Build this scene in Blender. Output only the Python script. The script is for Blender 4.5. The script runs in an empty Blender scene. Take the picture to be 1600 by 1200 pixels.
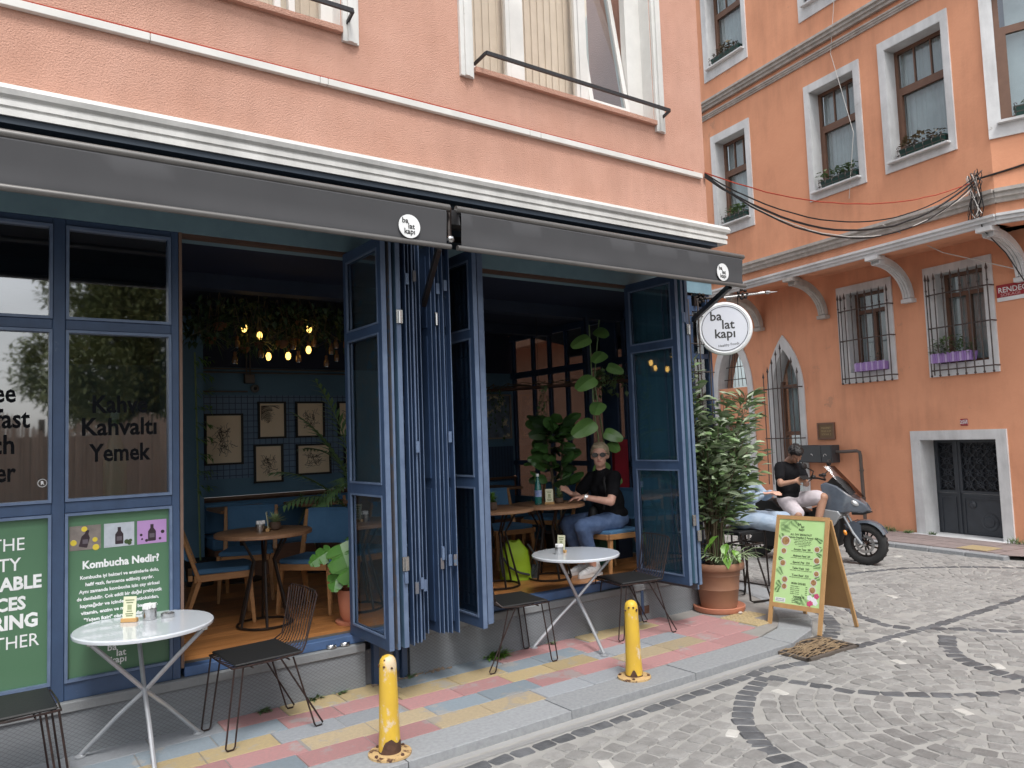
import bpy, bmesh, math, random
from mathutils import Vector, Matrix, noise
random.seed(7)
R = random.random
def U(a, b): return a + (b - a) * R()
rad = math.radians
C = bpy.context.scene.collection
S = bpy.context.scene
# ------------------------------------------------------------------ camera
CAM = Vector((0, -5.11, 1.70))
yaw, pit, rol = rad(35.46), rad(3.99), rad(-2.07)
fw = Vector((math.sin(yaw)*math.cos(pit), math.cos(yaw)*math.cos(pit), math.sin(pit)))
rt = Vector((math.cos(yaw), -math.sin(yaw), 0)); up = rt.cross(fw)
r2 = rt*math.cos(rol) + up*math.sin(rol); u2 = -rt*math.sin(rol) + up*math.cos(rol)
cd = bpy.data.cameras.new('camera'); cam = bpy.data.objects.new('camera', cd); C.objects.link(cam)
cam.matrix_world = Matrix.Translation(CAM) @ Matrix((r2, u2, -fw)).transposed().to_4x4()
cd.sensor_width = 36; cd.lens = 36*1190/1600; cd.clip_end = 400; cd.clip_start = .05
S.camera = cam
# ------------------------------------------------------------------ light
W = bpy.data.worlds.new('World'); S.world = W; W.use_nodes = True
nt = W.node_tree; nt.nodes.clear()
sky = nt.nodes.new('ShaderNodeTexSky'); sky.sky_type = 'NISHITA'; sky.sun_disc = False
sky.sun_elevation = rad(58); sky.sun_rotation = rad(200); sky.dust_density = 3; sky.air_density = 1.2
hs = nt.nodes.new('ShaderNodeHueSaturation'); hs.inputs['Saturation'].default_value = .22
tc = nt.nodes.new('ShaderNodeTexCoord'); ns = nt.nodes.new('ShaderNodeTexNoise'); ns.inputs['Scale'].default_value = 2.2; ns.inputs['Detail'].default_value = 5
mp = nt.nodes.new('ShaderNodeMapping'); mp.inputs['Scale'].default_value = (1, 1, 2.4)
cr = nt.nodes.new('ShaderNodeMapRange'); cr.inputs['From Min'].default_value = .3; cr.inputs['From Max'].default_value = .7; cr.inputs['To Min'].default_value = .8; cr.inputs['To Max'].default_value = 1.25
vm = nt.nodes.new('ShaderNodeVectorMath'); vm.operation = 'SCALE'
bg = nt.nodes.new('ShaderNodeBackground'); bg.inputs['Strength'].default_value = .15; ow = nt.nodes.new('ShaderNodeOutputWorld')
L = nt.links.new
L(tc.outputs['Generated'], mp.inputs['Vector']); L(mp.outputs['Vector'], ns.inputs['Vector']); L(ns.outputs['Fac'], cr.inputs['Value'])
L(sky.outputs[0], hs.inputs['Color']); L(hs.outputs[0], vm.inputs[0]); L(cr.outputs[0], vm.inputs['Scale']); L(vm.outputs[0], bg.inputs['Color']); L(bg.outputs[0], ow.inputs['Surface'])
sd = bpy.data.lights.new('sun', 'SUN'); sd.energy = 1.5; sd.angle = rad(16); sd.color = (1, .97, .93)
so = bpy.data.objects.new('sun', sd); C.objects.link(so)
sa, se = rad(200), rad(58)
sdir = Vector((math.sin(sa)*math.cos(se), math.cos(sa)*math.cos(se), math.sin(se)))
so.rotation_euler = sdir.to_track_quat('Z', 'Y').to_euler()
S.view_settings.view_transform = 'Standard'; S.view_settings.look = 'None'; S.view_settings.exposure = .55; S.view_settings.gamma = 1
S.view_settings.use_curve_mapping = False
S.render.engine = 'CYCLES'; S.cycles.max_bounces = 8; S.cycles.transparent_max_bounces = 16; S.cycles.use_denoising = True
S.cycles.caustics_reflective = False; S.cycles.caustics_refractive = False

# ------------------------------------------------------------------ materials
MATS = {}
def mt(name, c, c2=None, rough=.6, sc=6, bump=0, bs=60, metal=0, spec=.5, coat=0, wear=None, wsc=5, wth=.62, var=True, rnd=0, stretch=None, trans=0, em=None, es=0, streak=0):
    """procedural material: two-tone noise, optional worn patches, bump, per-object variation"""
    if name in MATS: return MATS[name]
    m = bpy.data.materials.new(name); m.use_nodes = True; t = m.node_tree; N = t.nodes; l = t.links.new
    b = N['Principled BSDF']; b.inputs['Roughness'].default_value = rough; b.inputs['Metallic'].default_value = metal
    b.inputs['Specular IOR Level'].default_value = spec; b.inputs['Coat Weight'].default_value = coat
    if trans: b.inputs['Transmission Weight'].default_value = trans
    if em: b.inputs['Emission Color'].default_value = (*em, 1); b.inputs['Emission Strength'].default_value = es
    c2 = c2 or tuple(x*.82 for x in c)
    co = N.new('ShaderNodeTexCoord'); oi0 = N.new('ShaderNodeObjectInfo'); va = N.new('ShaderNodeVectorMath'); va.operation = 'ADD'; l(co.outputs['Object'], va.inputs[0]); l(oi0.outputs['Location'], va.inputs[1]); v = va.outputs[0]
    if stretch:
        mpn = N.new('ShaderNodeMapping'); mpn.inputs['Scale'].default_value = stretch; l(v, mpn.inputs[0]); v = mpn.outputs[0]
    n1 = N.new('ShaderNodeTexNoise'); n1.inputs['Scale'].default_value = sc; n1.inputs['Detail'].default_value = 6; n1.inputs['Roughness'].default_value = .6; l(v, n1.inputs['Vector'])
    rp = N.new('ShaderNodeMapRange'); rp.inputs[1].default_value = .3; rp.inputs[2].default_value = .7; l(n1.outputs['Fac'], rp.inputs[0])
    mx = N.new('ShaderNodeMix'); mx.data_type = 'RGBA'; mx.inputs[6].default_value = (*c, 1); mx.inputs[7].default_value = (*c2, 1); l(rp.outputs[0], mx.inputs[0])
    out = mx.outputs[2]
    if wear:
        n2 = N.new('ShaderNodeTexNoise'); n2.inputs['Scale'].default_value = wsc; n2.inputs['Detail'].default_value = 8; n2.inputs['Roughness'].default_value = .68; l(v, n2.inputs['Vector'])
        r3 = N.new('ShaderNodeMapRange'); r3.inputs[1].default_value = wth; r3.inputs[2].default_value = wth+.05; l(n2.outputs['Fac'], r3.inputs[0])
        m2 = N.new('ShaderNodeMix'); m2.data_type = 'RGBA'; l(out, m2.inputs[6]); m2.inputs[7].default_value = (*wear, 1); l(r3.outputs[0], m2.inputs[0]); out = m2.outputs[2]
    if rnd:
        oi = N.new('ShaderNodeObjectInfo'); r4 = N.new('ShaderNodeMapRange'); r4.inputs[3].default_value = 1-rnd; r4.inputs[4].default_value = 1+rnd; l(oi.outputs['Random'], r4.inputs[0])
        h = N.new('ShaderNodeHueSaturation'); l(out, h.inputs['Color']); l(r4.outputs[0], h.inputs['Value']); out = h.outputs[0]
    if streak:
        sm_ = N.new('ShaderNodeMapping'); sm_.inputs['Scale'].default_value = (3.1, 3.1, .5); l(va.outputs[0], sm_.inputs[0])
        sn = N.new('ShaderNodeTexNoise'); sn.inputs['Scale'].default_value = 1.6; sn.inputs['Detail'].default_value = 7; sn.inputs['Roughness'].default_value = .65; l(sm_.outputs[0], sn.inputs['Vector'])
        sb = N.new('ShaderNodeTexNoise'); sb.inputs['Scale'].default_value = .7; sb.inputs['Detail'].default_value = 5; l(va.outputs[0], sb.inputs['Vector'])
        mu = N.new('ShaderNodeMath'); mu.operation = 'MULTIPLY'; l(sn.outputs['Fac'], mu.inputs[0]); l(sb.outputs['Fac'], mu.inputs[1])
        sr = N.new('ShaderNodeMapRange'); sr.inputs[1].default_value = .20; sr.inputs[2].default_value = .38; sr.inputs[3].default_value = 1.04; sr.inputs[4].default_value = 1-streak; l(mu.outputs[0], sr.inputs[0])
        sh_ = N.new('ShaderNodeHueSaturation'); l(out, sh_.inputs['Color']); l(sr.outputs[0], sh_.inputs['Value']); out = sh_.outputs[0]
    l(out, b.inputs['Base Color'])
    if bump:
        n3 = N.new('ShaderNodeTexNoise'); n3.inputs['Scale'].default_value = bs; n3.inputs['Detail'].default_value = 3; l(v, n3.inputs['Vector'])
        bp = N.new('ShaderNodeBump'); bp.inputs['Strength'].default_value = bump; bp.inputs['Distance'].default_value = .01; l(n3.outputs['Fac'], bp.inputs['Height']); l(bp.outputs[0], b.inputs['Normal'])
    MATS[name] = m; return m

def glass(name, tint=(1, 1, 1), gain=1.7, base=.03, ior=1.5, rough=0.0):
    m = bpy.data.materials.new(name); m.use_nodes = True; t = m.node_tree; N = t.nodes; l = t.links.new; N.clear()
    o = N.new('ShaderNodeOutputMaterial'); tr = N.new('ShaderNodeBsdfTransparent'); tr.inputs[0].default_value = (*tint, 1)
    gl = N.new('ShaderNodeBsdfGlossy'); gl.inputs['Roughness'].default_value = rough; gl.inputs[0].default_value = (.95, .97, 1, 1)
    fr = N.new('ShaderNodeFresnel'); fr.inputs[0].default_value = ior; ma = N.new('ShaderNodeMath'); ma.operation = 'MULTIPLY_ADD'; ma.use_clamp = True
    ma.inputs[1].default_value = gain; ma.inputs[2].default_value = base; l(fr.outputs[0], ma.inputs[0])
    ge = N.new('ShaderNodeNewGeometry'); m3 = N.new('ShaderNodeMath'); m3.operation = 'SUBTRACT'; m3.use_clamp = True; l(ma.outputs[0], m3.inputs[0]); l(ge.outputs['Backfacing'], m3.inputs[1])
    mx = N.new('ShaderNodeMixShader'); l(m3.outputs[0], mx.inputs[0]); l(tr.outputs[0], mx.inputs[1]); l(gl.outputs[0], mx.inputs[2]); l(mx.outputs[0], o.inputs[0])
    MATS[name] = m; return m

def pattern_mat(name, c, cj, rough, fn):
    """material whose colour and bump come from a height mask built by fn(nodes, link) -> socket (1 = joint)"""
    m = bpy.data.materials.new(name); m.use_nodes = True; t = m.node_tree; N = t.nodes; l = t.links.new; b = N['Principled BSDF']; b.inputs['Roughness'].default_value = rough
    mask = fn(N, l)
    n1 = N.new('ShaderNodeTexNoise'); n1.inputs['Scale'].default_value = 7; n1.inputs['Detail'].default_value = 7
    a = N.new('ShaderNodeMix'); a.data_type = 'RGBA'; a.inputs[6].default_value = (*c, 1); a.inputs[7].default_value = (*[x*.7 for x in c], 1); l(n1.outputs['Fac'], a.inputs[0])
    x = N.new('ShaderNodeMix'); x.data_type = 'RGBA'; l(mask, x.inputs[0]); l(a.outputs[2], x.inputs[6]); x.inputs[7].default_value = (*cj, 1); l(x.outputs[2], b.inputs['Base Color'])
    bp = N.new('ShaderNodeBump'); bp.invert = True; bp.inputs['Strength'].default_value = .5; bp.inputs['Distance'].default_value = .006; l(mask, bp.inputs['Height']); l(bp.outputs[0], b.inputs['Normal'])
    MATS[name] = m; return m
def lines(N, l, dx, dz, per, w):
    """repeating thin lines along direction (dx,dz) in the XZ plane of the object"""
    g = N.new('ShaderNodeTexCoord'); s = N.new('ShaderNodeVectorMath'); s.operation = 'DOT_PRODUCT'; s.inputs[1].default_value = (dx/per, 0, dz/per); l(g.outputs['Object'], s.inputs[0])
    f = N.new('ShaderNodeMath'); f.operation = 'FRACT'; l(s.outputs['Value'], f.inputs[0]); c = N.new('ShaderNodeMath'); c.operation = 'LESS_THAN'; c.inputs[1].default_value = w; l(f.outputs[0], c.inputs[0]); return c.outputs[0]
def mx2(N, l, a, b):
    m = N.new('ShaderNodeMath'); m.operation = 'MAXIMUM'; l(a, m.inputs[0]); l(b, m.inputs[1]); return m.outputs[0]

pink = mt('pink_stucco', (.60, .345, .265), (.52, .285, .21), .9, 2.2, 1.0, 95, streak=.07)
white_trim = mt('white_trim', (.72, .72, .70), (.60, .60, .58), .6, 3, .15, 30, wear=(.48, .48, .46), wsc=9, wth=.66, streak=.14)
orange = mt('orange_plaster', (.75, .355, .21), (.68, .31, .18), .85, 1.4, .25, 22, wear=(.58, .29, .18), wsc=2.6, wth=.64, streak=.12)
white2 = mt('white_limewash', (.70, .71, .72), (.58, .59, .60), .75, 4, .2, 25, wear=(.46, .45, .44), wsc=7, wth=.66, streak=.22)
grey_mould = mt('weathered_moulding', (.52, .49, .46), (.35, .325, .30), .8, 9, .3, 40, stretch=(1, 1, .4))
blue = mt('blue_paint', (.046, .084, .165), (.038, .068, .135), .45, 7, .06, 90, wear=(.12, .16, .22), wsc=11, wth=.66, streak=.25)
blue_pale = mt('pale_blue_paint', (.10, .19, .29), (.08, .15, .25), .5, 7, .06, 90, wear=(.22, .2, .17), wsc=18, wth=.66)
blue_edge = mt('blue_edge', (.14, .195, .30), (.09, .13, .22), .4, 9)
blue_dark = mt('navy_wall', (.012, .02, .05), (.010, .016, .04), .7, 3)
teal_wall = mt('teal_wall', (.10, .21, .31), (.085, .175, .265), .7, 3, .1, 20)
awn_mat = mt('charcoal_awning_cloth', (.078, .079, .084), (.073, .074, .079), .85, 5, .12, 5, stretch=(1, 1, .35), spec=.15)
awn_metal = mt('awning_bar', (.17, .165, .16), None, .4, 8, metal=.4)
black_metal = mt('black_metal', (.02, .02, .02), (.035, .022, .018), .4, 30, metal=.5)
brown_metal = mt('worn_black_rod', (.016, .014, .014), (.06, .034, .03), .35, 22, metal=.3)
black = mt('black_matte', (.012, .012, .013), None, .6)
black_pad = mt('black_vinyl_pad', (.013, .014, .015), None, .55, 12, .15, 80)
white_top = mt('white_table_top', (.64, .68, .73), (.6, .64, .69), .12, 2, coat=.4)
grey_steel = mt('grey_table_tube', (.52, .54, .57), None, .3, 12, metal=.5)
steel = mt('brushed_steel', (.6, .6, .6), None, .25, 30, metal=1)
wood_top = mt('wood_tabletop', (.34, .19, .105), (.21, .11, .06), .45, 3, .1, 40, stretch=(2, 14, 2))
wood_ch = mt('chair_wood', (.46, .24, .10), (.34, .17, .07), .45, 5, stretch=(3, 3, 12))
wood_fl = mt('floor_board_wood', (.50, .22, .075), (.30, .125, .04), .35, 3, .06, 60, rnd=.22, stretch=(1.2, 14, 4))
vel = mt('blue_velvet', (.08, .20, .36), (.055, .15, .28), .8, 4)
terra = mt('terracotta', (.50, .20, .12), (.44, .17, .105), .7, 5, .05, 40)
terra2 = mt('brown_plastic_pot', (.33, .17, .105), (.28, .145, .09), .55, 5)
soil = mt('soil', (.05, .03, .02), None, .95, 30, .8, 50)
yellow = mt('yellow_chipped_paint', (.72, .48, .045), (.60, .37, .05), .5, 7, .15, 40, wear=(.66, .53, .36), wsc=9, wth=.545, stretch=(1, 1, .6))
rust = mt('rusty_base', (.62, .44, .22), (.5, .33, .15), .6, 14, .3, 40, wear=(.11, .05, .03), wsc=16, wth=.53)
rustd = mt('dark_rust', (.11, .055, .035), (.06, .03, .022), .85, 25, .5, 60)
mortar = mt('sand_joint', (.38, .373, .358), (.29, .285, .27), .95, 5, .4, 90)
asph = mt('granite_kerb', (.33, .345, .36), (.25, .26, .275), .8, 40, .2, 160, rnd=.07)
kerb_face = mt('kerb_face', (.20, .20, .19), None, .85, 40, .3, 160)
gut_m = mt('concrete_gutter', (.33, .33, .33), (.27, .27, .27), .85, 5, .2, 70, stretch=(.4, 3, 1))
cob = mt('grey_cobble', (.30, .296, .288), (.215, .21, .203), .85, 9, .6, 60, rnd=.15, wear=(.205, .20, .195), wsc=1.3, wth=.56)
cobd = mt('dark_basalt', (.135, .14, .15), (.075, .078, .085), .7, 12, .5, 60, rnd=.2)
cobw = mt('white_marble_set', (.56, .55, .52), None, .6, 15)
TILE = {'p': mt('pink_tile', (.41, .205, .205), (.33, .195, .195), .9, 45, .35, 140, rnd=.12, streak=.0, wear=(.33, .27, .265), wsc=3.2, wth=.56),
        'y': mt('yellow_tile', (.42, .325, .17), (.35, .28, .17), .9, 45, .35, 140, rnd=.12, streak=.0, wear=(.33, .30, .25), wsc=3.2, wth=.56),
        'b': mt('blue_tile', (.22, .27, .315), (.20, .235, .265), .9, 45, .35, 140, rnd=.12, wear=(.28, .28, .275), wsc=3.2, wth=.55),
        'g': mt('grey_tile', (.30, .32, .35), (.25, .265, .285), .9, 45, .35, 140, rnd=.12, streak=.0),
        's': mt('sand_tile', (.42, .335, .215), (.34, .28, .19), .9, 45, .35, 140, rnd=.12, wear=(.31, .28, .24), wsc=3.2, wth=.55)}
green_v = mt('green_vinyl', (.085, .185, .105), (.08, .17, .10), .32, 2)
wtext = mt('white_print', (.85, .87, .88), None, .5)
dtext = mt('dark_print', (.008, .009, .011), None, .95, spec=.05)
logo_d = mt('charcoal_print', (.03, .03, .03), (.05, .05, .05), .5)
pvc = mt('white_pvc', (.75, .74, .71), None, .35, 3)
curt = mt('vertical_blind', (.80, .73, .62), (.70, .63, .53), .9, 6)
lace = mt('lace_curtain', (.62, .64, .62), (.50, .52, .51), .95, 5)
brn = mt('brown_window_frame', (.18, .095, .06), (.14, .07, .045), .45, 8)
dgreen = mt('dark_green_planter', (.015, .06, .05), None, .4)
purple = mt('purple_planter', (.33, .2, .5), None, .5)
iron = mt('iron_grille', (.07, .065, .065), (.11, .08, .07), .6, 25, metal=.3)
redsign = mt('red_enamel', (.36, .03, .04), None, .35)
charc = mt('charcoal_door_paint', (.05, .058, .07), (.038, .044, .054), .45, 6)
meterm = mt('charcoal_cabinet', (.05, .055, .062), None, .45, 6)
leafm = mt('leaf_green', (.12, .20, .08), (.20, .29, .13), .45, 9, rnd=.35)
leafp = mt('pale_bay_leaf', (.25, .32, .20), (.38, .45, .31), .42, 9, rnd=.3)
leafb = mt('bright_leaf', (.16, .32, .05), (.11, .24, .04), .35, 9, rnd=.2)
leafd = mt('dark_leaf', (.03, .07, .025), (.05, .10, .035), .35, 9, rnd=.3)
dry = mt('dry_stems', (.22, .17, .10), (.15, .12, .07), .9, 10, rnd=.2)
bark = mt('stem_bark', (.14, .11, .07), None, .9, 12, .4, 40)
skin_m = mt('skin', (.70, .42, .32), (.60, .32, .24), .5, 22, .15, 160)
skin_d = mt('tan_skin', (.42, .235, .16), (.36, .19, .125), .5, 9)
hair_f = mt('blond_grey_hair', (.46, .37, .25), (.26, .20, .13), .55, 30, .5, 90)
hair_k = mt('black_hair', (.012, .010, .010), None, .5, 30, .6, 60)
tee = mt('black_cotton', (.009, .009, .011), (.014, .014, .016), .95, 6, .3, 14, spec=.12)
denim = mt('blue_denim', (.06, .105, .22), (.11, .17, .31), .85, 14, .25, 22)
denim_l = mt('light_denim', (.27, .36, .48), (.40, .48, .58), .85, 9, .3, 18)
shorts_m = mt('pale_shorts', (.60, .55, .58), (.52, .47, .50), .85, 7, .3, 14)
shoe_m = mt('white_mesh_shoe', (.66, .66, .66), (.42, .43, .45), .7, 25, .3, 60)
sc_grey = mt('scooter_blue_grey', (.10, .12, .15), (.08, .095, .12), .18, 14, coat=.9, wear=(.16, .16, .16), wsc=24, wth=.68)
sc_silver = mt('scooter_silver', (.5, .52, .54), None, .28, 2, metal=.5)
rubber = mt('tyre_rubber', (.022, .022, .023), (.03, .03, .03), .8, 20, .3, 60)
amber = mt('amber_lens', (.9, .32, .03), None, .15, spec=.8)
lens = mt('headlight_lens', (.75, .78, .8), None, .08, metal=.6)
lime = mt('lime_bag', (.36, .55, .02), (.28, .46, .02), .6, 5, .3, 12)
oak = mt('sign_oak', (.50, .30, .13), (.42, .24, .10), .5, 4, stretch=(4, 4, 1))
ply = mt('sign_back_board', (.36, .20, .085), None, .6, 5)
menu_g = mt('menu_green', (.43, .66, .27), (.54, .78, .37), .4, 1.5)
cream = mt('cream_card', (.72, .72, .52), None, .6)
paper = mt('print_paper', (.88, .74, .56), (.80, .66, .48), .8, 3)
ink = mt('ink', (.05, .035, .035), None, .8)
cable = mt('black_cable', (.015, .015, .017), None, .5)
cable_w = mt('white_cable', (.6, .58, .55), None, .6)
cable_r = mt('red_cable', (.45, .06, .03), None, .6)
pipe_m = mt('conduit_pipe', (.13, .11, .10), None, .5, metal=.3)
coco = mt('coconut_shell', (.16, .07, .03), (.09, .04, .02), .8, 14, .4, 40)
bottle_g = mt('bottle_glass_green', (.03, .28, .25), None, .06, spec=.9, coat=.5, trans=.5)
reed = mt('reed_fence', (.62, .50, .40), (.42, .33, .26), .9, 3, stretch=(40, 40, 1))
red_panel = mt('red_panel', (.30, .015, .03), None, .5)
bulb_m = mt('warm_bulb', (.9, .6, .2), None, .3, em=(1, .60, .14), es=2.4)
bulb_g = mt('amber_glass', (.20, .11, .06), None, .2, spec=.8)
dfloor = mt('dark_panelling', (.17, .08, .045), (.12, .055, .03), .5, 5, stretch=(2, 2, 8))
side_glass = glass('side_glass', (.34, .36, .38), 1.2, .05)
cafe_glass = glass('cafe_upper_glass', (.95, .93, .91), .5, .03)
shop_glass = glass('shop_glass', (.55, .62, .64), 2.6, .23, rough=.025)
door_glass = glass('door_glass', (.78, .86, .87), 2.3, .09, rough=.03)
win_glass = glass('window_glass', (.85, .9, .92), 1.6, .06)
screen_glass = glass('smoked_screen', (.50, .44, .42), .15, .015, rough=.05)
def f_dia(N, l): return mx2(N, l, lines(N, l, 1, 1.55, .037, .13), lines(N, l, 1, -1.55, .037, .13))
plinth_m = pattern_mat('diamond_cement', (.235, .255, .275), (.14, .15, .165), .9, f_dia)
def f_grid(N, l): return mx2(N, l, lines(N, l, 1, 0, .066, .12), lines(N, l, 0, 1, .066, .12))
grid_m = pattern_mat('small_blue_tiles', (.13, .23, .37), (.03, .055, .11), .5, f_grid)
def f_rib(N, l): return lines(N, l, 1, 0, .05, .2)
rib_m = pattern_mat('ribbed_blue_panel', (.04, .08, .15), (.015, .03, .07), .5, f_rib)

# ------------------------------------------------------------------ object helpers
INV = {}
def tagp(o, label=None, cat=None, group=None, kind=None):
    if label: o['label'] = label
    if cat: o['category'] = cat
    if group: o['group'] = group
    if kind: o['kind'] = kind
    return o
def thing(name, label, cat, loc=(0, 0, 0), rz=0, group=None):
    o = bpy.data.objects.new(name, None); C.objects.link(o); o.location = loc; o.rotation_euler = (0, 0, rz); o.empty_display_size = .1
    INV[o.name] = (Matrix.Translation(loc) @ Matrix.Rotation(rz, 4, 'Z')).inverted()
    return tagp(o, label, cat, group)
def link(name, me, mat=None, parent=None, world=False):
    if mat is not None: me.materials.clear(); me.materials.append(mat)
    o = bpy.data.objects.new(name, me); C.objects.link(o)
    if parent is not None:
        p = parent; M = INV.get(p.name) if world else None
        if world:
            if M is None and p.parent is not None: M = INV.get(p.parent.name)
            if M is not None: me.transform(M)
        o.parent = parent
    return o
def dup(root, loc, rz=None, label=None, group=None):
    r = root.copy(); C.objects.link(r); r.location = loc
    if rz is not None: r.rotation_euler = (0, 0, rz)
    if label: r['label'] = label
    if group: r['group'] = group
    INV[r.name] = (Matrix.Translation(loc) @ Matrix.Rotation(r.rotation_euler[2], 4, 'Z')).inverted()
    for ch in list(root.children):
        c = ch.copy(); C.objects.link(c); c.parent = r
        for g in ch.children:
            d = g.copy(); C.objects.link(d); d.parent = c
    return r
V3 = Vector
class MB:
    def __init__(s): s.v = []; s.f = []
    def add(s, vs, fs):
        n = len(s.v); s.v += [tuple(x) for x in vs]; s.f += [tuple(i+n for i in f) for f in fs]; return s
    def box(s, x0, x1, y0, y1, z0, z1):
        if x0 > x1: x0, x1 = x1, x0
        if y0 > y1: y0, y1 = y1, y0
        if z0 > z1: z0, z1 = z1, z0
        return s.add([(x, y, z) for z in (z0, z1) for y in (y0, y1) for x in (x0, x1)], [(0, 2, 3, 1), (4, 5, 7, 6), (0, 1, 5, 4), (2, 6, 7, 3), (0, 4, 6, 2), (1, 3, 7, 5)])
    def ob(s, c, sz, M=None):
        M = M or Matrix(); h = [x/2 for x in sz]; c = V3(c)
        return s.add([c + M.to_3x3() @ V3((x*h[0], y*h[1], z*h[2])) for z in (-1, 1) for y in (-1, 1) for x in (-1, 1)], [(0, 2, 3, 1), (4, 5, 7, 6), (0, 1, 5, 4), (2, 6, 7, 3), (0, 4, 6, 2), (1, 3, 7, 5)])
    def bar(s, p, q, w, h, upv=(0, 0, 1), w2=None, h2=None):
        p, q = V3(p), V3(q); d = (q-p).normalized(); a = d.cross(V3(upv))
        if a.length < 1e-4: a = d.cross(V3((1, 0, 0)))
        a.normalize(); b = a.cross(d); w2 = w2 or w; h2 = h2 or h
        vs = [p+a*i*w/2+b*j*h/2 for i, j in ((-1, -1), (1, -1), (1, 1), (-1, 1))] + [q+a*i*w2/2+b*j*h2/2 for i, j in ((-1, -1), (1, -1), (1, 1), (-1, 1))]
        return s.add(vs, [(3, 2, 1, 0), (4, 5, 6, 7), (0, 1, 5, 4), (1, 2, 6, 5), (2, 3, 7, 6), (3, 0, 4, 7)])
    def tube(s, pts, r, n=6, cap=True, closed=False):
        pts = [V3(p) for p in pts]; m = len(pts); rr = r if isinstance(r, (list, tuple)) else [r]*m; base = len(s.v); prev = None
        for i, p in enumerate(pts):
            if closed: d = pts[(i+1) % m]-pts[i-1]
            else: d = pts[min(i+1, m-1)]-pts[max(i-1, 0)]
            if d.length < 1e-9: d = V3((0, 0, 1))
            d.normalize()
            a = (prev if prev is not None else (V3((0, 0, 1)) if abs(d.z) < .9 else V3((1, 0, 0)))); a = a - d*a.dot(d)
            if a.length < 1e-5: a = d.orthogonal()
            a.normalize(); prev = a; b = d.cross(a)
            for k in range(n):
                t = 2*math.pi*k/n; s.v.append(tuple(p+(a*math.cos(t)+b*math.sin(t))*rr[i]))
        for i in range(m if closed else m-1):
            for k in range(n):
                A = base+i*n; B = base+((i+1) % m)*n; s.f.append((A+k, A+(k+1) % n, B+(k+1) % n, B+k))
        if cap and not closed: s.f.append(tuple(base+k for k in reversed(range(n)))); s.f.append(tuple(base+(m-1)*n+k for k in range(n)))
        return s
    def lathe(s, prof, n=20, c=(0, 0, 0), M=None, sx=1, sy=1, cap=True):
        c = V3(c); base = len(s.v); M3 = M.to_3x3() if M else None
        for r, z in prof:
            for k in range(n):
                t = 2*math.pi*k/n; q = V3((r*math.cos(t)*sx, r*math.sin(t)*sy, z)); s.v.append(tuple(c+(M3 @ q if M3 else q)))
        for i in range(len(prof)-1):
            for k in range(n):
                A = base+i*n; B = A+n; s.f.append((A+k, A+(k+1) % n, B+(k+1) % n, B+k))
        if cap: s.f.append(tuple(base+k for k in reversed(range(n)))); s.f.append(tuple(base+(len(prof)-1)*n+k for k in range(n)))
        return s
    def ell(s, c, r, n=12, m=8, M=None):
        prof = [(math.sin(math.pi*i/m), -math.cos(math.pi*i/m)) for i in range(m+1)]; prof[0] = (.001, -1); prof[-1] = (.001, 1)
        if not isinstance(r, (list, tuple)): r = (r, r, r)
        c = V3(c); base = len(s.v); M3 = M.to_3x3() if M else None
        for a, z in prof:
            for k in range(n):
                t = 2*math.pi*k/n; q = V3((a*math.cos(t)*r[0], a*math.sin(t)*r[1], z*r[2])); s.v.append(tuple(c+(M3 @ q if M3 else q)))
        for i in range(m):
            for k in range(n):
                A = base+i*n; B = A+n; s.f.append((A+k, A+(k+1) % n, B+(k+1) % n, B+k))
        return s
    def prism(s, poly, off):
        """poly: list of 3D points (planar), off: extrusion vector"""
        n = len(poly); P = [V3(p) for p in poly]; o = V3(off)
        return s.add([*P, *[p+o for p in P]], [tuple(reversed(range(n))), tuple(range(n, 2*n))] + [(i, (i+1) % n, n+(i+1) % n, n+i) for i in range(n)])
    def sweep(s, prof, path, n=None):
        """prof: closed list of (a,b) in plane (Y out, Z) swept along X path [x0,x1]"""
        pass
    def leaf(s, p, d, L, w, up=(0, 0, 1), droop=.2, fold=.15, seg=2):
        p, d = V3(p), V3(d).normalized(); a = d.cross(V3(up))
        if a.length < 1e-3: a = d.orthogonal()
        a.normalize(); n = a.cross(d)
        prof = [(0, .06), (.3, .85), (.55, 1), (.8, .6), (1, .03)] if seg > 2 else [(0, .05), (.45, 1), (1, .03)]
        base = len(s.v)
        for t, k in prof:
            c = p + d*L*t - n*L*droop*t*t
            s.v += [tuple(c - a*w/2*k + n*w*fold*k), tuple(c), tuple(c + a*w/2*k + n*w*fold*k)]
        for i in range(len(prof)-1):
            A = base+i*3; s.f += [(A, A+1, A+4, A+3), (A+1, A+2, A+5, A+4)]
        return s
    def mesh(s, name='m', smooth=False):
        me = bpy.data.meshes.new(name); me.from_pydata(s.v, [], s.f); me.update()
        if smooth: me.polygons.foreach_set('use_smooth', [True]*len(me.polygons)); 
        return me
    def build(s, name, mat, parent=None, smooth=False, world=False, kind=None, label=None, bevel=0):
        me = s.mesh(name, smooth)
        if bevel:
            b = bmesh.new(); b.from_mesh(me); bmesh.ops.bevel(b, geom=b.edges[:], offset=bevel, segments=1, affect='EDGES'); b.to_mesh(me); b.free()
        o = link(name, me, mat, parent, world)
        if smooth: 
            try: me.set_sharp_from_angle(angle=rad(40))
            except Exception: pass
        return tagp(o, label, kind=kind)
def bx(name, mat, parent, x0, x1, y0, y1, z0, z1, world=False, bevel=0, **k): return MB().box(x0, x1, y0, y1, z0, z1).build(name, mat, parent, world=world, bevel=bevel, **k)

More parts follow.
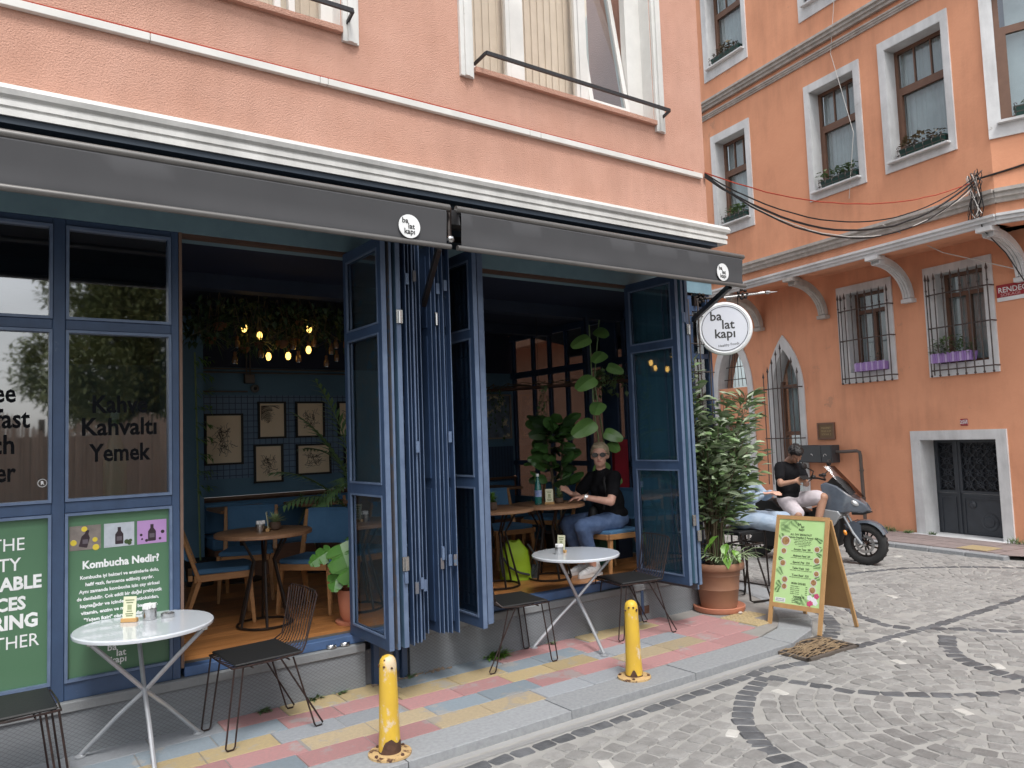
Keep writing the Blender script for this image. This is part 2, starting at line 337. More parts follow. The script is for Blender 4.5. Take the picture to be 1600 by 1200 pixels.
TXT = {}
def text_mesh(s, size, bold=0, align='CENTER', ls=1.0, cs=1.0):
    key = (s, round(size, 4), bold, align, ls)
    if key in TXT: return TXT[key].copy()
    cu = bpy.data.curves.new('t', 'FONT'); cu.body = s; cu.size = size; cu.align_x = align; cu.align_y = 'CENTER'; cu.offset = bold; cu.extrude = .0006; cu.space_line = ls; cu.resolution_u = 2; cu.space_character = cs
    o = bpy.data.objects.new('t', cu); C.objects.link(o); dg = bpy.context.evaluated_depsgraph_get()
    me = bpy.data.meshes.new_from_object(o.evaluated_get(dg)); bpy.data.objects.remove(o); bpy.data.curves.remove(cu); TXT[key] = me; return me.copy()
FY = Matrix.Rotation(rad(90), 4, 'X')     # text standing in XZ facing -Y
def frameM(o, xd, zd):
    x = V3(xd).normalized(); z = V3(zd).normalized(); n = x.cross(z)  # n points into the surface; text normal = x cross text-up
    return Matrix.Translation(o) @ Matrix((x, z, x.cross(z))).transposed().to_4x4()
def txt(parent, s, size, mat, M, align='CENTER', bold=0, sx=1, name='lettering', world=False, ls=1.0, w=None, cs=1.0):
    me = text_mesh(s, size, bold, align, ls, cs)
    if w:
        xs = [v.co.x for v in me.vertices]; sx = w/(max(xs)-min(xs))
    me.transform(M @ Matrix.Scale(sx, 4, (1, 0, 0))); return link(name, me, mat, parent, world)
def logo(parent, M, h, mat, world=False):
    """three stacked words of the cafe mark"""
    ms = []
    b = bmesh.new()
    for s, dx, dz in (('ba', -.30, .33), ('lat', .12, 0), ('kapı', 0, -.33)):
        me = text_mesh(s, h*.47, h*.008, 'CENTER'); me.transform(Matrix.Translation((dx*h, dz*h, 0))); b.from_mesh(me)
    me = bpy.data.meshes.new('logo'); b.to_mesh(me); b.free(); me.transform(M); return link('logo_lettering', me, mat, parent, world)
# ------------------------------------------------------------------ ground
def struct(name, mb, m, **k): return tagp(mb.build(name, m), kind='structure')
ground = struct('ground', MB().add([(-150, -150, -.12), (150, -150, -.12), (150, 150, -.12), (-150, 150, -.12)], [(0, 1, 2, 3)]), mt('far_ground', (.2, .19, .18), None, .95))
road = struct('road', MB().add([(-9, -7.2, -.0555), (11.9, -7.2, -.0555), (13.2, 5, -.0555), (13.2, 14, -.0555), (4, 14, -.0555), (4, 0, -.0555), (-9, 0, -.0555)], [tuple(range(7))]), mortar)
sub = struct('sidewalk', MB().prism([(x, y, -.11) for x, y in [(-9, .02), (-9, -1.06), (5.22, -1.06), (5.75, -.92), (6.15, -.62), (6.5, -.2), (6.75, .4), (6.9, 1.5), (6.95, 6), (6.2, 6), (6.2, .02)]], (0, 0, .103)), mt('joint_sand', (.30, .285, .27), None, .95))
def quadstone(pts, z0, z1, mat, name, parent, inset=.006, jit=.002, label=None):
    """one slab: polygon pts (ccw), with a small chamfer"""
    c = sum((V3((x, y, 0)) for x, y in pts), V3())/len(pts); n = len(pts); vs = []; a = U(-jit, jit)
    for k, (zz, ins) in enumerate(((z0, 0), (z1-.004, .0), (z1, inset))):
        for x, y in pts:
            d = (c-V3((x, y, 0))); d.normalize(); vs.append((x-c.x+d.x*ins, y-c.y+d.y*ins, zz+(a if k else 0)))
    fs = [tuple(2*n+i for i in range(n))]
    for L_ in range(2):
        for i in range(n): fs.append((L_*n+i, L_*n+(i+1) % n, (L_+1)*n+(i+1) % n, (L_+1)*n+i))
    m = MB(); m.v = vs; m.f = fs; o = m.build(name, mat, parent); o.location = (c.x, c.y, U(-.0012, .0012)); o.rotation_euler = (U(-.006, .006), U(-.006, .006), U(-.005, .005)); return o
rows = [(0, -.235), (-.235, -.45), (-.45, -.65), (-.65, -.855), (-.855, -1.055)]
runs = [[(-9, 'g'), (1.27, 'p'), (1.66, 'y'), (2.45, 'b'), (3.3, 'p'), (4.15, 'y'), (4.98, 'p'), (9, 'p')],
        [(-9, 'y'), (-.3, 'p'), (.45, 'b'), (1.58, 'p'), (2.34, 'y'), (3.2, 'b'), (3.95, 'p'), (9, 'p')],
        [(-9, 'p'), (-.3, 'b'), (.7, 'y'), (1.47, 'g'), (2.27, 'p'), (3.1, 'y'), (3.9, 'g'), (4.87, 'p'), (9, 'p')],
        [(-9, 'b'), (.2, 'p'), (1.56, 's'), (2.385, 'b'), (3.195, 'p'), (4.0, 's'), (4.88, 'p'), (9, 'p')],
        [(-9, 'y'), (.6, 'b'), (1.48, 'p'), (2.29, 's'), (3.08, 'g'), (3.9, 'p'), (9, 'p')]]
for (ya, yb), rr in zip(rows, runs):
    for (xa, k), (xb, _) in zip(rr, rr[1:]):
        x = xb if xb < 9 else 6.2; lo = max(xa, -2.0); xe = [5.2, 5.55, 5.55, 5.5, 5.28][rows.index((ya, yb))]
        x = min(x, xe)
        while x > lo+.03:
            w = min(.405, x-lo); g = .003
            quadstone([(x-w+g, yb+g), (x-g, yb+g), (x-g, ya-g), (x-w+g, ya-g)], -.01, 0, TILE[k], 'paving_tile', sub); x -= w
for x0, y0 in ((5.56, -.62), (5.56, -.83), (5.76, -.62)):   # tactile tiles
    o = quadstone([(x0, y0), (x0+.195, y0), (x0+.195, y0+.2), (x0, y0+.2)], -.01, 0, TILE['y'], 'tactile_tile', sub)
    b = MB()
    for i in range(4):
        for j in range(4): b.lathe([(.014, 0), (.010, .005)], 8, (-.075+i*.05, -.075+j*.05, 0))
    b.build('tile_bump', TILE['y'], o)
for x in range(11):     # slabs around the corner
    for y in range(10):
        X0, Y0 = 5.22+x*.40, -1.0+y*.42
        cx, cy = X0+.2, Y0+.21
        lim = 5.1+1.1*min(1, (cy+1.1)/.9)+min(.55, max(0, cy+.3)*.5)
        if cx < lim and not (cy < -.02 and cx < 6.02) and not (cx < 6.32 and cy > -.1): quadstone([(X0+.003, Y0+.003), (X0+.397, Y0+.003), (X0+.397, Y0+.417), (X0+.003, Y0+.417)], -.01, 0, TILE['g'], 'paving_slab', sub)
# kerb stones
kp = [(-2.6+1.13*i, -1.06, -1.34) for i in range(7)]
for x, a, b in kp: 
    quadstone([(x+.003, b), (x+1.127, b), (x+1.127, a-.003), (x+.003, a-.003)], -.07, 0, asph, 'kerb_stone', sub, .012)
pin = [(5.31, -1.06), (5.62, -.98), (5.90, -.80), (6.18, -.55), (6.45, -.2), (6.7, .3), (6.85, 1.2), (6.9, 2.4)]
pout = [(5.31, -1.34), (5.78, -1.2), (6.1, -1.0), (6.4, -.72), (6.72, -.32), (7.0, .22), (7.15, 1.15), (7.2, 2.4)]
for i in range(7): quadstone([pout[i], pout[i+1], pin[i+1], pin[i]], -.07, 0, asph, 'kerb_stone', sub, .012)
gut = struct('gutter', MB().prism([(x, y, z) for x, y, z in [(-4, -1.36, -.09), (-4, -1.47, -.09), (-4, -1.47, -.046), (-4, -1.44, -.05), (-4, -1.40, -.058), (-4, -1.36, -.05)]], (9.2, 0, 0)), gut_m)
# cobbles
dark = [[(-.5, -1.53), (2.45, -1.54), (3.79, -1.53), (4.77, -1.52), (5.15, -1.62)],
 [(4.61, -1.62), (4.4, -1.68), (4.21, -1.75), (4.0, -1.88), (3.81, -2.03), (3.7, -2.17), (3.59, -2.32), (3.53, -2.45), (3.49, -2.61), (3.46, -2.95), (3.55, -3.4), (3.9, -3.9)],
 [(4.61, -1.62), (4.69, -1.94), (4.74, -2.12), (4.86, -2.31), (5.02, -2.49), (5.2, -2.66), (5.42, -2.80), (5.62, -2.89), (5.95, -2.98), (6.4, -3.0)],
 [(5.68, -1.62), (6.26, -1.67), (6.82, -1.72), (7.64, -1.75), (8.46, -1.77), (9.6, -1.8)],
 [(7.3, -.45), (6.94, -.81), (6.65, -1.12), (6.52, -1.45), (6.57, -1.66), (6.84, -1.92), (7.05, -2.23), (7.6, -2.6)],
 [(6.56, -1.93), (6.23, -2.09), (6.02, -2.25), (5.92, -2.4), (5.85, -2.57), (5.79, -2.79), (5.85, -3.1)],
 [(8.0, .15), (8.66, .03), (9.25, -.2), (9.71, -.58), (10.13, -1.14), (10.3, -1.9)],
 [(5.7, -1.36), (5.95, -1.28), (6.2, -1.14), (6.51, -.85), (6.85, -.4), (7.12, .2)]]
whites = [(4.4, -1.87), (2.77, -1.95), (3.61, -2.11), (7.64, -.89), (6.14, -1.75), (5.58, -2.04), (5.99, -2.54), (4.9, -2.8), (10.0, .29), (8.8, .05), (10.11, -.99), (2.2, -2.6), (3.1, -3.0)]
taken = {}
def near(x, y, d):
    i, j = int(math.floor(x/.2)), int(math.floor(y/.2))
    for a in (-1, 0, 1):
        for b in (-1, 0, 1):
            for px, py, r in taken.get((i+a, j+b), ()):
                if (px-x)**2+(py-y)**2 < (d+r)**2: return True
    return False
def take(x, y, r): taken.setdefault((int(math.floor(x/.2)), int(math.floor(y/.2))), []).append((x, y, r))
def stone_mesh(L_, W_, ex=.42):
    m = MB(); n = 8; pts = []
    for k in range(n):
        t = 2*math.pi*(k+.5)/n; cx = math.copysign(abs(math.cos(t))**ex, math.cos(t)); cy = math.copysign(abs(math.sin(t))**ex, math.sin(t))
        pts.append((cx*L_/2*U(.9, 1.04), cy*W_/2*U(.9, 1.04)))
    h = [U(-.003, .003) for _ in range(n)]
    m.v = [(x, y, -.02) for x, y in pts]+[(x*.99, y*.99, -.0055+h[i]*.3) for i, (x, y) in enumerate(pts)]+[(x*.91, y*.91, h[i]*.7) for i, (x, y) in enumerate(pts)]+[(0, 0, .0015)]
    for l_ in range(2):
        for i in range(n): m.f.append((l_*n+i, l_*n+(i+1) % n, (l_+1)*n+(i+1) % n, (l_+1)*n+i))
    for i in range(n): m.f.append((2*n+i, 2*n+(i+1) % n, 3*n))
    return m
def stone(me, name, mat, x, y, a, z=-.05):
    o = bpy.data.objects.new(name, me); C.objects.link(o); o.parent = road; o.location = (x, y, z+U(-.002, .003)); o.rotation_euler = (U(-.02, .02), U(-.02, .02), a); return o
dmesh = []
for i in range(6):
    me = stone_mesh(.128+.02*R(), .092, .3).mesh(); me.materials.append(cobd); dmesh.append(me)
ndark = 0
for pl in dark:
    pts = [V3((x, y, 0)) for x, y in pl]; L_ = 0; nxt = .07
    for a, b in zip(pts, pts[1:]):
        d = (b-a).length
        while nxt <= L_+d:
            p = a.lerp(b, (nxt-L_)/d); an = math.atan2((b-a).y, (b-a).x)
            if not near(p.x, p.y, .03): stone(random.choice(dmesh), 'dark_sett', cobd, p.x, p.y, an+U(-.09, .09)+(math.pi/2 if pl is dark[1] or pl is dark[5] or pl is dark[7] else 0)); take(p.x, p.y, .045); ndark += 1
            nxt += (.107 if pl is dark[1] or pl is dark[5] or pl is dark[7] else .148)
        L_ += d
me = stone_mesh(.11, .075, .22).mesh(); me.materials.append(cobw)
for x, y in whites:
    if not near(x, y, .0): stone(me, 'white_sett', cobw, x, y, U(0, 1.5), -.049); take(x, y, .05)
centers = [(5.0, -2.95, 1.5), (6.0, -1.6, 1.38), (7.55, -1.3, 1.05), (7.2, -3.0, 1.4), (8.6, -1.4, 1.6)]
BIG = (5.2, -9.5)
def zone(x, y):
    for i, (cx, cy, r) in enumerate(centers):
        if (x-cx)**2+(y-cy)**2 < r*r: return i
    return -1
def inroad(x, y):
    if y > -1.60 and x < 5.3: return False
    if not (-3.2 < x < 10.55-.03*y and -4.6 < y < 8): return False
    if x > 7.25 or y < -1.5: return True
    for i in range(7):
        a, b = V3((*pout[i], 0)), V3((*pout[i+1], 0)); 
        if a.y <= y < b.y: return x > a.x+(b.x-a.x)*(y-a.y)/(b.y-a.y)+.07
    return y < -1.42
cand = []
for zi, (cx, cy, R0) in enumerate(centers+[(BIG[0], BIG[1], 14)]):
    z = zi if zi < len(centers) else -1; r = .06 if z >= 0 else 3.6
    while r < R0:
        n = max(3, int(2*math.pi*r/.128)); ph = R()*6
        for k in range(n):
            t = ph+2*math.pi*(k+U(-.12, .12))/n; x, y = cx+(r+U(-.008, .008))*math.cos(t), cy+(r+U(-.008, .008))*math.sin(t)
            if inroad(x, y) and zone(x, y) == z and not near(x, y, .048): cand.append((x, y, t+math.pi/2+U(-.1, .1))); take(x, y, .050)
        r += .113
gmesh = []
for i in range(9):
    m = stone_mesh(U(.112, .128), U(.100, .110), U(.3, .4)); me = m.mesh(); me.materials.append(cob); gmesh.append((m, me))
def inview(x, y):
    d = V3((x, y, -.05))-CAM; z = d.dot(fw)
    if z < .3: return 99
    px = 800+1190*d.dot(r2)/z; py = 600-1190*d.dot(u2)/z
    return z if (0 < px < 1600 and 0 < py < 1200) else 99
cand.sort(key=lambda c: inview(c[0], c[1]))
rest = MB()
for i, (x, y, a) in enumerate(cand):
    m, me = random.choice(gmesh)
    if i < 290: stone(me, 'cobblestone', cob, x, y, a)
    else:
        c, s_ = math.cos(a), math.sin(a); dz = -.05+U(-.002, .003); rest.add([(x+vx*c-vy*s_, y+vx*s_+vy*c, vz+dz) for vx, vy, vz in m.v], m.f)
cob2 = cob.copy()
rest.build('cobblestones', cob2, road, kind='stuff')
# drain grate at the kerb
t = thing('drain_grate', 'rusty iron drain grate filled with twigs set in the road by the kerb corner', 'drain grate', (5.43, -1.45, -.05), rad(-3))
m = MB(); 
for a, b, c_, d in ((-.31, .31, .16, .185), (-.31, .31, -.185, -.16), (-.31, -.285, -.185, .185), (.285, .31, -.185, .185)): m.box(a, b, c_, d, 0, .02)
m.build('grate_frame', mt('grate_iron', (.12, .10, .085), None, .8, 20, .4), t)
for i in range(15): 
    x = -.265+i*.038
    if i % 2 == 0: MB().box(x-.007, x+.007, -.158, .158, 0, .014).build('grate_bar', MATS['grate_iron'], t)
m = MB()
for i in range(110):
    x, y, a = U(-.27, .27), U(-.15, .15), U(-.5, .5)+rad(10); l_ = U(.04, .11); m.tube([(x-math.cos(a)*l_, y-math.sin(a)*l_*.6, U(.012, .02)), (x, y, U(.018, .028)), (x+math.cos(a)*l_, y+math.sin(a)*l_*.6, U(.012, .02))], .003, 3)
m.build('twigs', mt('straw_twigs', (.30, .22, .13), (.18, .12, .07), .9, 12), t, kind='stuff')
m = MB().box(-.28, .28, -.158, .158, -.01, .004); m.build('grate_pit', soil, t)

# far pavement in front of the orange building (local frame: x right, y into the wall)
OR = V3((11.9, 1.03, 0)); OA = rad(-98)
pav = thing('pavement', None, None, OR, OA); tagp(pav, kind='structure')
bx('pavement_bed', mt('pink_grey_paving', (.30, .245, .235), (.23, .19, .185), .9, 6, .4, 60), pav, -7, 1.9, -1.02, 0, -.11, .0)
for i in range(18): bx('kerb_stone', asph, pav, -7+i*.5+.004, -7+(i+1)*.5-.004, -1.16, -1.024, -.11, .004, bevel=.01)
m = MB()
for i in range(18):
    for j in range(4):
        bx('paving_tile', MATS['pink_grey_paving'], pav, -3.6+i*.3+.004, -3.6+(i+1)*.3-.004, -1.0+j*.25+.004, -1.0+(j+1)*.25-.004, .001, .007+U(0, .003)) if i % 1 == 0 else None
tagp(bx('tactile_paver', TILE['y'], pav, 1.28, 1.68, -.98, -.62, .011, .017))
pav2 = MB().prism([(x, y, 0) for x, y in [(1.9, 0), (1.9, -1.1), (7, 1.4), (6.6, 2.6)]], (0, 0, .004)); pav2.build('pavement_bed', MATS['pink_grey_paving'], pav)

# ------------------------------------------------------------------ generic window (local: x right, y into wall, z up)
def frame_ring(x0, x1, z0, z1, w, y0, y1, wb=None):
    wb = w if wb is None else wb
    m = MB(); m.box(x0, x0+w, y0, y1, z0, z1).box(x1-w, x1, y0, y1, z0, z1).box(x0+w, x1-w, y0, y1, z1-w, z1).box(x0+w, x1-w, y0, y1, z0, z0+wb); return m

# ================================================================== cafe building
cafe = thing('cafe_building', 'pink stuccoed cafe building with blue glazed shopfront, white cornice and big upper windows', 'building', (2.5, 0, 0))
Wd = dict(world=True)
# upper wall with window openings (3.35..5.42 x 4.72..7) and (-.3..2.2)
zc = 3.77
def wall_holes(name, mat, parent, x0, x1, z0, z1, holes, y0, y1, world=True):
    """wall slab with rectangular holes, built from butted boxes"""
    m = MB(); xs = sorted({x0, x1, *[h[0] for h in holes], *[h[1] for h in holes]})
    for a, b in zip(xs, xs[1:]):
        hs_ = sorted((h[2], h[3]) for h in holes if h[0] <= a and h[1] >= b); z = z0
        for p, q in hs_:
            if p > z: m.box(a, b, y0, y1, z, p)
            z = q
        if z < z1: m.box(a, b, y0, y1, z, z1)
    return m.build(name, mat, parent, world=world)
wall_holes('upper_wall', pink, cafe, -5, 6.20, 3.2, 7.6, [(3.36, 5.48, 4.76, 6.9), (-.32, 2.2, 4.76, 6.9)], 0, .3)
bx('side_wall', pink, cafe, 5.9, 6.20, .301, 5, 3.2, 7.6, **Wd)
bx('upper_floor', mt('upper_room_dark', (.25, .22, .2), None, .9), cafe, -5, 5.9, .31, 3, 4.3, 4.4, **Wd)
bx('upper_back_wall', MATS['upper_room_dark'], cafe, -5, 5.9, 2.2, 2.3, 4.4, 7.6, **Wd)
# cornice: stepped and rounded profile swept along x, returning round the corner
prof = [(0, 3.79), (-.10, 3.79), (-.145, 3.775), (-.16, 3.745), (-.15, 3.715), (-.125, 3.70), (-.125, 3.69), (-.135, 3.687), (-.135, 3.655), (-.12, 3.652), (-.12, 3.64), (-.13, 3.637), (-.13, 3.60), (0, 3.60)]
m = MB(); n = len(prof)
ring = lambda x, sgn: [(x+ (-y if sgn else 0), y, z) for y, z in prof]
a = [(-5, y, z) for y, z in prof]; b = [(6.202-y, y, z) for y, z in prof]; c_ = [(6.202-y, 4.0, z) for y, z in prof]
m.v = a+b+c_
for s_ in (0, n):
    for i in range(n): m.f.append((s_+i, s_+(i+1) % n, s_+n+(i+1) % n, s_+n+i))
m.f.append(tuple(range(n)))
m.build('cornice', white_trim, cafe, **Wd)
bx('soffit', mt('navy_fascia', (.02, .035, .055), None, .6), cafe, -5, 6.19, -.115, -.002, 3.56, 3.598, **Wd)
bx('fascia', mt('lit_teal_fascia', (.19, .31, .37), (.15, .25, .31), .6, wear=(.25, .2, .15), wsc=9, wth=.68), cafe, -5, 6.18, -.02, .25, 3.08, 3.2, **Wd)
bx('fascia', MATS['navy_fascia'], cafe, -5, 6.19, -.03, -.003, 3.205, 3.558, **Wd)
# plinth
def plinth(x0, x1, zt):
    m = MB().box(x0, x1, -.03, .2, -.05, zt-.06); m.build('plinth', plinth_m, cafe, **Wd)
    bx('plinth_ledge', mt('cement_ledge', (.24, .255, .265), (.19, .2, .21), .85, 6, .3, 60, wear=(.13, .13, .13), wsc=9, wth=.66), cafe, x0, x1, -.045, .2, zt-.058, zt, bevel=.006, **Wd)
plinth(-5, 2.27, .30); plinth(2.62, 6.2, .33)
bx('plinth', mt('patched_cement', (.17, .18, .2), (.11, .11, .12), .9, 9, .6, 30, wear=(.36, .33, .28), wsc=14, wth=.6), cafe, 2.272, 2.618, .0, .2, -.05, .24, **Wd)
for x in (2.345, 2.565): bx('post', blue, cafe, x-.02, x+.02, -.055, -.005, -.005, .5, **Wd)
# shopfront frames (x posts, z rails) front plane y=-.005, depth .06
fy0, fy1 = -.012, .055
ZR = [(.30, .40), (1.355, 1.42), (2.42, 2.48), (3.04, 3.08)]
for x0, x1 in ((-.62, -.555), (.38, .445), (1.02, 1.065)): 
    bx('frame_post', blue, cafe, x0, x1, fy0, fy1, .30, 3.08, bevel=.004, **Wd)
for x0, x1 in ((-.555, .38), (.445, 1.02)):
    for z0, z1 in ZR: bx('frame_rail', blue, cafe, x0, x1, fy0+.003, fy1-.003, z0, z1, bevel=.004, **Wd)
    for z0, z1 in ((.40, 1.355), (1.42, 2.42), (2.48, 3.04)):
        bd = frame_ring(x0+.001, x1-.001, z0+.001, z1-.001, .016, fy0-.008, fy1-.02).build('glazing_bead', blue_edge, cafe, **Wd)
        if z0 > 1: bx('pane', shop_glass, cafe, x0+.004, x1-.004, .018, .024, z0+.004, z1-.004, **Wd)
bx('frame_post', mt('weathered_wood_jamb', (.20, .13, .10), (.14, .09, .07), .8, 8), cafe, 1.067, 1.085, fy0, fy1+.05, .36, 3.08, **Wd)
# lower vinyl panels
pan_l = bx('poster_panel', green_v, cafe, -.553, .378, .008, .02, .402, 1.353, **Wd)
pan_r = bx('poster_panel', green_v, cafe, .447, 1.018, .008, .02, .402, 1.353, **Wd)
def FT(x, z, y=.0065): return Matrix.Translation((x, y, z)) @ FY
for s, z, sz, bo in (('THE', 1.20, .1, 0), ('COMMUNITY', 1.09, .1, .0008), ('SUSTAINABLE', .985, .1, .0035), ('RESOURCES', .875, .098, .0035), ('SHARING', .775, .104, .0042), ('TOGETHER', .665, .1, 0)):
    rx = {'THE': .255, 'COMMUNITY': .235, 'SUSTAINABLE': .335, 'RESOURCES': .26, 'SHARING': .32, 'TOGETHER': .325}[s]
    txt(pan_l, s, sz, wtext, FT(rx, z), 'RIGHT', bo, sx=.88, world=True)
txt(pan_r, 'Kombucha Nedir?', .062, wtext, FT(.742, 1.045), bold=.0022, w=.41, world=True)
LN = ['Kombucha iyi bakteri ve enzimlerle dolu,', 'hafif gazlı, fermente edilmiş çaydır.', 'Aynı zamanda kombucha için çay sirkesi', 'de denilebilir. Çok etkili bir doğal prebiyotik', 'kaynağıdır ve içinde çok antioksidan,', 'vitamin, enzim ve mineral barındırır.', '"Yaşam iksiri" olarak da adlandırılan', 'Kombucha yaklaşık 2000 yıl önce', 'keşfedilmiştir.']
for i, s in enumerate(LN): txt(pan_r, s, .027, wtext, FT(.735, .975-i*.0405), bold=.0009, w=[.42, .365, .43, .455, .42, .41, .38, .4, .17][i], world=True)
logo(pan_r, FT(.725, .515), .115, wtext, world=True)
# three product photographs printed on the poster
PH = [((.47, .632), mt('photo_taupe', (.16, .14, .13), (.24, .21, .19), .4, 20)), ((.648, .81), mt('photo_ice', (.38, .41, .46), (.5, .54, .6), .4, 14)), ((.826, .99), mt('photo_lilac', (.40, .23, .48), (.46, .28, .54), .4, 3))]
ybrown = mt('photo_dark_bottle', (.035, .022, .03), None, .4); ylem = mt('photo_lemon', (.7, .55, .06), None, .4); yleaf = mt('photo_leaf', (.05, .09, .03), None, .5)
for i, ((x0, x1), pm) in enumerate(PH):
    bx('photo_print', pm, pan_r, x0, x1, .0062, .0079, 1.135, 1.275, **Wd); cx = (x0+x1)/2; cz = 1.2
    bot = [(-.02, -.05), (.02, -.05), (.022, -.045), (.022, .008), (.009, .028), (.009, .05), (-.009, .05), (-.009, .028), (-.022, .008), (-.022, -.045)]
    an = -.25 if i == 0 else 0
    MB().prism([(cx+.0+px*math.cos(an)-pz*math.sin(an), .0060, cz+px*math.sin(an)+pz*math.cos(an)) for px, pz in bot], (0, -.0005, 0)).build('bottle_print', ybrown, pan_r, **Wd)
    MB().box(cx-.014, cx+.014, .0050, .0054, cz-.03, cz-.005).build('label_print', mt('photo_label', (.12, .10, .12), None, .5), pan_r, **Wd)
    m = MB()
    spots = [(-.06, -.02, .017), (.055, -.055, .018), (-.005, .055, .016), (.05, -.01, .014)] if i == 0 else ([(.04, -.04, .014), (.055, -.05, .012), (.06, -.035, .01)] if i == 1 else [(-.06, -.01, .008), (.06, 0, .011), (-.03, -.045, .009), (.045, -.04, .008), (-.055, -.035, .006)])
    for a_, b_, r_ in spots: m.lathe([(r_, 0), (r_*.9, .0006)], 10, (cx+a_, .0060, cz+b_), Matrix.Rotation(rad(90), 4, 'X'))
    m.build('garnish_print', [ylem, yleaf, ybrown][i], pan_r, **Wd)
# window lettering on the glass
gl_y = .016
for s, z, w in (('Coffee', 2.045, .30), ('Breakfast', 1.90, .43), ('Lunch', 1.755, .29), ('Dinner', 1.60, .30)): txt(cafe, s, .15, dtext, Matrix.Translation((.055, gl_y, z)) @ FY, w=w, bold=.0035, name='window_lettering', world=True)
for s, z, w in (('Kahve', 1.98, .30), ('Kahvaltı', 1.845, .405), ('Yemek', 1.69, .335)): txt(cafe, s, .145, dtext, Matrix.Translation((.735, gl_y, z)) @ FY, w=w, bold=.0035, name='window_lettering', world=True)
txt(cafe, 'R', .028, wtext, Matrix.Translation((.336, gl_y, 1.535)) @ FY, bold=.001, name='window_lettering', world=True)
MB().tube([(.336+.022*math.cos(k*.4), gl_y, 1.535+.022*math.sin(k*.4)) for k in range(16)], .0018, 4, closed=True).build('window_mark', wtext, cafe, **Wd)
# sills of the openings, lintels
sillm = mt('blue_sill', (.07, .14, .30), (.055, .10, .2), .5, 9, .1, 40, wear=(.22, .2, .18), wsc=16, wth=.66)
bx('sill', sillm, cafe, 1.087, 2.28, -.012, .075, .302, .362, bevel=.004, **Wd)
bx('sill', sillm, cafe, 2.62, 6.1, -.012, .075, .332, .40, bevel=.004, **Wd)
bx('threshold', mt('threshold_metal', (.2, .18, .16), None, .5, metal=.5), cafe, 1.087, 2.28, .077, .12, .34, .366, **Wd)
bx('lintel', mt('lintel_wood', (.10, .055, .04), None, .6), cafe, 1.087, 5.9, .0, .06, 3.055, 3.079, **Wd)
# pillar between the two folding stacks
bx('pillar', blue, cafe, 2.45, 2.60, .02, .3, .24, 3.08, **Wd)
# corner: posts and grille between right stack and the building corner, and side facade posts
for x in (5.62, 5.86, 6.13): bx('frame_post', blue, cafe, x-.03, x+.03, .0, .06, .40, 3.08, bevel=.004, **Wd)
for z in (2.9, 2.42, 1.38): bx('frame_rail', blue, cafe, 5.65, 6.10, .005, .05, z, z+.05, **Wd)
for a_, b_ in ((5.65, 5.83), (5.89, 6.10)): bx('pane', door_glass, cafe, a_, b_, .03, .036, .42, 2.9, **Wd)
for i in range(5):
    x = 5.50+i*.14; MB().tube([(x, -.05, .45), (x, -.05, 3.0)], .008, 5).build('grille_bar', iron, cafe, **Wd)
for i in range(9): MB().tube([(5.42, -.05, .6+i*.28), (6.12, -.05, .6+i*.28)], .006, 4).build('grille_bar', iron, cafe, **Wd)
# side facade (x = 6.1..6.18), seen from inside and out
SY = [.0, .42, .84, 1.26, 1.52, 1.95, 2.3, 2.65, 3.0, 3.45]
for k, y in enumerate(SY[1:]):
    w = .13 if y == 1.52 else .022
    bx('side_post', blue, cafe, 6.12, 6.17, y-w, y+w, .40, 3.02, **Wd)
for z0, z1 in ((.36, .9), (1.32, 1.38), (2.50, 2.58), (3.02, 3.2)): bx('side_rail', blue if z0 > .4 else teal_wall, cafe, 6.11, 6.175, .062, 3.5, z0, z1, **Wd)
for a_, b_ in zip(SY, SY[1:]):
    for z0, z1 in ((.9, 1.32), (1.38, 2.50), (2.58, 3.02)): bx('side_pane', side_glass, cafe, 6.14, 6.146, a_+.022+(.11 if a_ == 1.52 else 0)+(.05 if a_ == 0 else 0), b_-.022-(.11 if b_ == 1.52 else 0), z0, z1, **Wd)
bx('side_plinth', MATS['cement_ledge'], cafe, 6.0, 6.2, .201, 5, -.05, .36, **Wd)
# --- interior shell
bx('floor_slab', MATS['cement_ledge'], cafe, -1.6, 6.0, .202, 3.7, .0, .34, **Wd)
bx('ceiling', blue_dark, cafe, -1.6, 6.1, .26, 3.7, 3.1, 3.18, **Wd)
bx('back_wall', blue_dark, cafe, -1.6, 6.19, 3.5, 3.7, 2.58, 3.1, **Wd)
bx('back_wall', teal_wall, cafe, -1.6, 6.19, 3.5, 3.7, 1.17, 2.58, **Wd)
bx('tiled_wall', grid_m, cafe, 2.0, 4.6, 3.485, 3.498, 1.36, 2.27, **Wd)
bx('wall_rail', mt('wall_rail_wood', (.16, .08, .045), None, .5), cafe, 1.98, 6.1, 3.42, 3.499, 1.14, 1.168, **Wd)
bx('ribbed_panel', rib_m, cafe, 4.6, 6.1, 3.48, 3.498, .9, 1.58, **Wd)
bx('back_wall', dfloor, cafe, -1.6, 6.19, 3.5, 3.7, .36, 1.139, **Wd)
bx('left_wall', teal_wall, cafe, -1.7, -1.601, .202, 3.7, .36, 3.1, **Wd)
bx('wall_pier', teal_wall, cafe, 1.55, 1.97, 3.2, 3.499, .36, 3.1, **Wd)
bx('ceiling_beam', mt('navy_beam', (.018, .03, .06), None, .6), cafe, -1.6, 6.08, 1.2, 1.35, 2.98, 3.099, **Wd)
bx('ceiling_beam', MATS['navy_beam'], cafe, -1.6, 6.08, 2.5, 2.62, 2.98, 3.099, **Wd)
wood_fl = wood_fl
fl = thing('floor', None, None, (2, .1, .34)); tagp(fl, kind='structure')
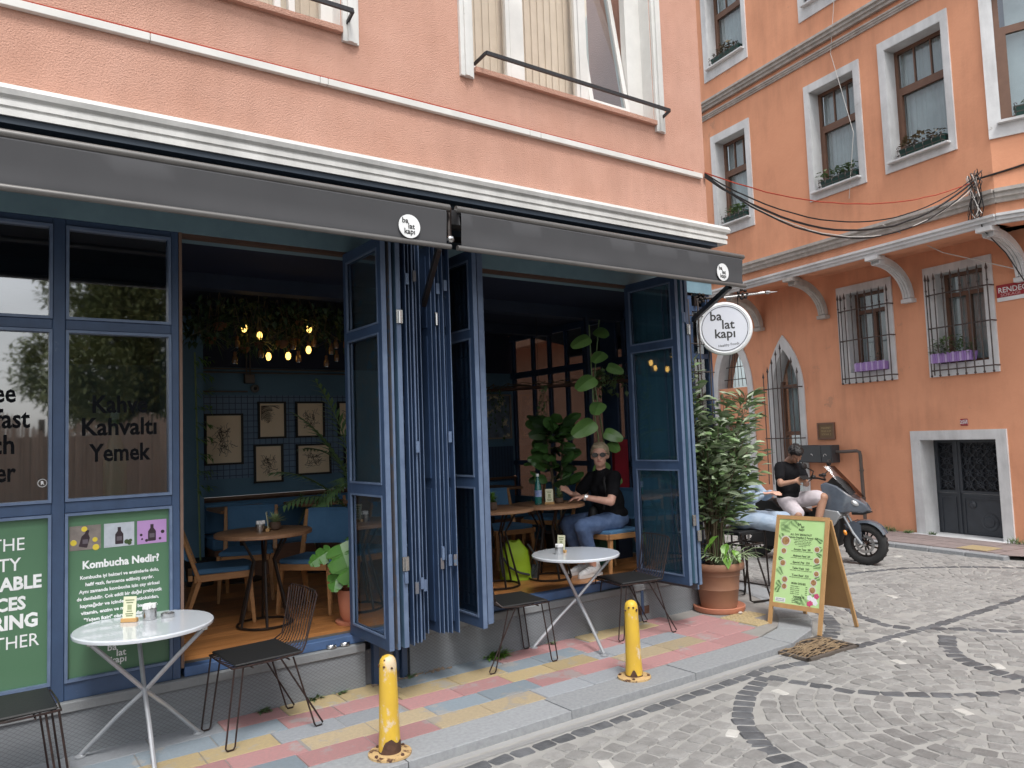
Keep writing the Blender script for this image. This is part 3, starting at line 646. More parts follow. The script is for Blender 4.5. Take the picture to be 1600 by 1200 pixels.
for j in range(26):
    y = .125+j*.125; x = -1.5+U(0, .8)
    while x < 6.0:
        w = U(1.2, 2.2); x1 = min(6.05, x+w); bx('floor_board', wood_fl, fl, x+.0015, x1-.0015, y+.0015, y+.1235, .341, .36+U(0, .0008), world=True); x = x1
# conduits and box
for z, x0, x1 in ((2.56, 1.99, 5), (2.52, 1.99, 5), (2.31, 1.99, 2.5)): MB().tube([(x0, 3.46, z), (x1, 3.46, z)], .009, 6).build('conduit', pipe_m, cafe, **Wd)
for x in (2.49, 2.53): MB().tube([(x, 3.46, 2.46), (x, 3.46, 3.09)], .009, 6).build('conduit', pipe_m, cafe, **Wd)
bx('junction_box', pipe_m, cafe, 2.46, 2.57, 3.42, 3.47, 2.4, 2.5, bevel=.005, **Wd)
t = thing('dome_camera', 'small round ceiling camera on the blue back wall under the conduit box', 'camera', (2.585, 3.46, 2.345))
MB().lathe([(.045, 0), (.045, .03), (.03, .035), (.0, .036)], 16, (0, .03, 0), Matrix.Rotation(rad(90), 4, 'X')).build('camera_housing', mt('grey_plastic', (.12, .12, .12), None, .4), t)
MB().ell((0, -.0, 0), .022, 12, 8).build('camera_lens', black, t)
# --- upper windows of the cafe building
def cafe_window(px, x0, x1, secs, lab_open=None):
    w = bx('window', pvc, cafe, x0, x1, .13, .19, 4.76, 4.82, **Wd)
    for q0, q1 in ((x0, x0+.06), (x1-.06, x1)): bx('frame_side', pvc, w, q0, q1, .13, .19, 4.82, 6.9, **Wd)
    for a, b in secs[1:-1]: pass
    for a, b in secs: 
        bx('pane', cafe_glass, w, a, b, .155, .161, 4.86, 6.9, **Wd)
        frame_ring(a-.045, b+.045, 4.815, 6.95, .045, .125, .18).build('sash', pvc, w, **Wd)
    bx('reveal', white_trim, w, x0+.001, x0+.006, .001, .129, 4.76, 6.9, **Wd); bx('reveal', white_trim, w, x1-.006, x1-.001, .001, .129, 4.76, 6.9, **Wd)
    bx('sill', pink, w, x0, x1, -.045, .128, 4.715, 4.758, **Wd)
    # moulded trims either side
    for s in (x0-.135, x1+.005):
        m = MB(); 
        for a, b, y in ((0, .035, -.03), (.035, .075, -.05), (.075, .11, -.04), (.11, .13, -.02)): m.box(s+a, s+b, y, -.001, 4.66, 7.2)
        m.build('trim', white_trim, w, **Wd)
    # vertical blinds
    k = 0; x = x0+.05
    while x < x1-.62 if lab_open else x < x1-.05:
        MB().ob((x+.045, .27, 5.9), (.094, .003, 2.3), Matrix.Rotation(U(.08, .26), 4, 'Z')).build('blind_slat', curt, w, **Wd); x += .078
    return w
w2 = cafe_window(0, 3.36, 5.48, [(3.44, 3.80), (3.99, 4.60)], True)
# tilted open sash at the right
sx0, sx1 = 4.74, 5.26; th = rad(-9)
Mt = Matrix.Translation((0, .12, 4.82)) @ Matrix.Rotation(th, 4, 'X')
m = frame_ring(sx0, sx1, 0, 2.1, .05, -.02, .03); m.v = [tuple(Mt @ V3(v)) for v in m.v]; m.build('tilted_sash', pvc, w2, **Wd)
m = MB().box(sx0+.05, sx1-.05, 0, .006, .05, 2.05); m.v = [tuple(Mt @ V3(v)) for v in m.v]; m.build('pane', win_glass, w2, **Wd)
bx('mullion', pvc, w2, 4.64, 4.74, .125, .185, 4.82, 6.9, **Wd); bx('mullion', pvc, w2, 3.84, 3.95, .12, .186, 4.82, 6.9, **Wd); bx('mullion', pvc, w2, 5.27, 5.42, .13, .2, 4.82, 6.9, **Wd)
w1 = cafe_window(0, -.32, 2.2, [(-.2, .6), (.75, 1.75), (1.9, 2.1)])
for x0, x1 in ((3.40, 5.56), (-.2, 2.24)):
    t = thing('window_rail', ('long black safety rail across the big upper window with the tilted sash' if x0 > 1 else 'black safety rail of the upper window cut by the top edge of the photo'), 'rail', (x0, -.06, 4.84))
    MB().bar((0, -.08, 0), (x1-x0, -.08, 0), .022, .03).bar((0, .1, -.02), (0, -.08, 0), .018, .025).bar((x1-x0, .1, -.06), (x1-x0, -.08, 0), .018, .025).build('rail_bar', mt('twisted_rail', (.02, .02, .022), (.05, .05, .055), .45, 60, metal=.4), t)
# white trunking and red cable along the facade
t = thing('cable_trunking', 'long white plastic cable trunking running across the pink facade', 'trunking', (2.5, 0, 4.3))
xs = [-5, .9, 2.02, 2.08, 3.9, 4.02, 6.12]
for a, b in zip(xs, xs[1:]): bx('trunking_length', pvc, t, a+.002, b-.002, -.04, -.001, 4.285, 4.335, world=True, bevel=.003)
o = MB().tube([(-5, -.02, 4.345)]+[(x*.5-4.5, -.02, 4.343+U(0, .006)) for x in range(22)], .006, 5).build('facade_cable', cable_r, world=False); tagp(o, 'thin red cable lying on top of the white trunking of the pink facade', 'cable')
# ================================================================== orange building (local: x right, y into wall, z up)
ora = thing('orange_building', 'orange plastered house with white window surrounds, projecting bay on scrolled brackets and pointed arches', 'building', OR, OA)
def holes2(name, mat, x0, x1, z0, z1, holes, y0, y1): return wall_holes(name, mat, ora, x0, x1, z0, z1, holes, y0, y1, world=False)
def arch_pts(cx, hw, zs, za, n=7):
    """pointed arch outline from right spring to left spring; two arcs"""
    pts = []
    h = za-zs; Rr = (hw*hw+h*h)/(2*hw)
    a1 = math.asin(h/Rr)
    for i in range(n+1):
        a = a1*i/n; pts.append((cx+hw-Rr+Rr*math.cos(a), zs+Rr*math.sin(a)))
    return pts + [(2*cx-x, z) for x, z in reversed(pts[:-1])]
ARCH = [(-2.37, .30, 2.35, 3.13, .25), (-3.72, .42, 2.45, 3.45, .3)]
LOW = [(-.95, -.21, 2.55, 3.91), (.63, 1.36, 2.54, 3.92)]
DOOR = (.2, 1.36, -.06, 1.44)
archholes = [(cx-hw, cx+hw, z0, zs) for cx, hw, zs, za, z0 in ARCH]
# lower wall: rectangular holes, arch heads filled by spandrel pieces
bxs = []
holes_all = LOW+[DOOR]+[(cx-hw, cx+hw, z0, za) for cx, hw, zs, za, z0 in ARCH]
holes2('lower_wall', orange, -15, 1.95, -.1, 4.4, holes_all, 0, .4)
for cx, hw, zs, za, z0 in ARCH:
    P = arch_pts(cx, hw, zs, za); k = len(P)//2
    for sgn, seg in ((1, P[:k+1]), (-1, P[k:])):
        xe = cx+sgn*hw; m = MB()
        for a, b in zip(seg, seg[1:]):
            m.prism([(a[0], 0, a[1]), (b[0], 0, b[1]), (xe, 0, b[1]), (xe, 0, a[1])], (0, .4, 0))
        m.build('arch_spandrel', orange, ora)
# right part of the wall beyond the corner
A2 = rad(28); ca, sa_ = math.cos(A2), math.sin(A2)
def obl(name, mat, x, y, u0, u1, z0, z1, t=.3, par=None, off=0):
    d = V3((ca, sa_, 0)); nn = V3((sa_, -ca, 0)); o = V3((x, y, 0))+nn*off
    return MB().prism([o+d*u0, o+d*u1, o+d*u1-nn*t, o+d*u0-nn*t], (0, 0, z1-z0)).build(name, mat, par or ora), (o, d, nn)
def obl2(name, mat, x, y, u0, u1, z0, z1, t=.3, par=None, off=0, **k):
    d = V3((ca, sa_, 0)); nn = V3((sa_, -ca, 0)); o = V3((x, y, z0))+nn*off
    return MB().prism([o+d*u0, o+d*u1, o+d*u1-nn*t, o+d*u0-nn*t], (0, 0, z1-z0)).build(name, mat, par or ora, **k)
obl2('lower_wall', orange, 1.95, 0, 0, 4.5, -.1, 4.4, .4)
# surrounds for low windows
def surround(par, x0, x1, z0, z1, ix0, ix1, iz0, iz1, y, d=.025, mat=None):
    m = MB(); mat = mat or white2; e = .004
    m.box(x0, ix0, y-d, y+.02, z0, z1).box(ix1, x1, y-d, y+.02, z0, z1).box(ix0, ix1, y-d, y+.02, iz1, z1).box(ix0, ix1, y-d, y+.02, z0, iz0)
    m.build('surround', mat, par)
    r = MB(); r.box(ix0-.001, ix0+.012, y-d+.002, y+.24, iz0, iz1).box(ix1-.012, ix1+.001, y-d+.002, y+.24, iz0, iz1).box(ix0+.012, ix1-.012, y-d+.002, y+.24, iz1-.012, iz1+.001).box(ix0+.012, ix1-.012, y-d+.002, y+.24, iz0-.001, iz0+.012)
    r.build('reveal', mat, par)
def sashes(par, x0, x1, z0, z1, y, kind='up'):
    w = .05; frame_ring(x0, x1, z0, z1, w, y, y+.06).build('frame', brn, par)
    zt = z1-(z1-z0)*(.36 if kind == 'up' else .24)
    if kind == 'up':
        MB().box(x0+w, x1-w, y-.012, y+.05, zt-.04, zt+.03).build('transom', brn, par)
        frame_ring(x0+w+.002, x1-w-.002, z0+w, zt-.042, .045, y-.02, y+.03).build('lower_sash', brn, par)
        for k in (1, 2):
            xx = x0+w+(x1-x0-2*w)*k/3; MB().box(xx-.009, xx+.009, y+.005, y+.045, zt+.03, z1-w).build('glazing_bar', brn, par)
    else:
        MB().box(x0+w, x1-w, y-.01, y+.05, zt-.03, zt+.03).build('transom', brn, par)
        xx = (x0+x1)/2; MB().box(xx-.035, xx+.035, y-.012, y+.05, z0+w, zt-.03).build('meeting_stile', brn, par)
    MB().box(x0+w, x1-w, y+.025, y+.031, z0+w, z1-w).build('pane', win_glass, par)
    m = MB(); n = 26; yy = y+.10      # pleated curtain
    for i in range(n+1):
        xx = x0+w*.5+(x1-x0-w)*i/n; dy = .012*math.sin(i*2.4)+.008*math.sin(i*.9)
        m.v += [(xx, yy+dy, z0+.03), (xx, yy+dy*.6, z1-.02)]
        if i: m.f.append((2*i-2, 2*i, 2*i+1, 2*i-1))
    m.build('curtain', lace, par, smooth=True)
    MB().box(x0-.02, x1+.02, y+.3, y+.32, z0-.05, z1+.05).build('dark_room', MATS['upper_room_dark'], par)
# planters
def leaves_cloud(m, cx, cy, cz, rx, ry, rz, n, L_=(.03, .06), w=.6, dr=.3, up=.4):
    for _ in range(n):
        a, b, c = U(-1, 1), U(-1, 1), U(-1, 1)
        if a*a+b*b+c*c > 1: continue
        l_ = U(*L_); m.leaf((cx+a*rx, cy+b*ry, cz+c*rz), (a+U(-.6, .6), b+U(-.6, .6), U(-.3, 1)*up+.2), l_, l_*w, droop=dr)
    return m
def planter(par_label, loc, w, boxm, plantm, colr=False, rot=0, guard=True, big=1.0, name='window_box', sub_n=90):
    wloc = ora.matrix_basis if False else None
    P = V3((OR.x, OR.y, 0)) + Matrix.Rotation(OA, 3, 'Z') @ V3(loc)
    t = thing(name, par_label, 'planter', P, OA+rot)
    m = MB(); m.prism([(-w/2+.02, -.06, 0), (w/2-.02, -.06, 0), (w/2-.02, .06, 0), (-w/2+.02, .06, 0)], (0, 0, .001))
    m = MB(); m.add([(-w/2+.02, -.055, 0), (w/2-.02, -.055, 0), (w/2-.02, .055, 0), (-w/2+.02, .055, 0), (-w/2, -.075, .13), (w/2, -.075, .13), (w/2, .075, .13), (-w/2, .075, .13)], [(3, 2, 1, 0), (0, 1, 5, 4), (1, 2, 6, 5), (2, 3, 7, 6), (3, 0, 4, 7), (4, 5, 6, 7)])
    if colr:
        m.build('box', boxm, t)
        k = int(w/.035)
        for i in range(k): bx('box_slat', boxm if i % 3 else mt('pale_purple_slat', (.5, .38, .66), None, .5), t, -w/2+i*w/k+.003, -w/2+(i+1)*w/k-.003, -.09, -.078, -.0, .135+.008*(i % 2))
    else: m.build('box', boxm, t)
    f = MB()
    for _ in range(9):
        leaves_cloud(f, U(-w/2, w/2)*.85, U(-.05, .03), .17+U(0, .04)*big, .10, .08, .085*big, int(sub_n*.3), (.04, .085), .75)
    f.build('plant', plantm, t, kind='stuff')
    if guard:
        g = []
        for i in range(6):
            x = -w/2+.02+(w-.04)*i/5; pts = [(x, -.13+.012*math.sin(k*1.2), .0+k*.018) for k in range(7)]+[(x+.02*math.cos(a), -.13, .126+.02*math.sin(a)) for a in (2.4, 1.6, .6, -.4)]
            MB().tube(pts, .005, 4).build('scroll', iron, t)
        MB().tube([(-w/2, .0, .1), (-w/2, -.125, .1), (w/2, -.125, .1), (w/2, .0, .1)], .005, 4).build('guard_rail', iron, t)
        MB().tube([(-w/2, .0, .03), (-w/2, -.125, .03), (w/2, -.125, .03), (w/2, .0, .03)], .005, 4).build('guard_rail', iron, t)
    return t
# lower barred windows
def grille(par, x0, x1, z0, z1, y, n, rails, spears=True):
    for i in range(n):
        x = x0+(x1-x0)*i/(n-1); m = MB(); m.tube([(x, y, z0-.05), (x, y, z1)], .0095, 5)
        if spears: m.lathe([(.009, 0), (.022, .03), (.016, .05), (.001, .12)], 6, (x, y, z1)); m.lathe([(.009, -.02), (.018, 0), (.009, .02)], 6, (x, y, z1-.14)); m.ell((x, y, z0-.06), .019, 6, 5)
        m.build('bar', iron, par)
    for z in rails: MB().tube([(x0-.01, y+.14, z), (x0-.01, y, z), (x1+.02, y, z), (x1+.02, y+.14, z)], .010, 4).build('crossbar', iron, par)
    for xx in (x0,):
        for k in (1,): 
            m = MB().tube([(xx, y+.07, z0-.05), (xx, y+.07, z1)], .0095, 5); m.lathe([(.009, 0), (.022, .03), (.016, .05), (.001, .12)], 6, (xx, y+.07, z1)); m.build('bar', iron, par)
for (o0, o1, p0, p1), (i0, i1, j0, j1) in (((-1.13, -.09, 2.39, 4.03), LOW[0]), ((.45, 1.48, 2.37, 4.03), LOW[1])):
    w = bx('window', brn, ora, i0+.01, i1-.01, .25, .31, j0+.012, j0+.03)
    surround(w, o0, o1, p0, p1, i0, i1, j0, j1, 0)
    sashes(w, i0+.012, i1-.012, j0+.012, j1-.012, .20, 'low')
    grille(w, o0+.1, o1-.02, j0-.1, j1-.12, -.12, 8, (j0-.08, j0+.55, j0+1.05))
planter('row of lilac slats box behind the bars of the left barred window, no plant showing', (-.5, -.04, 2.57), .56, purple, leafd, True, guard=False, sub_n=5)
planter('lilac slatted box with leafy green geranium behind the bars of the right barred window', (.86, -.04, 2.57), .62, purple, leafm, True, guard=False, big=1.9, sub_n=160)
# arches
for k, (cx, hw, zs, za, z0) in enumerate(ARCH):
    w = bx('arched_window' if k == 0 else 'arched_doorway', brn, ora, cx-hw+.02, cx+hw-.02, .26, .3, z0, z0+.05)
    Pi = [(cx+hw, z0)]+arch_pts(cx, hw, zs, za, 8)+[(cx-hw, z0)]; q = .13
    Po = [(cx+hw+q, z0)]+arch_pts(cx, hw+q, zs, za+.27, 8)+[(cx-hw-q, z0)]
    m = MB(); n = len(Pi)
    for i in range(n-1):
        a, b, c, d = Po[i], Po[i+1], Pi[i+1], Pi[i]
        m.prism([(a[0], -.025, a[1]), (b[0], -.025, b[1]), (c[0], -.025, c[1]), (d[0], -.025, d[1])], (0, .024, 0))
        m.prism([(c[0], -.023, c[1]), (d[0], -.023, d[1]), (d[0]+(cx-d[0])*.02, -.023, d[1]), (c[0]+(cx-c[0])*.02, -.023, c[1])], (0, .26, 0))
    m.build('arch_surround', white2, w)
    MB().prism([(x, .24, z) for x, z in Pi], (0, .004, 0)).build('pane', win_glass, w)
    if k == 0:
        MB().box(cx-hw, cx-hw+.09, .17, .235, z0, zs+.2).build('frame', brn, w); MB().box(cx+hw-.07, cx+hw, .17, .235, z0, zs+.1).build('frame', brn, w)
        for z in (1.55, 2.42): MB().box(cx-hw+.09, cx+hw-.07, .175, .235, z, z+.07).build('transom', brn, w)
        m = MB(); 
        for i in range(15):
            x = cx-hw+.08+(2*hw-.14)*i/14; m.v += [(x, .30+.012*math.sin(i*2), 1.62), (x, .30+.008*math.sin(i*2), 2.95)]
            if i: m.f.append((2*i-2, 2*i, 2*i+1, 2*i-1))
        m.build('curtain', lace, w, smooth=True)
        for i, x in enumerate((-.42, -.31, -.2, -.09, .02, .26, .38)): 
            zt = [2.62, 2.72, 2.87, 3.02, 3.12, 2.85, 2.65][i]; m = MB().tube([(cx+x, -.12, z0+.4), (cx+x, -.12, zt)], .0095, 5); m.lathe([(.009, 0), (.022, .03), (.016, .05), (.001, .12)], 6, (cx+x, -.12, zt)); m.build('bar', iron, w)
        for z in (1.5, 2.42): MB().tube([(cx-.45, .0, z), (cx-.45, -.12, z), (cx+.4, -.12, z), (cx+.4, .0, z)], .010, 4).build('crossbar', iron, w)
    else:
        MB().box(cx-hw+.001, cx+hw-.001, .02, .2, 1.8, 2.52).build('sign_panel', orange, w)
        txt(w, 'PEDERLEZ PATRİKO RÜM', .16, mt('faded_letters', (.16, .08, .05), None, .8), Matrix.Translation((cx, .016, 2.3)) @ FY, w=.78, bold=.002)
        for i in range(7): MB().tube([(cx-hw+.1+i*.11, .15, 2.55), (cx+(i-3)*.05, .15, 3.4)], .008, 4).build('bar', iron, w)
        for z in (2.7, 2.95): MB().tube([(cx-hw, .15, z), (cx+hw, .15, z)], .008, 4).build('bar', iron, w)
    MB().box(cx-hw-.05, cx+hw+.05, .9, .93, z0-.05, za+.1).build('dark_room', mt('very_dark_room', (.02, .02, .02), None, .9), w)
# door with geometric screen
d = bx('door', charc, ora, .201, .225, .30, .36, -.04, 1.43)
m = MB(); m.box(.06, .2, -.03, .015, -.05, 1.57).box(1.36, 1.5, -.03, .015, -.05, 1.57).box(.2, 1.36, -.03, .015, 1.44, 1.57); m.build('surround', white2, d)
m = MB(); m.box(.2, .212, -.028, .36, -.05, 1.44).box(1.348, 1.36, -.028, .36, -.05, 1.44).box(.212, 1.348, -.028, .36, 1.428, 1.44); m.build('reveal', white2, d)
LX = [(.225, .55), (.58, 1.34)]
bx('door_stile', charc, d, .55, .58, .29, .37, -.04, 1.42)
for x0, x1 in LX:
    fr = frame_ring(x0, x1, .62, 1.42, .045, .30, .35, .04); fr.build('leaf_frame', charc, d)
    bx('lower_panel', charc, d, x0, x1, .31, .345, -.04, .615); frame_ring(x0+.04, x1-.04, .02, .56, .02, .297, .309).build('panel_moulding', charc, d)
    m = MB(); s_ = .108; cx0 = x0+.045; w_ = x1-x0-.09
    nx, nz = max(1, round(w_/.17)), 4; sx = w_/nx; sz = .70/nz
    for i in range(nx):
        for j in range(nz):
            cx, cz = cx0+(i+.5)*sx, .665+(j+.5)*sz; st = [(cx+math.cos(k*math.pi/8)*(sx*.5 if k % 2 == 0 else sx*.26), .325, cz+math.sin(k*math.pi/8)*(sz*.5 if k % 2 == 0 else sz*.26)) for k in range(16)]
            m.tube(st, .008, 4, closed=True); m.tube([(cx+sx*.22*math.cos(k*math.pi/4), .325, cz+sz*.22*math.sin(k*math.pi/4)) for k in range(8)], .007, 4, closed=True)
            m.tube([(cx-sx/2, .325, cz-sz/2), (cx+sx/2, .325, cz+sz/2)], .006, 4); m.tube([(cx+sx/2, .325, cz-sz/2), (cx-sx/2, .325, cz+sz/2)], .006, 4)
    m.build('fretwork', charc, d)
bx('door_glass', mt('dark_door_glass', (.008, .01, .016), None, .3), d, .226, 1.339, .347, .35, .62, 1.42)
MB().lathe([(.055, 0), (.055, .012), (.03, .03), (.0, .032)], 16, (.75, .307, .46), Matrix.Rotation(rad(90), 4, 'X')).build('door_knob', charc, d)
m = MB(); M9 = Matrix.Rotation(rad(90), 4, 'X')
m.lathe([(.13, 0), (.13, .006), (.11, .008), (.10, .003), (.08, .003), (.07, .014), (.0, .02)], 20, (.98, .306, .22), M9); m.build('door_boss', charc, d)
bx('door_step', white2, d, .0, 1.5, -.12, .3, -.06, .012, bevel=.01)
# bay: main front, its return, soffit and bands
YB = -.8
UP = [(-3.0, -2.2, 5.52, 7.16), (-.77, .10, 5.50, 7.19), (.63, 1.52, 5.52, 7.24)]
TOP = [(-3.05, -2.12, 8.62, 10.3), (-.74, .15, 8.65, 10.3)]
UO = [(-3.1, -2.1, 5.33, 7.3), (-.86, .2, 5.37, 7.31), (.53, 1.61, 5.38, 7.37)]; TO = [(-3.17, -2.04, 8.4, 10.5), (-.86, .25, 8.42, 10.5)]
holes2('upper_wall', orange, -15, 2.04, 4.23, 11, UP+TOP, YB, YB+.3)
def bay_window(o, i, lab):
    w = MB().box(i[0]+.01, i[1]-.01, YB+.25, YB+.29, i[2]+.012, i[2]+.03).build('window', brn, ora)
    surround(w, *o, *i, YB); sashes(w, i[0]+.012, i[1]-.012, i[2]+.012, min(i[3], 10.3)-.012, YB+.2)
    bx('sill', white2, w, i[0]-.02, i[1]+.02, YB-.1, YB+.195, i[2]-.03, i[2]+.003, bevel=.006)
    return w
for o_, i_ in zip(UO+TO, UP+TOP): bay_window(o_, i_, '')
L1 = ['green window box with sparse greenery on the first-floor sill nearest the pink building', 'green window box with bushy foliage on the sill of the middle first-floor window', 'green window box of dry brownish plants on the right straight-fronted first-floor window']
for k, (i_, pm) in enumerate(zip(UP, (leafm, leafm, dry))): planter(L1[k], ((i_[0]+i_[1])/2+.05, YB+.03, i_[2]+.006), i_[1]-i_[0]-.2, dgreen, pm, big=1.3 if k != 2 else 1.1, sub_n=120)
planter('window box with pale dried blooms on the top-floor sill beside the pink building', ((TOP[0][0]+TOP[0][1])/2, YB+.03, 8.626), .72, dgreen, dry, big=1.4)
planter('window box behind scrolled iron on the top-floor sill at the upper edge of the photo', ((TOP[1][0]+TOP[1][1])/2, YB+.03, 8.656), .7, dgreen, leafd)
# oblique facet at the right
for a, b, z0, z1 in ((0, 5, 4.23, 5.55), (0, .12, 5.55, 7.5), (1.15, 5, 5.55, 7.5), (0, 5, 7.5, 11)): obl2('upper_wall', orange, 2.04, YB, a, b, z0, z1)
w = obl2('window', brn, 2.04, YB, .13, 1.14, 5.56, 5.58, .05, off=-.24)
for a, b, z0, z1 in ((-.01, .12, 5.35, 7.6), (1.15, 1.3, 5.35, 7.6), (.12, 1.15, 5.35, 5.55), (.12, 1.15, 7.5, 7.6)): obl2('surround', white2, 2.04, YB, a, b, z0, z1, .03, w, .025)
for a, b, z0, z1 in ((.12, .135, 5.55, 7.5), (1.135, 1.15, 5.55, 7.5)): obl2('reveal', white2, 2.04, YB, a, b, z0, z1, .25, w, .02)
for a, b, z0, z1 in ((.136, .2, 5.58, 7.5), (1.07, 1.134, 5.58, 7.5), (.2, 1.07, 6.75, 6.85), (.2, .26, 5.58, 6.75), (.26, 1.07, 5.58, 5.64)): obl2('frame', brn, 2.04, YB, a, b, z0, z1, .05, w, -.12)
obl2('pane', win_glass, 2.04, YB, .2, 1.07, 5.64, 7.5, .006, w, -.15)
obl2('curtain', lace, 2.04, YB, .26, .5, 5.6, 7.5, .02, w, -.22)
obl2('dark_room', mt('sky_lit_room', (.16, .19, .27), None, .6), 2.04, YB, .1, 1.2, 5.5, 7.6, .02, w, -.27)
obl2('sill', white2, 2.04, YB, .1, 1.17, 5.52, 5.553, .26, w, .10)
pf = V3((2.04, YB, 5.56))+V3((ca, sa_, 0))*.68+V3((sa_, -ca, 0))*.03
planter('dark green window box with leafy plant on the angled bay window at the right edge', pf, .8, dgreen, leafm, rot=A2, guard=True)
# mouldings
def moulding(name, z0, z1, prj, x0, x1, mat, y=YB, cuts=3, facet=True):
    h = z1-z0; pr = [(y+.002, z0), (y-prj*.45, z0), (y-prj*.5, z0+h*.3), (y-prj*.75, z0+h*.36), (y-prj*.72, z0+h*.66), (y-prj, z0+h*.74), (y-prj, z1), (y+.002, z1)]
    m = MB(); m.prism([(x0, a, b) for a, b in pr], (x1-x0, 0, 0))
    o = m.build(name, mat, ora)
    if facet:
        d_ = V3((ca, sa_, 0)); nn = V3((sa_, -ca, 0)); oo = V3((2.04, YB, 0))
        MB().prism([oo+nn*(YB-a)+V3((0, 0, b)) for a, b in pr], d_*5).build(name, mat, ora)
moulding('moulding', 4.50, 4.67, .12, -6.9, 2.04+.03, grey_mould)
moulding('moulding', 4.22, 4.35, .10, -6.9, 2.04+.02, white2)
moulding('moulding', 7.86, 8.0, .14, -6.9, 2.04+.03, grey_mould)
moulding('moulding', 7.68, 7.76, .07, -6.9, 2.04+.02, grey_mould)
bx('bay_soffit', orange, ora, -7, 2.04, YB+.301, 0, 4.28, 4.33)
obl2('bay_soffit', orange, 2.04, YB, 0, 5, 4.28, 4.33, .9, off=-.301)
# scrolled brackets
for u in (-2.88, -1.39, .22, 1.90):
    m = MB(); n = 9; W_ = .075
    for off, wd, ex in ((0, W_, 0), (-.045, .018, .018), (0, .018, .018), (.045, .018, .018)):
        pts_o = []; pts_i = []
        for i in range(n+1):
            t = i/n; a = t*math.pi/2; yy, zz = -.78+.76*math.sin(a), 3.62+.60*math.cos(a); tk = .11*(1-.35*t)+ex
            nx_, nz_ = -math.sin(a), -math.cos(a); ln = 1
            pts_i.append((yy, zz)); pts_o.append((yy+tk*nx_/ln, zz+tk*nz_/ln))
        for i in range(n):
            a_, b_, c_, d_ = pts_i[i], pts_i[i+1], pts_o[i+1], pts_o[i]
            m.prism([(u+off-wd, y, z) for y, z in (a_, b_, c_, d_)], (2*wd, 0, 0))
    m.box(u-.09, u+.09, -.12, -.001, 3.55, 3.61).box(u-.1, u+.1, -.88, -.68, 4.16, 4.22)
    m.build('bracket', grey_mould if u < 0 else white2, ora)
# fittings
def onW(x, y, z): return OR + Matrix.Rotation(OA, 3, 'Z') @ V3((x, y, z))
t = thing('meter_cabinet', 'charcoal metal meter cabinet on the orange wall behind the scooter rider', 'cabinet', onW(-1.64, 0, 1.22), OA)
bx('cabinet_body', meterm, t, -.37, .36, -.2, -.001, -.15, .15, bevel=.006); bx('cabinet_door', meterm, t, -.36, .14, -.212, -.202, -.14, .14, bevel=.004); bx('cabinet_door', meterm, t, .15, .35, -.212, -.202, -.14, .14, bevel=.004)
for x, z in ((-.28, .02), (-.06, -.03), (.23, -.03)): MB().tube([(x+.028*math.cos(k*.5), -.216, z+.03*math.sin(k*.5)) for k in range(int(5+x*x*60))], .006, 4).build('sticker', mt('torn_sticker', (.5, .5, .5), None, .8), t)
t = thing('downpipe', 'dark bent gas pipe running from the meter cabinet down the orange wall', 'pipe', onW(-.8, 0, 0), OA)
MB().tube([(-.47, -.1, 1.25), (-.06, -.1, 1.27), (-.01, -.1, 1.25), (.0, -.1, 1.2), (.01, -.1, .3), (.01, -.1, 0)], .028, 8).build('pipe_run', pipe_m, t, smooth=True)
for z in (.95, .5): MB().lathe([(.036, -.015), (.036, .015)], 8, (.005, -.1, z)).build('pipe_clip', pipe_m, t)
t = thing('wall_plaque', 'small brown framed plaque on the orange wall above the meter cabinet', 'plaque', onW(-1.52, 0, 1.61), OA)
frame_ring(-.18, .18, -.145, .145, .03, -.03, 0).build('plaque_frame', brn, t); pl = bx('plaque_plate', mt('brass_plate', (.17, .10, .045), None, .45), t, -.15, .15, -.018, -.002, -.115, .115)
for i, s in enumerate(('MEHMET', 'FENER RUM', 'SOKAK 2')): txt(t, s, .05, mt('plaque_gold', (.4, .3, .14), None, .5), Matrix.Translation((0, -.019, .05-i*.055)) @ FY, w=.2)
t = thing('house_number', 'small red house number plate above the dark door', 'number plate', onW(.91, 0, 1.68), OA)
bx('plate', redsign, t, -.055, .055, -.012, -.001, -.05, .05, bevel=.004); txt(t, '2ᴬ', .07, wtext, Matrix.Translation((0, -.0135, 0)) @ FY, bold=.001)
t = thing('house_number', 'tiny red number plate between the two pointed arches', 'number plate', onW(-2.98, 0, 2.2), OA)
bx('plate', redsign, t, -.04, .04, -.012, -.001, -.04, .04); txt(t, '4', .05, wtext, Matrix.Translation((0, -.0135, 0)) @ FY)
t = thing('street_sign', 'red and white street name plate on the orange wall at the right edge', 'street sign', onW(1.52, 0, 3.45), OA)
bx('sign_plate', redsign, t, .0, .7, -.02, -.002, -.06, .115); bx('sign_plate', wtext, t, .0, .7, -.019, -.001, -.115, -.062)
txt(t, 'RENDECİ', .105, wtext, Matrix.Translation((.02, -.022, .035)) @ FY, 'LEFT', w=.42, bold=.001); txt(t, 'SOKAĞI  2', .06, mt('pink_text', (.75, .45, .45), None, .5), Matrix.Translation((.05, -.022, -.032)) @ FY, 'LEFT', w=.34)
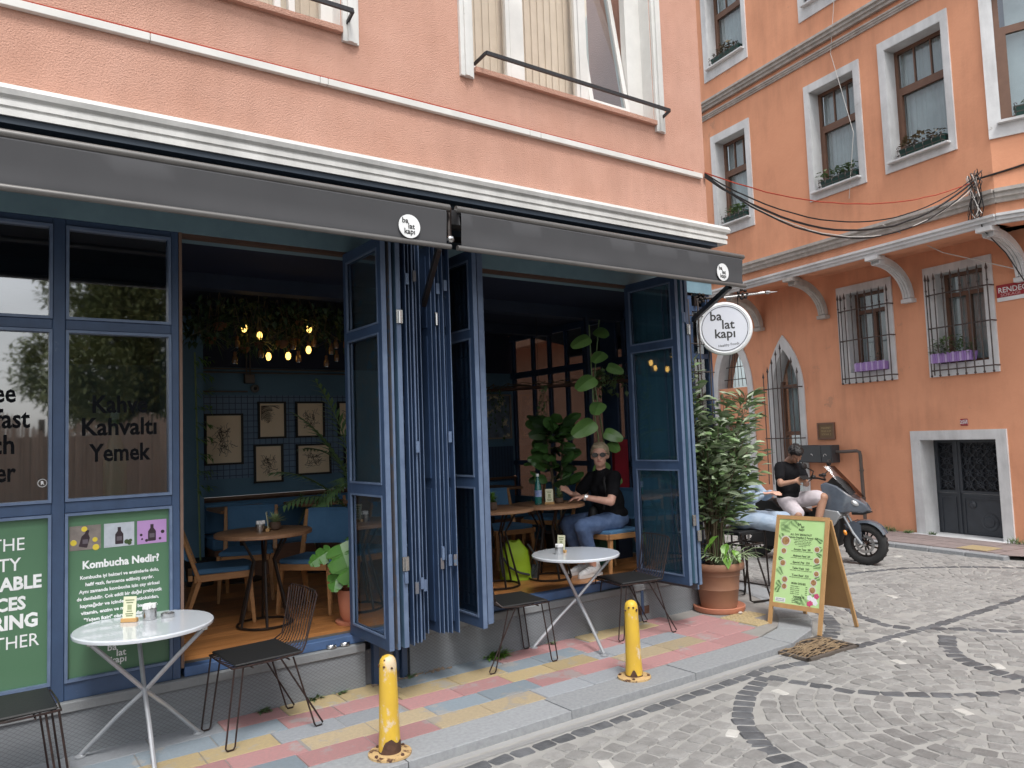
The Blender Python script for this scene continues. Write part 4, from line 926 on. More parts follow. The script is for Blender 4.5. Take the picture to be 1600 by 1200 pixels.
# cables across the street
A_ = V3((6.16, -.03, 4.31)); B_ = onW(1.86, YB-.1, 4.86)
def sag(a, b, s, n=22, j=0): return [a.lerp(b, i/n)+V3((0, 0, -s*4*(i/n)*(1-i/n)+U(-j, j))) for i in range(n+1)]
for nm, m_, r_, s_, da, db, lab in (('black_cable', cable, .013, .62, 0, 0, 'thick black cable sagging from the pink building to the bay corner'), ('black_cable', cable, .010, .70, .02, -.04, 'lowest black cable of the sagging bundle over the alley'), ('black_cable', cable, .008, .55, .03, .03, 'thin black cable at the top of the sagging bundle'), ('white_cable', cable_w, .006, .66, .01, -.08, 'thin white cable running within the sagging black bundle'), ('red_cable', cable_r, .007, .32, .05, -.02, 'red cable strung higher than the black bundle over the alley')):
    o = MB().tube(sag(A_+V3((0, 0, da)), B_+V3((0, 0, db)), s_, 22, .006), r_, 5).build(nm, m_); tagp(o, lab, 'cable', 'cables across the alley')
o = MB().tube(sag(B_, B_+V3((.8, -2.4, .5)), .05), .014, 5).build('black_cable', cable); tagp(o, 'black cable leaving the cable knot at the bay corner towards the right edge', 'cable', 'cables across the alley')
t = thing('cable_knot', 'tangle of grey and white cable loops tied at the corner of the bay', 'cable knot', B_+V3((-.02, 0, 0)))
for i in range(9): 
    x = U(-.06, .06); MB().tube([(x+.1*math.cos(a+i)*U(.8, 1.2), U(-.04, .04)+.1*math.cos(a+i), -.22+.3*math.sin(a)) for a in [k*.55 for k in range(12)]], .006, 4, closed=True).build('cable_loop', random.choice([cable, cable_w, pipe_m]), t)
o = MB().tube([onW(1.86, YB-.12, 4.7), onW(1.88, YB-.05, 4.2), onW(1.95, -.5, 3.9), onW(2.02, -.12, 3.4)], .008, 4).build('hanging_cable', cable); tagp(o, 'loose cable hanging down the right-hand white bracket from the cable knot', 'cable')
o = MB().tube([onW(-.1, YB-.05, 8.6), onW(-.25, YB-.06, 7.6), onW(-.12, YB-.05, 7.0), onW(.05, YB-.04, 6.2), onW(-.1, YB-.05, 5.2)], .005, 4).build('hanging_cable', cable_w); tagp(o, 'thin pale cable dangling in front of the middle first-floor window', 'cable')
o = MB().tube([onW(.5, YB-.13, 4.62), onW(1.1, -.5, 4.1), onW(1.9, -.06, 3.7)], .007, 4).build('hanging_cable', cable_w); tagp(o, 'white cable running diagonally from the grey moulding above the right barred window', 'cable')
# weeds along the far wall
for k, (x, s_) in enumerate(((-.35, .12), (-.05, .06), (.32, .05), (1.62, .14), (-.9, .08))):
    P = onW(x, -.1 if k != 2 else -.05, .0); m = MB()
    for _ in range(70): m.leaf((P.x+U(-s_, s_)*.5, P.y+U(-s_, s_), 0), (U(-.6, .6), U(-.6, .6), 1), U(.04, .12)*(s_/.1)**.5, .012, droop=.4)
    o = m.build('weeds', leafm, kind='stuff'); 
# ================================================================== folding doors (parts of the cafe building)
ZP = [(.02, .98), (1.05, 2.05), (2.11, 2.61)]      # pane zones above the leaf bottom
def leaf_door(x, kind='glass', y0=-.60, y1=-.02, zb=.37, t=.036, mat=None, an=0, H=2.69):
    mat = mat or blue
    M = Matrix.Translation((x, 0, 0)) @ Matrix.Translation((0, y1, 0)) @ Matrix.Rotation(an, 4, 'Z') @ Matrix.Translation((0, -y1, 0))
    def tr(m): m.v = [tuple(M @ V3(v)) for v in m.v]; return m
    z0, z1 = zb, zb+H; s = .05
    m = MB().box(-t/2, t/2, y0, y0+s, z0, z1).box(-t/2, t/2, y1-s, y1, z0, z1)
    for a, b in ((z0, z0+.07), (z0+.98, z0+1.05), (z0+2.05, z0+2.11), (z1-.07, z1)): m.box(-t/2+.001, t/2-.001, y0+s, y1-s, a, b)
    d = tr(m).build('folding_door', mat, cafe, **Wd)
    tr(MB().box(-t/2+.001, t/2-.001, y0-.004, y0-.001, z0, z1)).build('door_edge', blue_edge, d, **Wd)
    for a, b in ((z0+.07, z0+.98), (z0+1.05, z0+2.05), (z0+2.11, z1-.07)):
        if kind == 'glass':
            tr(MB().box(-.003, .003, y0+s, y1-s, a, b)).build('pane', door_glass, d, **Wd)
            for sx_ in (-1, 1):
                m = MB(); X0, X1 = sx_*(t/2-.010), sx_*(t/2+.004); w = .012
                m.box(X0, X1, y0+s-.001, y0+s+w, a, b).box(X0, X1, y1-s-w, y1-s+.001, a, b).box(X0, X1, y0+s+w, y1-s-w, a, a+w).box(X0, X1, y0+s+w, y1-s-w, b-w, b)
                tr(m).build('glazing_bead', blue_edge if sx_ < 0 else mat, d, **Wd)
        elif kind == 'grille':
            n = 4
            for k in range(1, n): 
                yy = y0+s+(y1-y0-2*s)*k/n; tr(MB().box(-.008, .008, yy-.008, yy+.008, a, b)).build('bar', blue_edge, d, **Wd)
            zz = a+.08
            while zz < b: tr(MB().box(-.007, .007, y0+s, y1-s, zz, zz+.014)).build('crossbar', blue, d, **Wd); zz += .16
        else: tr(MB().box(-.012, .012, y0+s, y1-s, a, b)).build('door_panel', mat, d, **Wd)
    for z in ((z0+U(.35, .5), z1-U(.4, .6)) if R() < .4 else ()): tr(MB().box(-t/2-.006, t/2+.006, y0-.016, y0-.007, z, z+.09).lathe([(.012, 0), (.012, .08)], 8, (0, y0-.016, z))).build('hinge', steel if R() < .3 else blue_edge, d, **Wd)
    return d
leaf_door(2.20, 'glass', -.60, 0.01)
leaf_door(2.252, 'solid', -.60, 0.0, t=.018, mat=mt('weathered_leaf', (.16, .13, .125), (.10, .12, .15), .7, 6, wear=(.08, .14, .22), wsc=9, wth=.55))
leaf_door(2.312, 'solid', -.59, 0.0, t=.034, mat=blue_pale)
blue_shaded = mt('shaded_blue_paint', (.035, .07, .15), (.028, .055, .12), .5, 7, wear=(.1, .13, .18), wsc=11, wth=.66, streak=.25)  # same blue paint, darkened to carry the shade between stacked leaves
for x, k, y in ((2.372, 'grille', -.58), (2.416, 'glass', -.545), (2.440, 'solid', -.55), (2.456, 'glass', -.53), (2.492, 'solid', -.50)): leaf_door(x, k, y, -.0, t=.0075, mat=blue_shaded)
for x, k, y in ((2.560, 'grille', -.43), (2.628, 'solid', -.47), (2.644, 'glass', -.50), (2.674, 'solid', -.50), (2.690, 'glass', -.53), (2.732, 'solid', -.55)): leaf_door(x, k, y, .0, t=.0075, zb=.385, mat=blue_shaded)
leaf_door(2.80, 'grille', -.36, .0, t=.014, zb=.385)
for x, y, z in ((2.312, -.60, .78), (2.395, -.585, .70), (2.448, -.56, .72), (2.476, -.545, .70), (2.636, -.505, .82), (2.682, -.535, .84), (2.711, -.555, .84), (2.38, -.585, 2.75), (2.45, -.56, 2.78), (2.66, -.51, 2.72), (2.70, -.545, 2.74), (2.44, -.56, 1.62), (2.70, -.55, 1.68)): bx('hinge', blue_edge if R() < .6 else MATS['weathered_leaf'], cafe, x-.012, x+.012, y-.012, y-.004, z, z+.075, **Wd)
leaf_door(2.945, 'glass', -.55, .0, zb=.375)
leaf_door(3.02, 'solid', -.5, .0, t=.04, zb=.385)
leaf_door(3.06, 'solid', -.47, .0, t=.02, zb=.38, mat=MATS['weathered_leaf'])
leaf_door(5.00, 'glass', -.60, .02, zb=.39)
leaf_door(5.07, 'solid', -.60, .02, t=.03, zb=.40, mat=mt('teal_leaf', (.10, .21, .30), (.07, .16, .24), .5, 4, stretch=(1, 6, .4)))
for yy in (-.50, -.46, -.40): bx('bar', blue_edge if yy > -.48 else blue_shaded, cafe, 5.028, 5.04, yy-.007, yy+.007, .45, 3.0, **Wd)
leaf_door(5.125, 'solid', -.60, .02, t=.035, zb=.38)
leaf_door(5.18, 'solid', -.52, .02, t=.02, zb=.32, mat=MATS['weathered_leaf'])
for x in (2.52, 4.98): MB().tube([(x, -.02, .06), (x, -.02, .34)], .022, 8).build('drain_stub', blue, cafe, **Wd)
bx('plinth_hole', rustd, cafe, 4.88, 5.06, -.034, -.0315, .06, .13, **Wd)

# ================================================================== awnings
def awning(x0, x1, lab, lx, ends=True, Y=-1.0, zt=3.18, zb=2.925):
    t = thing('awning', lab, 'awning', ((x0+x1)/2, Y, zb)); n = 60; m = MB()
    # front cloth with slight waves, top returning to the wall cassette
    for i in range(n+1):
        x = x0+(x1-x0)*i/n; w = .0022*math.sin(x*5.3+math.sin(x*2.1)*2)+.0015*math.sin(x*13.7+1)
        for y, z in ((-.06, 3.47), (Y*.5, 3.335), (Y+.02, zt+.012), (Y-.012, zt-.03), (Y-.006+w, zt-.12), (Y+w*1.3, zt-.2), (Y-.004, zb+.03), (Y+.002, zb)): m.v.append((x, y, z))
        if i:
            for k in range(7): A = (i-1)*8+k; m.f.append((A, A+8, A+9, A+1))
    m.build('awning_cloth', awn_mat, t, smooth=True, world=True)
    MB().tube([(x0-.03, Y+.005, zt), (x1+.03, Y+.005, zt)], .022, 10).build('front_bar', awn_metal, t, world=True, smooth=True)
    MB().tube([(x0-.03, Y, zb), (x1+.03, Y, zb)], .018, 10).build('hem_bar', awn_metal, t, world=True, smooth=True)
    for x in (x0, x1):
        MB().prism([(x-.004, -.06, 3.465), (x-.004, Y+.02, zt), (x-.004, Y+.01, zt-.1), (x-.004, -.06, 3.36)], (.008, 0, 0)).build('end_cheek', awn_mat, t, world=True)
    MB().tube([(x0+.02, -.13, 3.38), (x1-.02, -.13, 3.38)], .06, 12).build('roller', black, t, world=True, smooth=True)
    for x, d in ((x0+.35, .5), (x1-.25, -.45)):
        MB().bar((x, -.08, 3.25), (x+d, -.5, 3.16), .03, .045).bar((x+d, -.5, 3.155), (x+d*.4, Y+.03, 3.02), .025, .035).build('folding_arm', black_metal, t, world=True)
    d = MB().lathe([(.074, 0), (.074, .002)], 28, (0, 0, 0), Matrix.Rotation(rad(90), 4, 'X')); d.v = [(x+lx, y+Y-.016, z+3.015) for x, y, z in d.v]; d.build('logo_disc', wtext, t, world=True)
    logo(t, Matrix.Translation((lx, Y-.0195, 3.015)) @ FY, .10, logo_d, world=True)
    return t
awning(-3.2, 2.455, 'long charcoal cloth awning over the left part of the shopfront', 2.185)
awning(2.565, 5.40, 'shorter charcoal cloth awning over the right opening, beside the round sign', 5.125)
t = thing('awning_joint', 'bent black bracket in the gap between the two awnings', 'bracket', (2.51, -.95, 3.05))
MB().tube([(2.48, -1.0, 3.16), (2.49, -.92, 3.20), (2.52, -.94, 3.20), (2.49, -.98, 3.04), (2.485, -.99, 2.99)], .014, 6).build('joint_arm', black_metal, t, world=True); MB().ell((2.485, -1.0, 2.975), .026, 10, 6).build('joint_knob', steel, t, world=True)
bx('joint_plate', steel, t, 2.525, 2.575, -1.0, -.995, 3.17, 3.18, world=True)
t = thing('side_awning', 'dark awning on the side wall behind the round hanging sign', 'awning', (6.5, .6, 3.0))
m = MB(); m.prism([(6.22, .15, 3.10), (6.85, .15, 2.98), (6.85, .15, 2.80), (6.83, .15, 2.80), (6.83, .15, 2.96), (6.22, .15, 3.05)], (0, 3.0, 0)); m.build('awning_cloth', awn_mat, t, world=True)
MB().tube([(6.85, .12, 2.8), (6.85, 3.2, 2.8)], .016, 8).build('hem_bar', awn_metal, t, world=True); MB().bar((6.2, .3, 2.6), (6.83, .3, 2.84), .025, .03).build('folding_arm', black_metal, t, world=True)
# dark strut from the corner under the awning (long diagonal arms seen among the doors)
for a, b, lb in (((2.44, -.93, 2.93), (2.60, -.42, 2.66), 'dark folded awning arm slanting across the tops of the stacked doors'), ((5.32, -.93, 2.93), (5.86, -.03, 2.80), 'dark strut slanting from the awning end to the wall behind the round sign')):
    o = MB().bar(a, b, .03, .05).build('awning_strut', black_metal); tagp(o, lb, 'strut')
# ================================================================== hanging round sign
SD = V3((.66, -.75, 0)); SN = V3((-.75, -.66, 0))   # SD: along bar, SN faces the street
sc = V3((6.14, -.19, 2.705))
t = thing('hanging_sign', 'round white cafe sign with black lettering hanging from a scrolled iron bar', 'sign', sc)
Ms = frameM(sc, SD, (0, 0, 1)); 
def onS(m): m.v = [tuple(Ms @ V3(v)) for v in m.v]; return m
onS(MB().tube([(.243*math.cos(k*math.pi/24), .243*math.sin(k*math.pi/24), 0) for k in range(48)], .026, 8, closed=True)).build('sign_rim', wtext, t, world=True, smooth=True)
onS(MB().lathe([(.238, -.026), (.238, .022)], 48)).build('sign_disc', mt('white_sign_face', (.74, .76, .82), (.66, .69, .78), .25, 3), t, world=True)  # plain bluish-white sign face with a slight mottle
onS(MB().tube([(.222*math.cos(k*math.pi/24), .222*math.sin(k*math.pi/24), .0235) for k in range(48)], .0028, 4, closed=True)).build('sign_ring', logo_d, t, world=True)
logo(t, Ms @ Matrix.Translation((.0, .035, .0228)), .27, logo_d, world=True)
txt(t, 'Healthy Foods', .036, logo_d, Ms @ Matrix.Translation((.03, -.165, .0228)) @ Matrix.Rotation(rad(6), 4, 'Z'), w=.2, world=True)
b0 = sc-SD*.27+V3((0, 0, .315)); b1 = sc+SD*.40+V3((0, 0, .335))
MB().tube([b0, b1], .011, 8).build('sign_bar', black_metal, t, world=True)
MB().tube([b0+SD*.28, b1], .0115, 8).build('sign_bar', steel, t, world=True)
MB().ell(b1+SD*.03, (.03, .03, .018), 8, 6).tube([b1+SD*.03, b1+SD*.12], [.01, .002], 6).build('bar_finial', steel, t, world=True)
for k, q in enumerate((-.22, .19)):
    m = MB(); c = sc+SD*q+V3((0, 0, .325+.01*k))
    for i in range(7):
        a = i*math.pi*2/7; m.ell(c+SD*.042*math.cos(a)+V3((0, 0, .042*math.sin(a))), (.02, .02, .016), 7, 5)
    m.ell(c, .02, 8, 6).build('rosette', black_metal, t, world=True)
for q in (-.16, .14): MB().tube([sc+SD*q+V3((0, 0, .19)), sc+SD*q+V3((0, 0, .32))], .005, 5).build('hanger', black_metal, t, world=True)
MB().bar(V3((5.93, .0, 3.05)), V3((5.93, .0, 2.95))+V3((0, 0, 0)), .03, .03).tube([b0, V3((5.93, 0, 3.0))], .012, 6).build('wall_mount', black_metal, t, world=True)

# ================================================================== bollards
def bollard(lab, x, y, s=1):
    t = thing('bollard', lab, 'bollard', (x, y, 0), U(0, 6), 'yellow bollards on the kerb')
    MB().lathe([(.088*s, .0), (.118*s, .0), (.118*s, .012), (.085*s, .016)], 32).build('base_plate', rust, t)
    pr = [(.060, .012), (.060, .05), (.056, .12), (.052, .30), (.048, .45), (.047, .485), (.042, .507), (.030, .522), (.012, .530), (.001, .531)]
    m = MB().lathe([(r*s, z) for r, z in pr], 28); o = m.build('post', yellow, t, smooth=True)
    for i in range(4):
        a = i*math.pi/2+.6; MB().lathe([(.010, .012), (.010, .022), (.006, .024)], 6, (.098*math.cos(a), .098*math.sin(a), 0)).build('bolt', rustd, t)
    m = MB()      # flaked rust collar, ragged top
    n = 36; 
    for i in range(n): 
        a = 2*math.pi*i/n; h = .012+.11*max(0, noise.noise(V3((math.cos(a+2)*1.1, math.sin(a+2)*1.1, x*3)))+.18)
        m.v += [(.0615*math.cos(a), .0615*math.sin(a), .012), (.0605*math.cos(a), .0605*math.sin(a), .012+h)]
    for i in range(n): j = (i+1) % n; m.f.append((2*i, 2*j, 2*j+1, 2*i+1))
    m.build('rust_collar', rustd, t)
    m = MB()
    for i in range(9):
        a = U(0, 6.28); z = U(.46, .525); r_ = .0485 if z < .49 else .036; m.ell((r_*math.cos(a), r_*math.sin(a), z), (.008, .008, .006), 6, 4)
    m.build('rust_spots', rustd, t, kind='stuff')
bollard('yellow bollard with a big rust patch at its foot, nearest the camera', 1.885, -1.19, 1.0)
bollard('yellow bollard between the white table and the kerb in mid photo', 3.79, -1.13, .98)

# ================================================================== white round folding tables
def white_table(lab, x, y, feet, r=.365):
    t = thing('folding_table', lab, 'table', (x, y, 0), 0, 'white round folding tables outside')
    MB().lathe([(r-.012, .695), (r-.002, .698), (r, .706), (r, .714), (r-.006, .72), (0.001, .7205)], 56).build('tabletop', white_top, t, smooth=True)
    fx = [V3((a-x, b-y, 0)) for a, b in feet]
    for k, f in enumerate(fx):
        o = -f*.92; o.z = .69; j = V3((0, 0, .36)); d = f.normalized()
        pts = [f+V3((0, 0, .01)), f.lerp(j, .6)+V3((0, 0, .01)), j+V3((.008*math.cos(k*2.1), .008*math.sin(k*2.1), 0)), j.lerp(o, .6), o.lerp(j, .08), o]
        MB().tube(pts, .0125, 8).build('leg', grey_steel, t, smooth=True)
        MB().lathe([(.03, 0), (.03, .006), (.015, .014)], 14, f).build('foot_pad', grey_steel, t)
        MB().ob(o+V3((0, 0, .0)), (.03, .03, .02)).build('clasp', steel, t)
    return t
white_table('white round folding table in front of the green kombucha poster', .815, -.30, [(.52, -.08), (1.13, -.16), (.80, -.68)])
white_table('white round folding table outside the right opening, near the seated woman', 4.11, -.16, [(3.72, -.06), (3.99, -.60), (4.38, -.05)])
def napkin_pot(lab, x, y, z, full=True, s=1):
    t = thing('napkin_holder' if full else 'ashtray', lab, 'napkin holder' if full else 'ashtray', (x, y, z))
    MB().lathe([(.033*s, 0), (.034*s, .003), (.034*s, .056*s), (.032*s, .056*s), (.031*s, .01)], 20).build('tin', steel, t, smooth=True)
    if full: 
        for i in range(5): MB().ob((U(-.006, .006), U(-.006, .006), .066*s+i*.001), (.058*s, .008+.03*s*R(), .026*s), Matrix.Rotation(i*.7, 4, 'Z')).build('napkin', mt('napkin_white', (.8, .8, .8), None, .9), t, bevel=.003)
    return t
def ashtray(lab, x, y, z):
    t = thing('ashtray', lab, 'ashtray', (x, y, z)); MB().lathe([(.036, 0), (.038, .003), (.037, .022), (.033, .024), (.031, .008), (.001, .007)], 20).build('dish', steel, t, smooth=True)
def menu_card(lab, x, y, z, rz):
    t = thing('menu_stand', lab, 'menu card', (x, y, z), rz)
    bx('card_base', mt('light_wood_block', (.55, .32, .12), None, .5), t, -.045, .045, -.014, .014, 0, .022, bevel=.002)
    c = MB().ob((0, .003, .08), (.072, .003, .125), Matrix.Rotation(rad(-7), 4, 'X')).build('card', cream, t)
    Mc = Matrix.Translation((0, .003, .08)) @ Matrix.Rotation(rad(-7), 4, 'X')
    for i, (w, z_) in enumerate(((.05, .042), (.038, .028), (.03, -.02), (.044, -.034), (.036, -.045))): 
        m = MB().box(-w/2, w/2, -.0025, -.0021, z_-.003, z_+.003); m.v = [tuple(Mc @ V3(v)) for v in m.v]; m.build('card_print', mt('menu_ink', (.2, .24, .12), None, .7), t)
    m = MB().box(-.012, .012, -.0025, -.0021, -.012, .016); m.v = [tuple(Mc @ V3(v)) for v in m.v]; m.build('card_print', mt('menu_ink2', (.35, .38, .22), None, .7), t)
menu_card('cream menu card in a wooden block on the table by the green poster', .755, -.18, .7215, rad(-32))
napkin_pot('steel pot of white napkins on the table by the green poster', .86, -.19, .7215, s=1.1); ashtray('round steel ashtray on the table by the green poster', .955, -.20, .7215)
menu_card('cream menu card on the white table nearest the seated woman', 4.05, -.05, .7215, rad(-70)); napkin_pot('steel pot of white napkins on the white table nearest the seated woman', 3.985, -.10, .7215)

# ================================================================== wire chairs
def wire_chair(lab, x, y, rz, group='black wire chairs on the pavement', first=[None]):
    if first[0]: return dup(first[0], (x, y, 0), rz, lab)
    t = thing('wire_chair', lab, 'chair', (x, y, 0), rz, group); first[0] = t    # faces local +x
    bx('seat_pad', black_pad, t, -.19, .215, -.205, .205, .452, .466, bevel=.006)
    # rim
    MB().tube([(.23, -.2, .445), (.235, 0, .445), (.23, .2, .445), (.0, .225, .45), (-.18, .215, .46), (-.22, .18, .50), (-.26, .19, .66), (-.285, .205, .78), (-.29, .17, .80), (-.295, 0, .805), (-.29, -.17, .80), (-.285, -.205, .78), (-.26, -.19, .66), (-.22, -.18, .50), (-.18, -.215, .46), (.0, -.225, .45)], .0055, 6, closed=True).build('rim_rod', brown_metal, t)
    for i in range(10):
        yy = -.162+i*.036; c = 1-.15*abs(yy)/.2
        MB().tube([(.225, yy*1.1, .443), (0, yy*1.15, .437), (-.14, yy*1.08, .442), (-.205, yy*.98, .475), (-.235, yy*.95, .54), (-.265, yy*1.0, .68), (-.288, yy*1.05, .80)], .0036, 5).build('wire', brown_metal, t)
    for a in (.12, -.1): MB().tube([(a, -.22, .435), (a, .22, .435)], .005, 5).build('cross_rod', brown_metal, t)
    for sx_, sy_ in ((1, 1), (1, -1), (-1, 1), (-1, -1)):   # hairpin legs
        ax, ay = sx_*.19 if sx_ > 0 else -.16, sy_*.19; fx, fy = sx_*.25+(.0 if sx_ > 0 else -.03), sy_*.21
        MB().tube([(ax+.03, ay+.012*sy_, .44), (fx+.026, fy, .02), (fx+.016, fy, .006), (fx-.016, fy, .006), (fx-.026, fy, .02), (ax-(.025 if sx_ > 0 else -.10), ay, .44)], .0055, 6).build('leg', brown_metal, t)
    return t
wire_chair('black wire chair right of the poster table, its back towards the folded doors', 1.44, -.345, rad(180+4))
wire_chair('black wire chair half hidden behind the middle stack of folded doors', 3.385, -.23, rad(-6))
wire_chair('black wire chair behind the far yellow bollard, near the woman', 4.64, -.24, rad(180-10))
wire_chair('black wire chair cut off by the left bottom corner of the photo', .14, -.48, rad(2))
# pet bowls on the ledge
for k, x in enumerate((2.03, 2.13)):
    t = thing('pet_bowl', ('left' if k == 0 else 'right')+' one of two steel bowls on the ledge below the wooden floor', 'bowl', (x, -.008, .301), 0, 'steel bowls on the ledge')
    MB().lathe([(.032, 0), (.038, .004), (.036, .026), (.034, .028), (.03, .010), (.001, .009)], 20).build('bowl_body', steel, t, smooth=True)
# ledge weeds
for x, n, s_ in ((2.08, 20, .04), (1.9, 30, .05), (3.35, 90, .10), (1.55, 40, .05), (2.6, 25, .05), (3.9, 16, .04)):
    m = MB()
    for _ in range(n): m.leaf((x+U(-s_, s_)*.7, -.045+U(-.02, .01), 0), (U(-.7, .7), U(-1, -.1), U(.2, 1)), U(.03, .06)*(1+(s_ > .08)), .014 if s_ < .08 else .03, droop=.4)
    m.build('weeds', leafm if s_ < .08 else leafb, kind='stuff')
m = MB()
for _ in range(70): m.ell((U(2.3, 2.95), -.05+U(-.03, .02), 0.004), (U(.004, .016), U(.004, .014), U(.003, .01)), 5, 4)
m.build('rubble', mt('rubble_bits', (.30, .24, .18), (.16, .10, .07), .9, 20), kind='stuff')
# ================================================================== A-frame menu board
AX = V3((.05, -.5, 0)).normalized(); AN = V3((-AX.y*-1, 0, 0))
fo = V3((5.735, -1.06, -.012)); lean = math.atan2(.25, .92)
t = thing('menu_board', 'wooden A-frame menu board with a light green printed menu', 'menu board', (5.98, -1.06, 0))
Zd = V3((math.sin(lean), .02, math.cos(lean))).normalized(); Ma = frameM(fo, AX, Zd)
def onA(m, M=Ma): m.v = [tuple(M @ V3(v)) for v in m.v]; return m
hw, ht = .245, .96
onA(MB().box(-hw, -hw+.032, 0, ht, -.022, 0)).build('leg', oak, t, world=True); onA(MB().box(hw-.032, hw, -.04, ht, -.022, 0)).build('leg', oak, t, world=True)
for z0, z1 in ((.155, .195), (ht-.035, ht)): onA(MB().box(-hw+.032, hw-.032, z0, z1, -.021, -.001)).build('rail', oak, t, world=True)
pnl = onA(MB().box(-hw+.032, hw-.032, .195, ht-.035, -.014, -.007)).build('menu_panel', menu_g, t, world=True)
top = Ma @ V3((0, ht, -.02))
Mb = frameM(V3((6.25, -1.08, -.045)), AX, (V3((top.x, top.y, top.z))-V3((6.25, -1.08, -.045))))
for a, b in ((-hw, -hw+.03), (hw-.03, hw)): onA(MB().box(a, b, 0, ht-.0, -.02, 0), Mb).build('back_leg', oak, t, world=True)
onA(MB().box(-hw+.03, hw-.03, .16, ht-.01, -.014, -.004), Mb).build('back_panel', ply, t, world=True)
def onP(m): return onA(m)
mi = mt('menu_black', (.03, .05, .02), None, .6); zf = -.0065
def mtx(x, y, s, w, size=.025, bold=.0004): txt(pnl, s, size, mi, Ma @ Matrix.Translation((x, y, zf)), w=w, bold=bold, world=True)
logo(pnl, Ma @ Matrix.Translation((0, .865, zf)), .07, mi, world=True)
mtx(.0, .795, 'ALL DAY BREAKFAST', .20); mtx(.02, .77, 'Sultanim Breakfast (2 Person)  850', .27)
y = .752
for k in range(5): mtx(.02, y-k*.014, ['Cheese plate, olives, honey, butter', 'tomato, cucumber, jam, egg, fries', 'salami, pastry, halloumi, walnut', 'fresh bread and unlimited tea', 'seasonal fruit'][k], [.17, .15, .16, .14, .07][k], .012, 0)
for (s, z_) in (('Avocado Toast  280', .668), ('Mushroom Famel  260', .612), ('Special Pişi  250', .556), ('Tahini Field  260', .505), ('Toast Beef  320', .445)):
    mtx(.02, z_, s, .155); mtx(.02, z_-.017, 'with greens, tomato and seasonal salad', .2, .011, 0)
mtx(.01, .375, 'MAIN DISHES', .13)
for k, s in enumerate(('Grilled chicken', 'Beef plate', 'Pasta', 'Vegan bowl', 'Salad bowl')): mtx(-.02, .352-k*.016, s, .08, .012, 0); mtx(.085, .352-k*.016, '390', .018, .012, 0)
mtx(.02, .262, 'DESSERTS', .10)
for k, s in enumerate(('Cheesecake', 'Brownie', 'Chia pudding')): mtx(-.01, .243-k*.014, s, .06, .012, 0)
plate = mt('menu_plate', (.7, .66, .6), None, .5); food = mt('menu_food', (.25, .09, .05), (.45, .3, .12), .6, 60)
for x, y, r_ in ((-.14, .735, .046), (-.15, .645, .028), (.155, .68, .028), (-.15, .54, .03), (.16, .585, .03), (.165, .475, .027), (-.12, .40, .03), (-.12, .34, .028), (.145, .40, .031), (.14, .335, .033)):
    onA(MB().lathe([(r_, 0), (r_, .0008)], 20, (x, y, zf))).build('plate_print', plate, pnl, world=True)
    onA(MB().lathe([(r_*.8, .0009), (r_*.7, .0014)], 9, (x, y, zf))).build('dish_print', food, pnl, world=True)
fern = mt('menu_fern', (.08, .17, .06), None, .6)
def fernp(x, y, a, L_, n=12):
    m = MB(); a = rad(a)
    for i in range(n):
        t_ = i/n; px, py = x+math.cos(a)*L_*t_, y+math.sin(a)*L_*t_
        for s_ in (-1, 1):
            b = a+s_*.9; q = L_*.55*(1-t_*.6); w = .0018
            m.add([(px, py, zf), (px+math.cos(b)*q*.5-math.sin(b)*w, py+math.sin(b)*q*.5+math.cos(b)*w, zf+.0003), (px+math.cos(b)*q, py+math.sin(b)*q, zf), (px+math.cos(b)*q*.5+math.sin(b)*w, py+math.sin(b)*q*.5-math.cos(b)*w, zf+.0003)], [(3, 2, 1, 0)])
    m.v = [(a_, min(max(b_, .2), .92), c_) if abs(a_) < .208 else (math.copysign(.208, a_), min(max(b_, .2), .92), c_) for a_, b_, c_ in m.v]
    onA(m).build('fern_print', fern, pnl, world=True)
for q in ((-.2, .84, 40, .12), (-.2, .86, -20, .1), (-.2, .8, -60, .08), (-.1, .92, -40, .09), (.2, .74, 150, .06), (.2, .7, 220, .07), (.2, .55, 200, .07), (.2, .62, 150, .05), (.2, .45, 210, .06), (-.2, .5, -50, .08), (-.2, .38, -40, .07), (-.2, .58, -10, .05), (-.2, .28, 60, .07), (.1, .2, 130, .1), (.06, .22, 165, .08), (.14, .27, 95, .07)): fernp(*q)
for x, y, c in ((.12, .27, 'w'), (.155, .26, 'w'), (.14, .235, 'r'), (.18, .29, 'r'), (.17, .235, 'w'), (.12, .22, 'r')):
    m = MB(); 
    for k in range(5): a = k*1.257; m.lathe([(.012, 0), (.011, .0006)], 8, (x+.013*math.cos(a), y+.013*math.sin(a), zf+.0005*(1+k*.2)))
    onA(m).build('flower_print', wtext if c == 'w' else mt('menu_pink', (.6, .08, .2), None, .6), pnl, world=True)
onA(MB().box(-.195, -.10, .205, .24, zf, zf+.0006)).build('note_print', wtext, pnl, world=True)
for k in range(2): txt(pnl, ['VEGETARIAN AND', 'VEGAN OPTIONS'][k], .011, mi, Ma @ Matrix.Translation((-.148, .229-k*.014, zf+.0008)), w=.08, world=True)
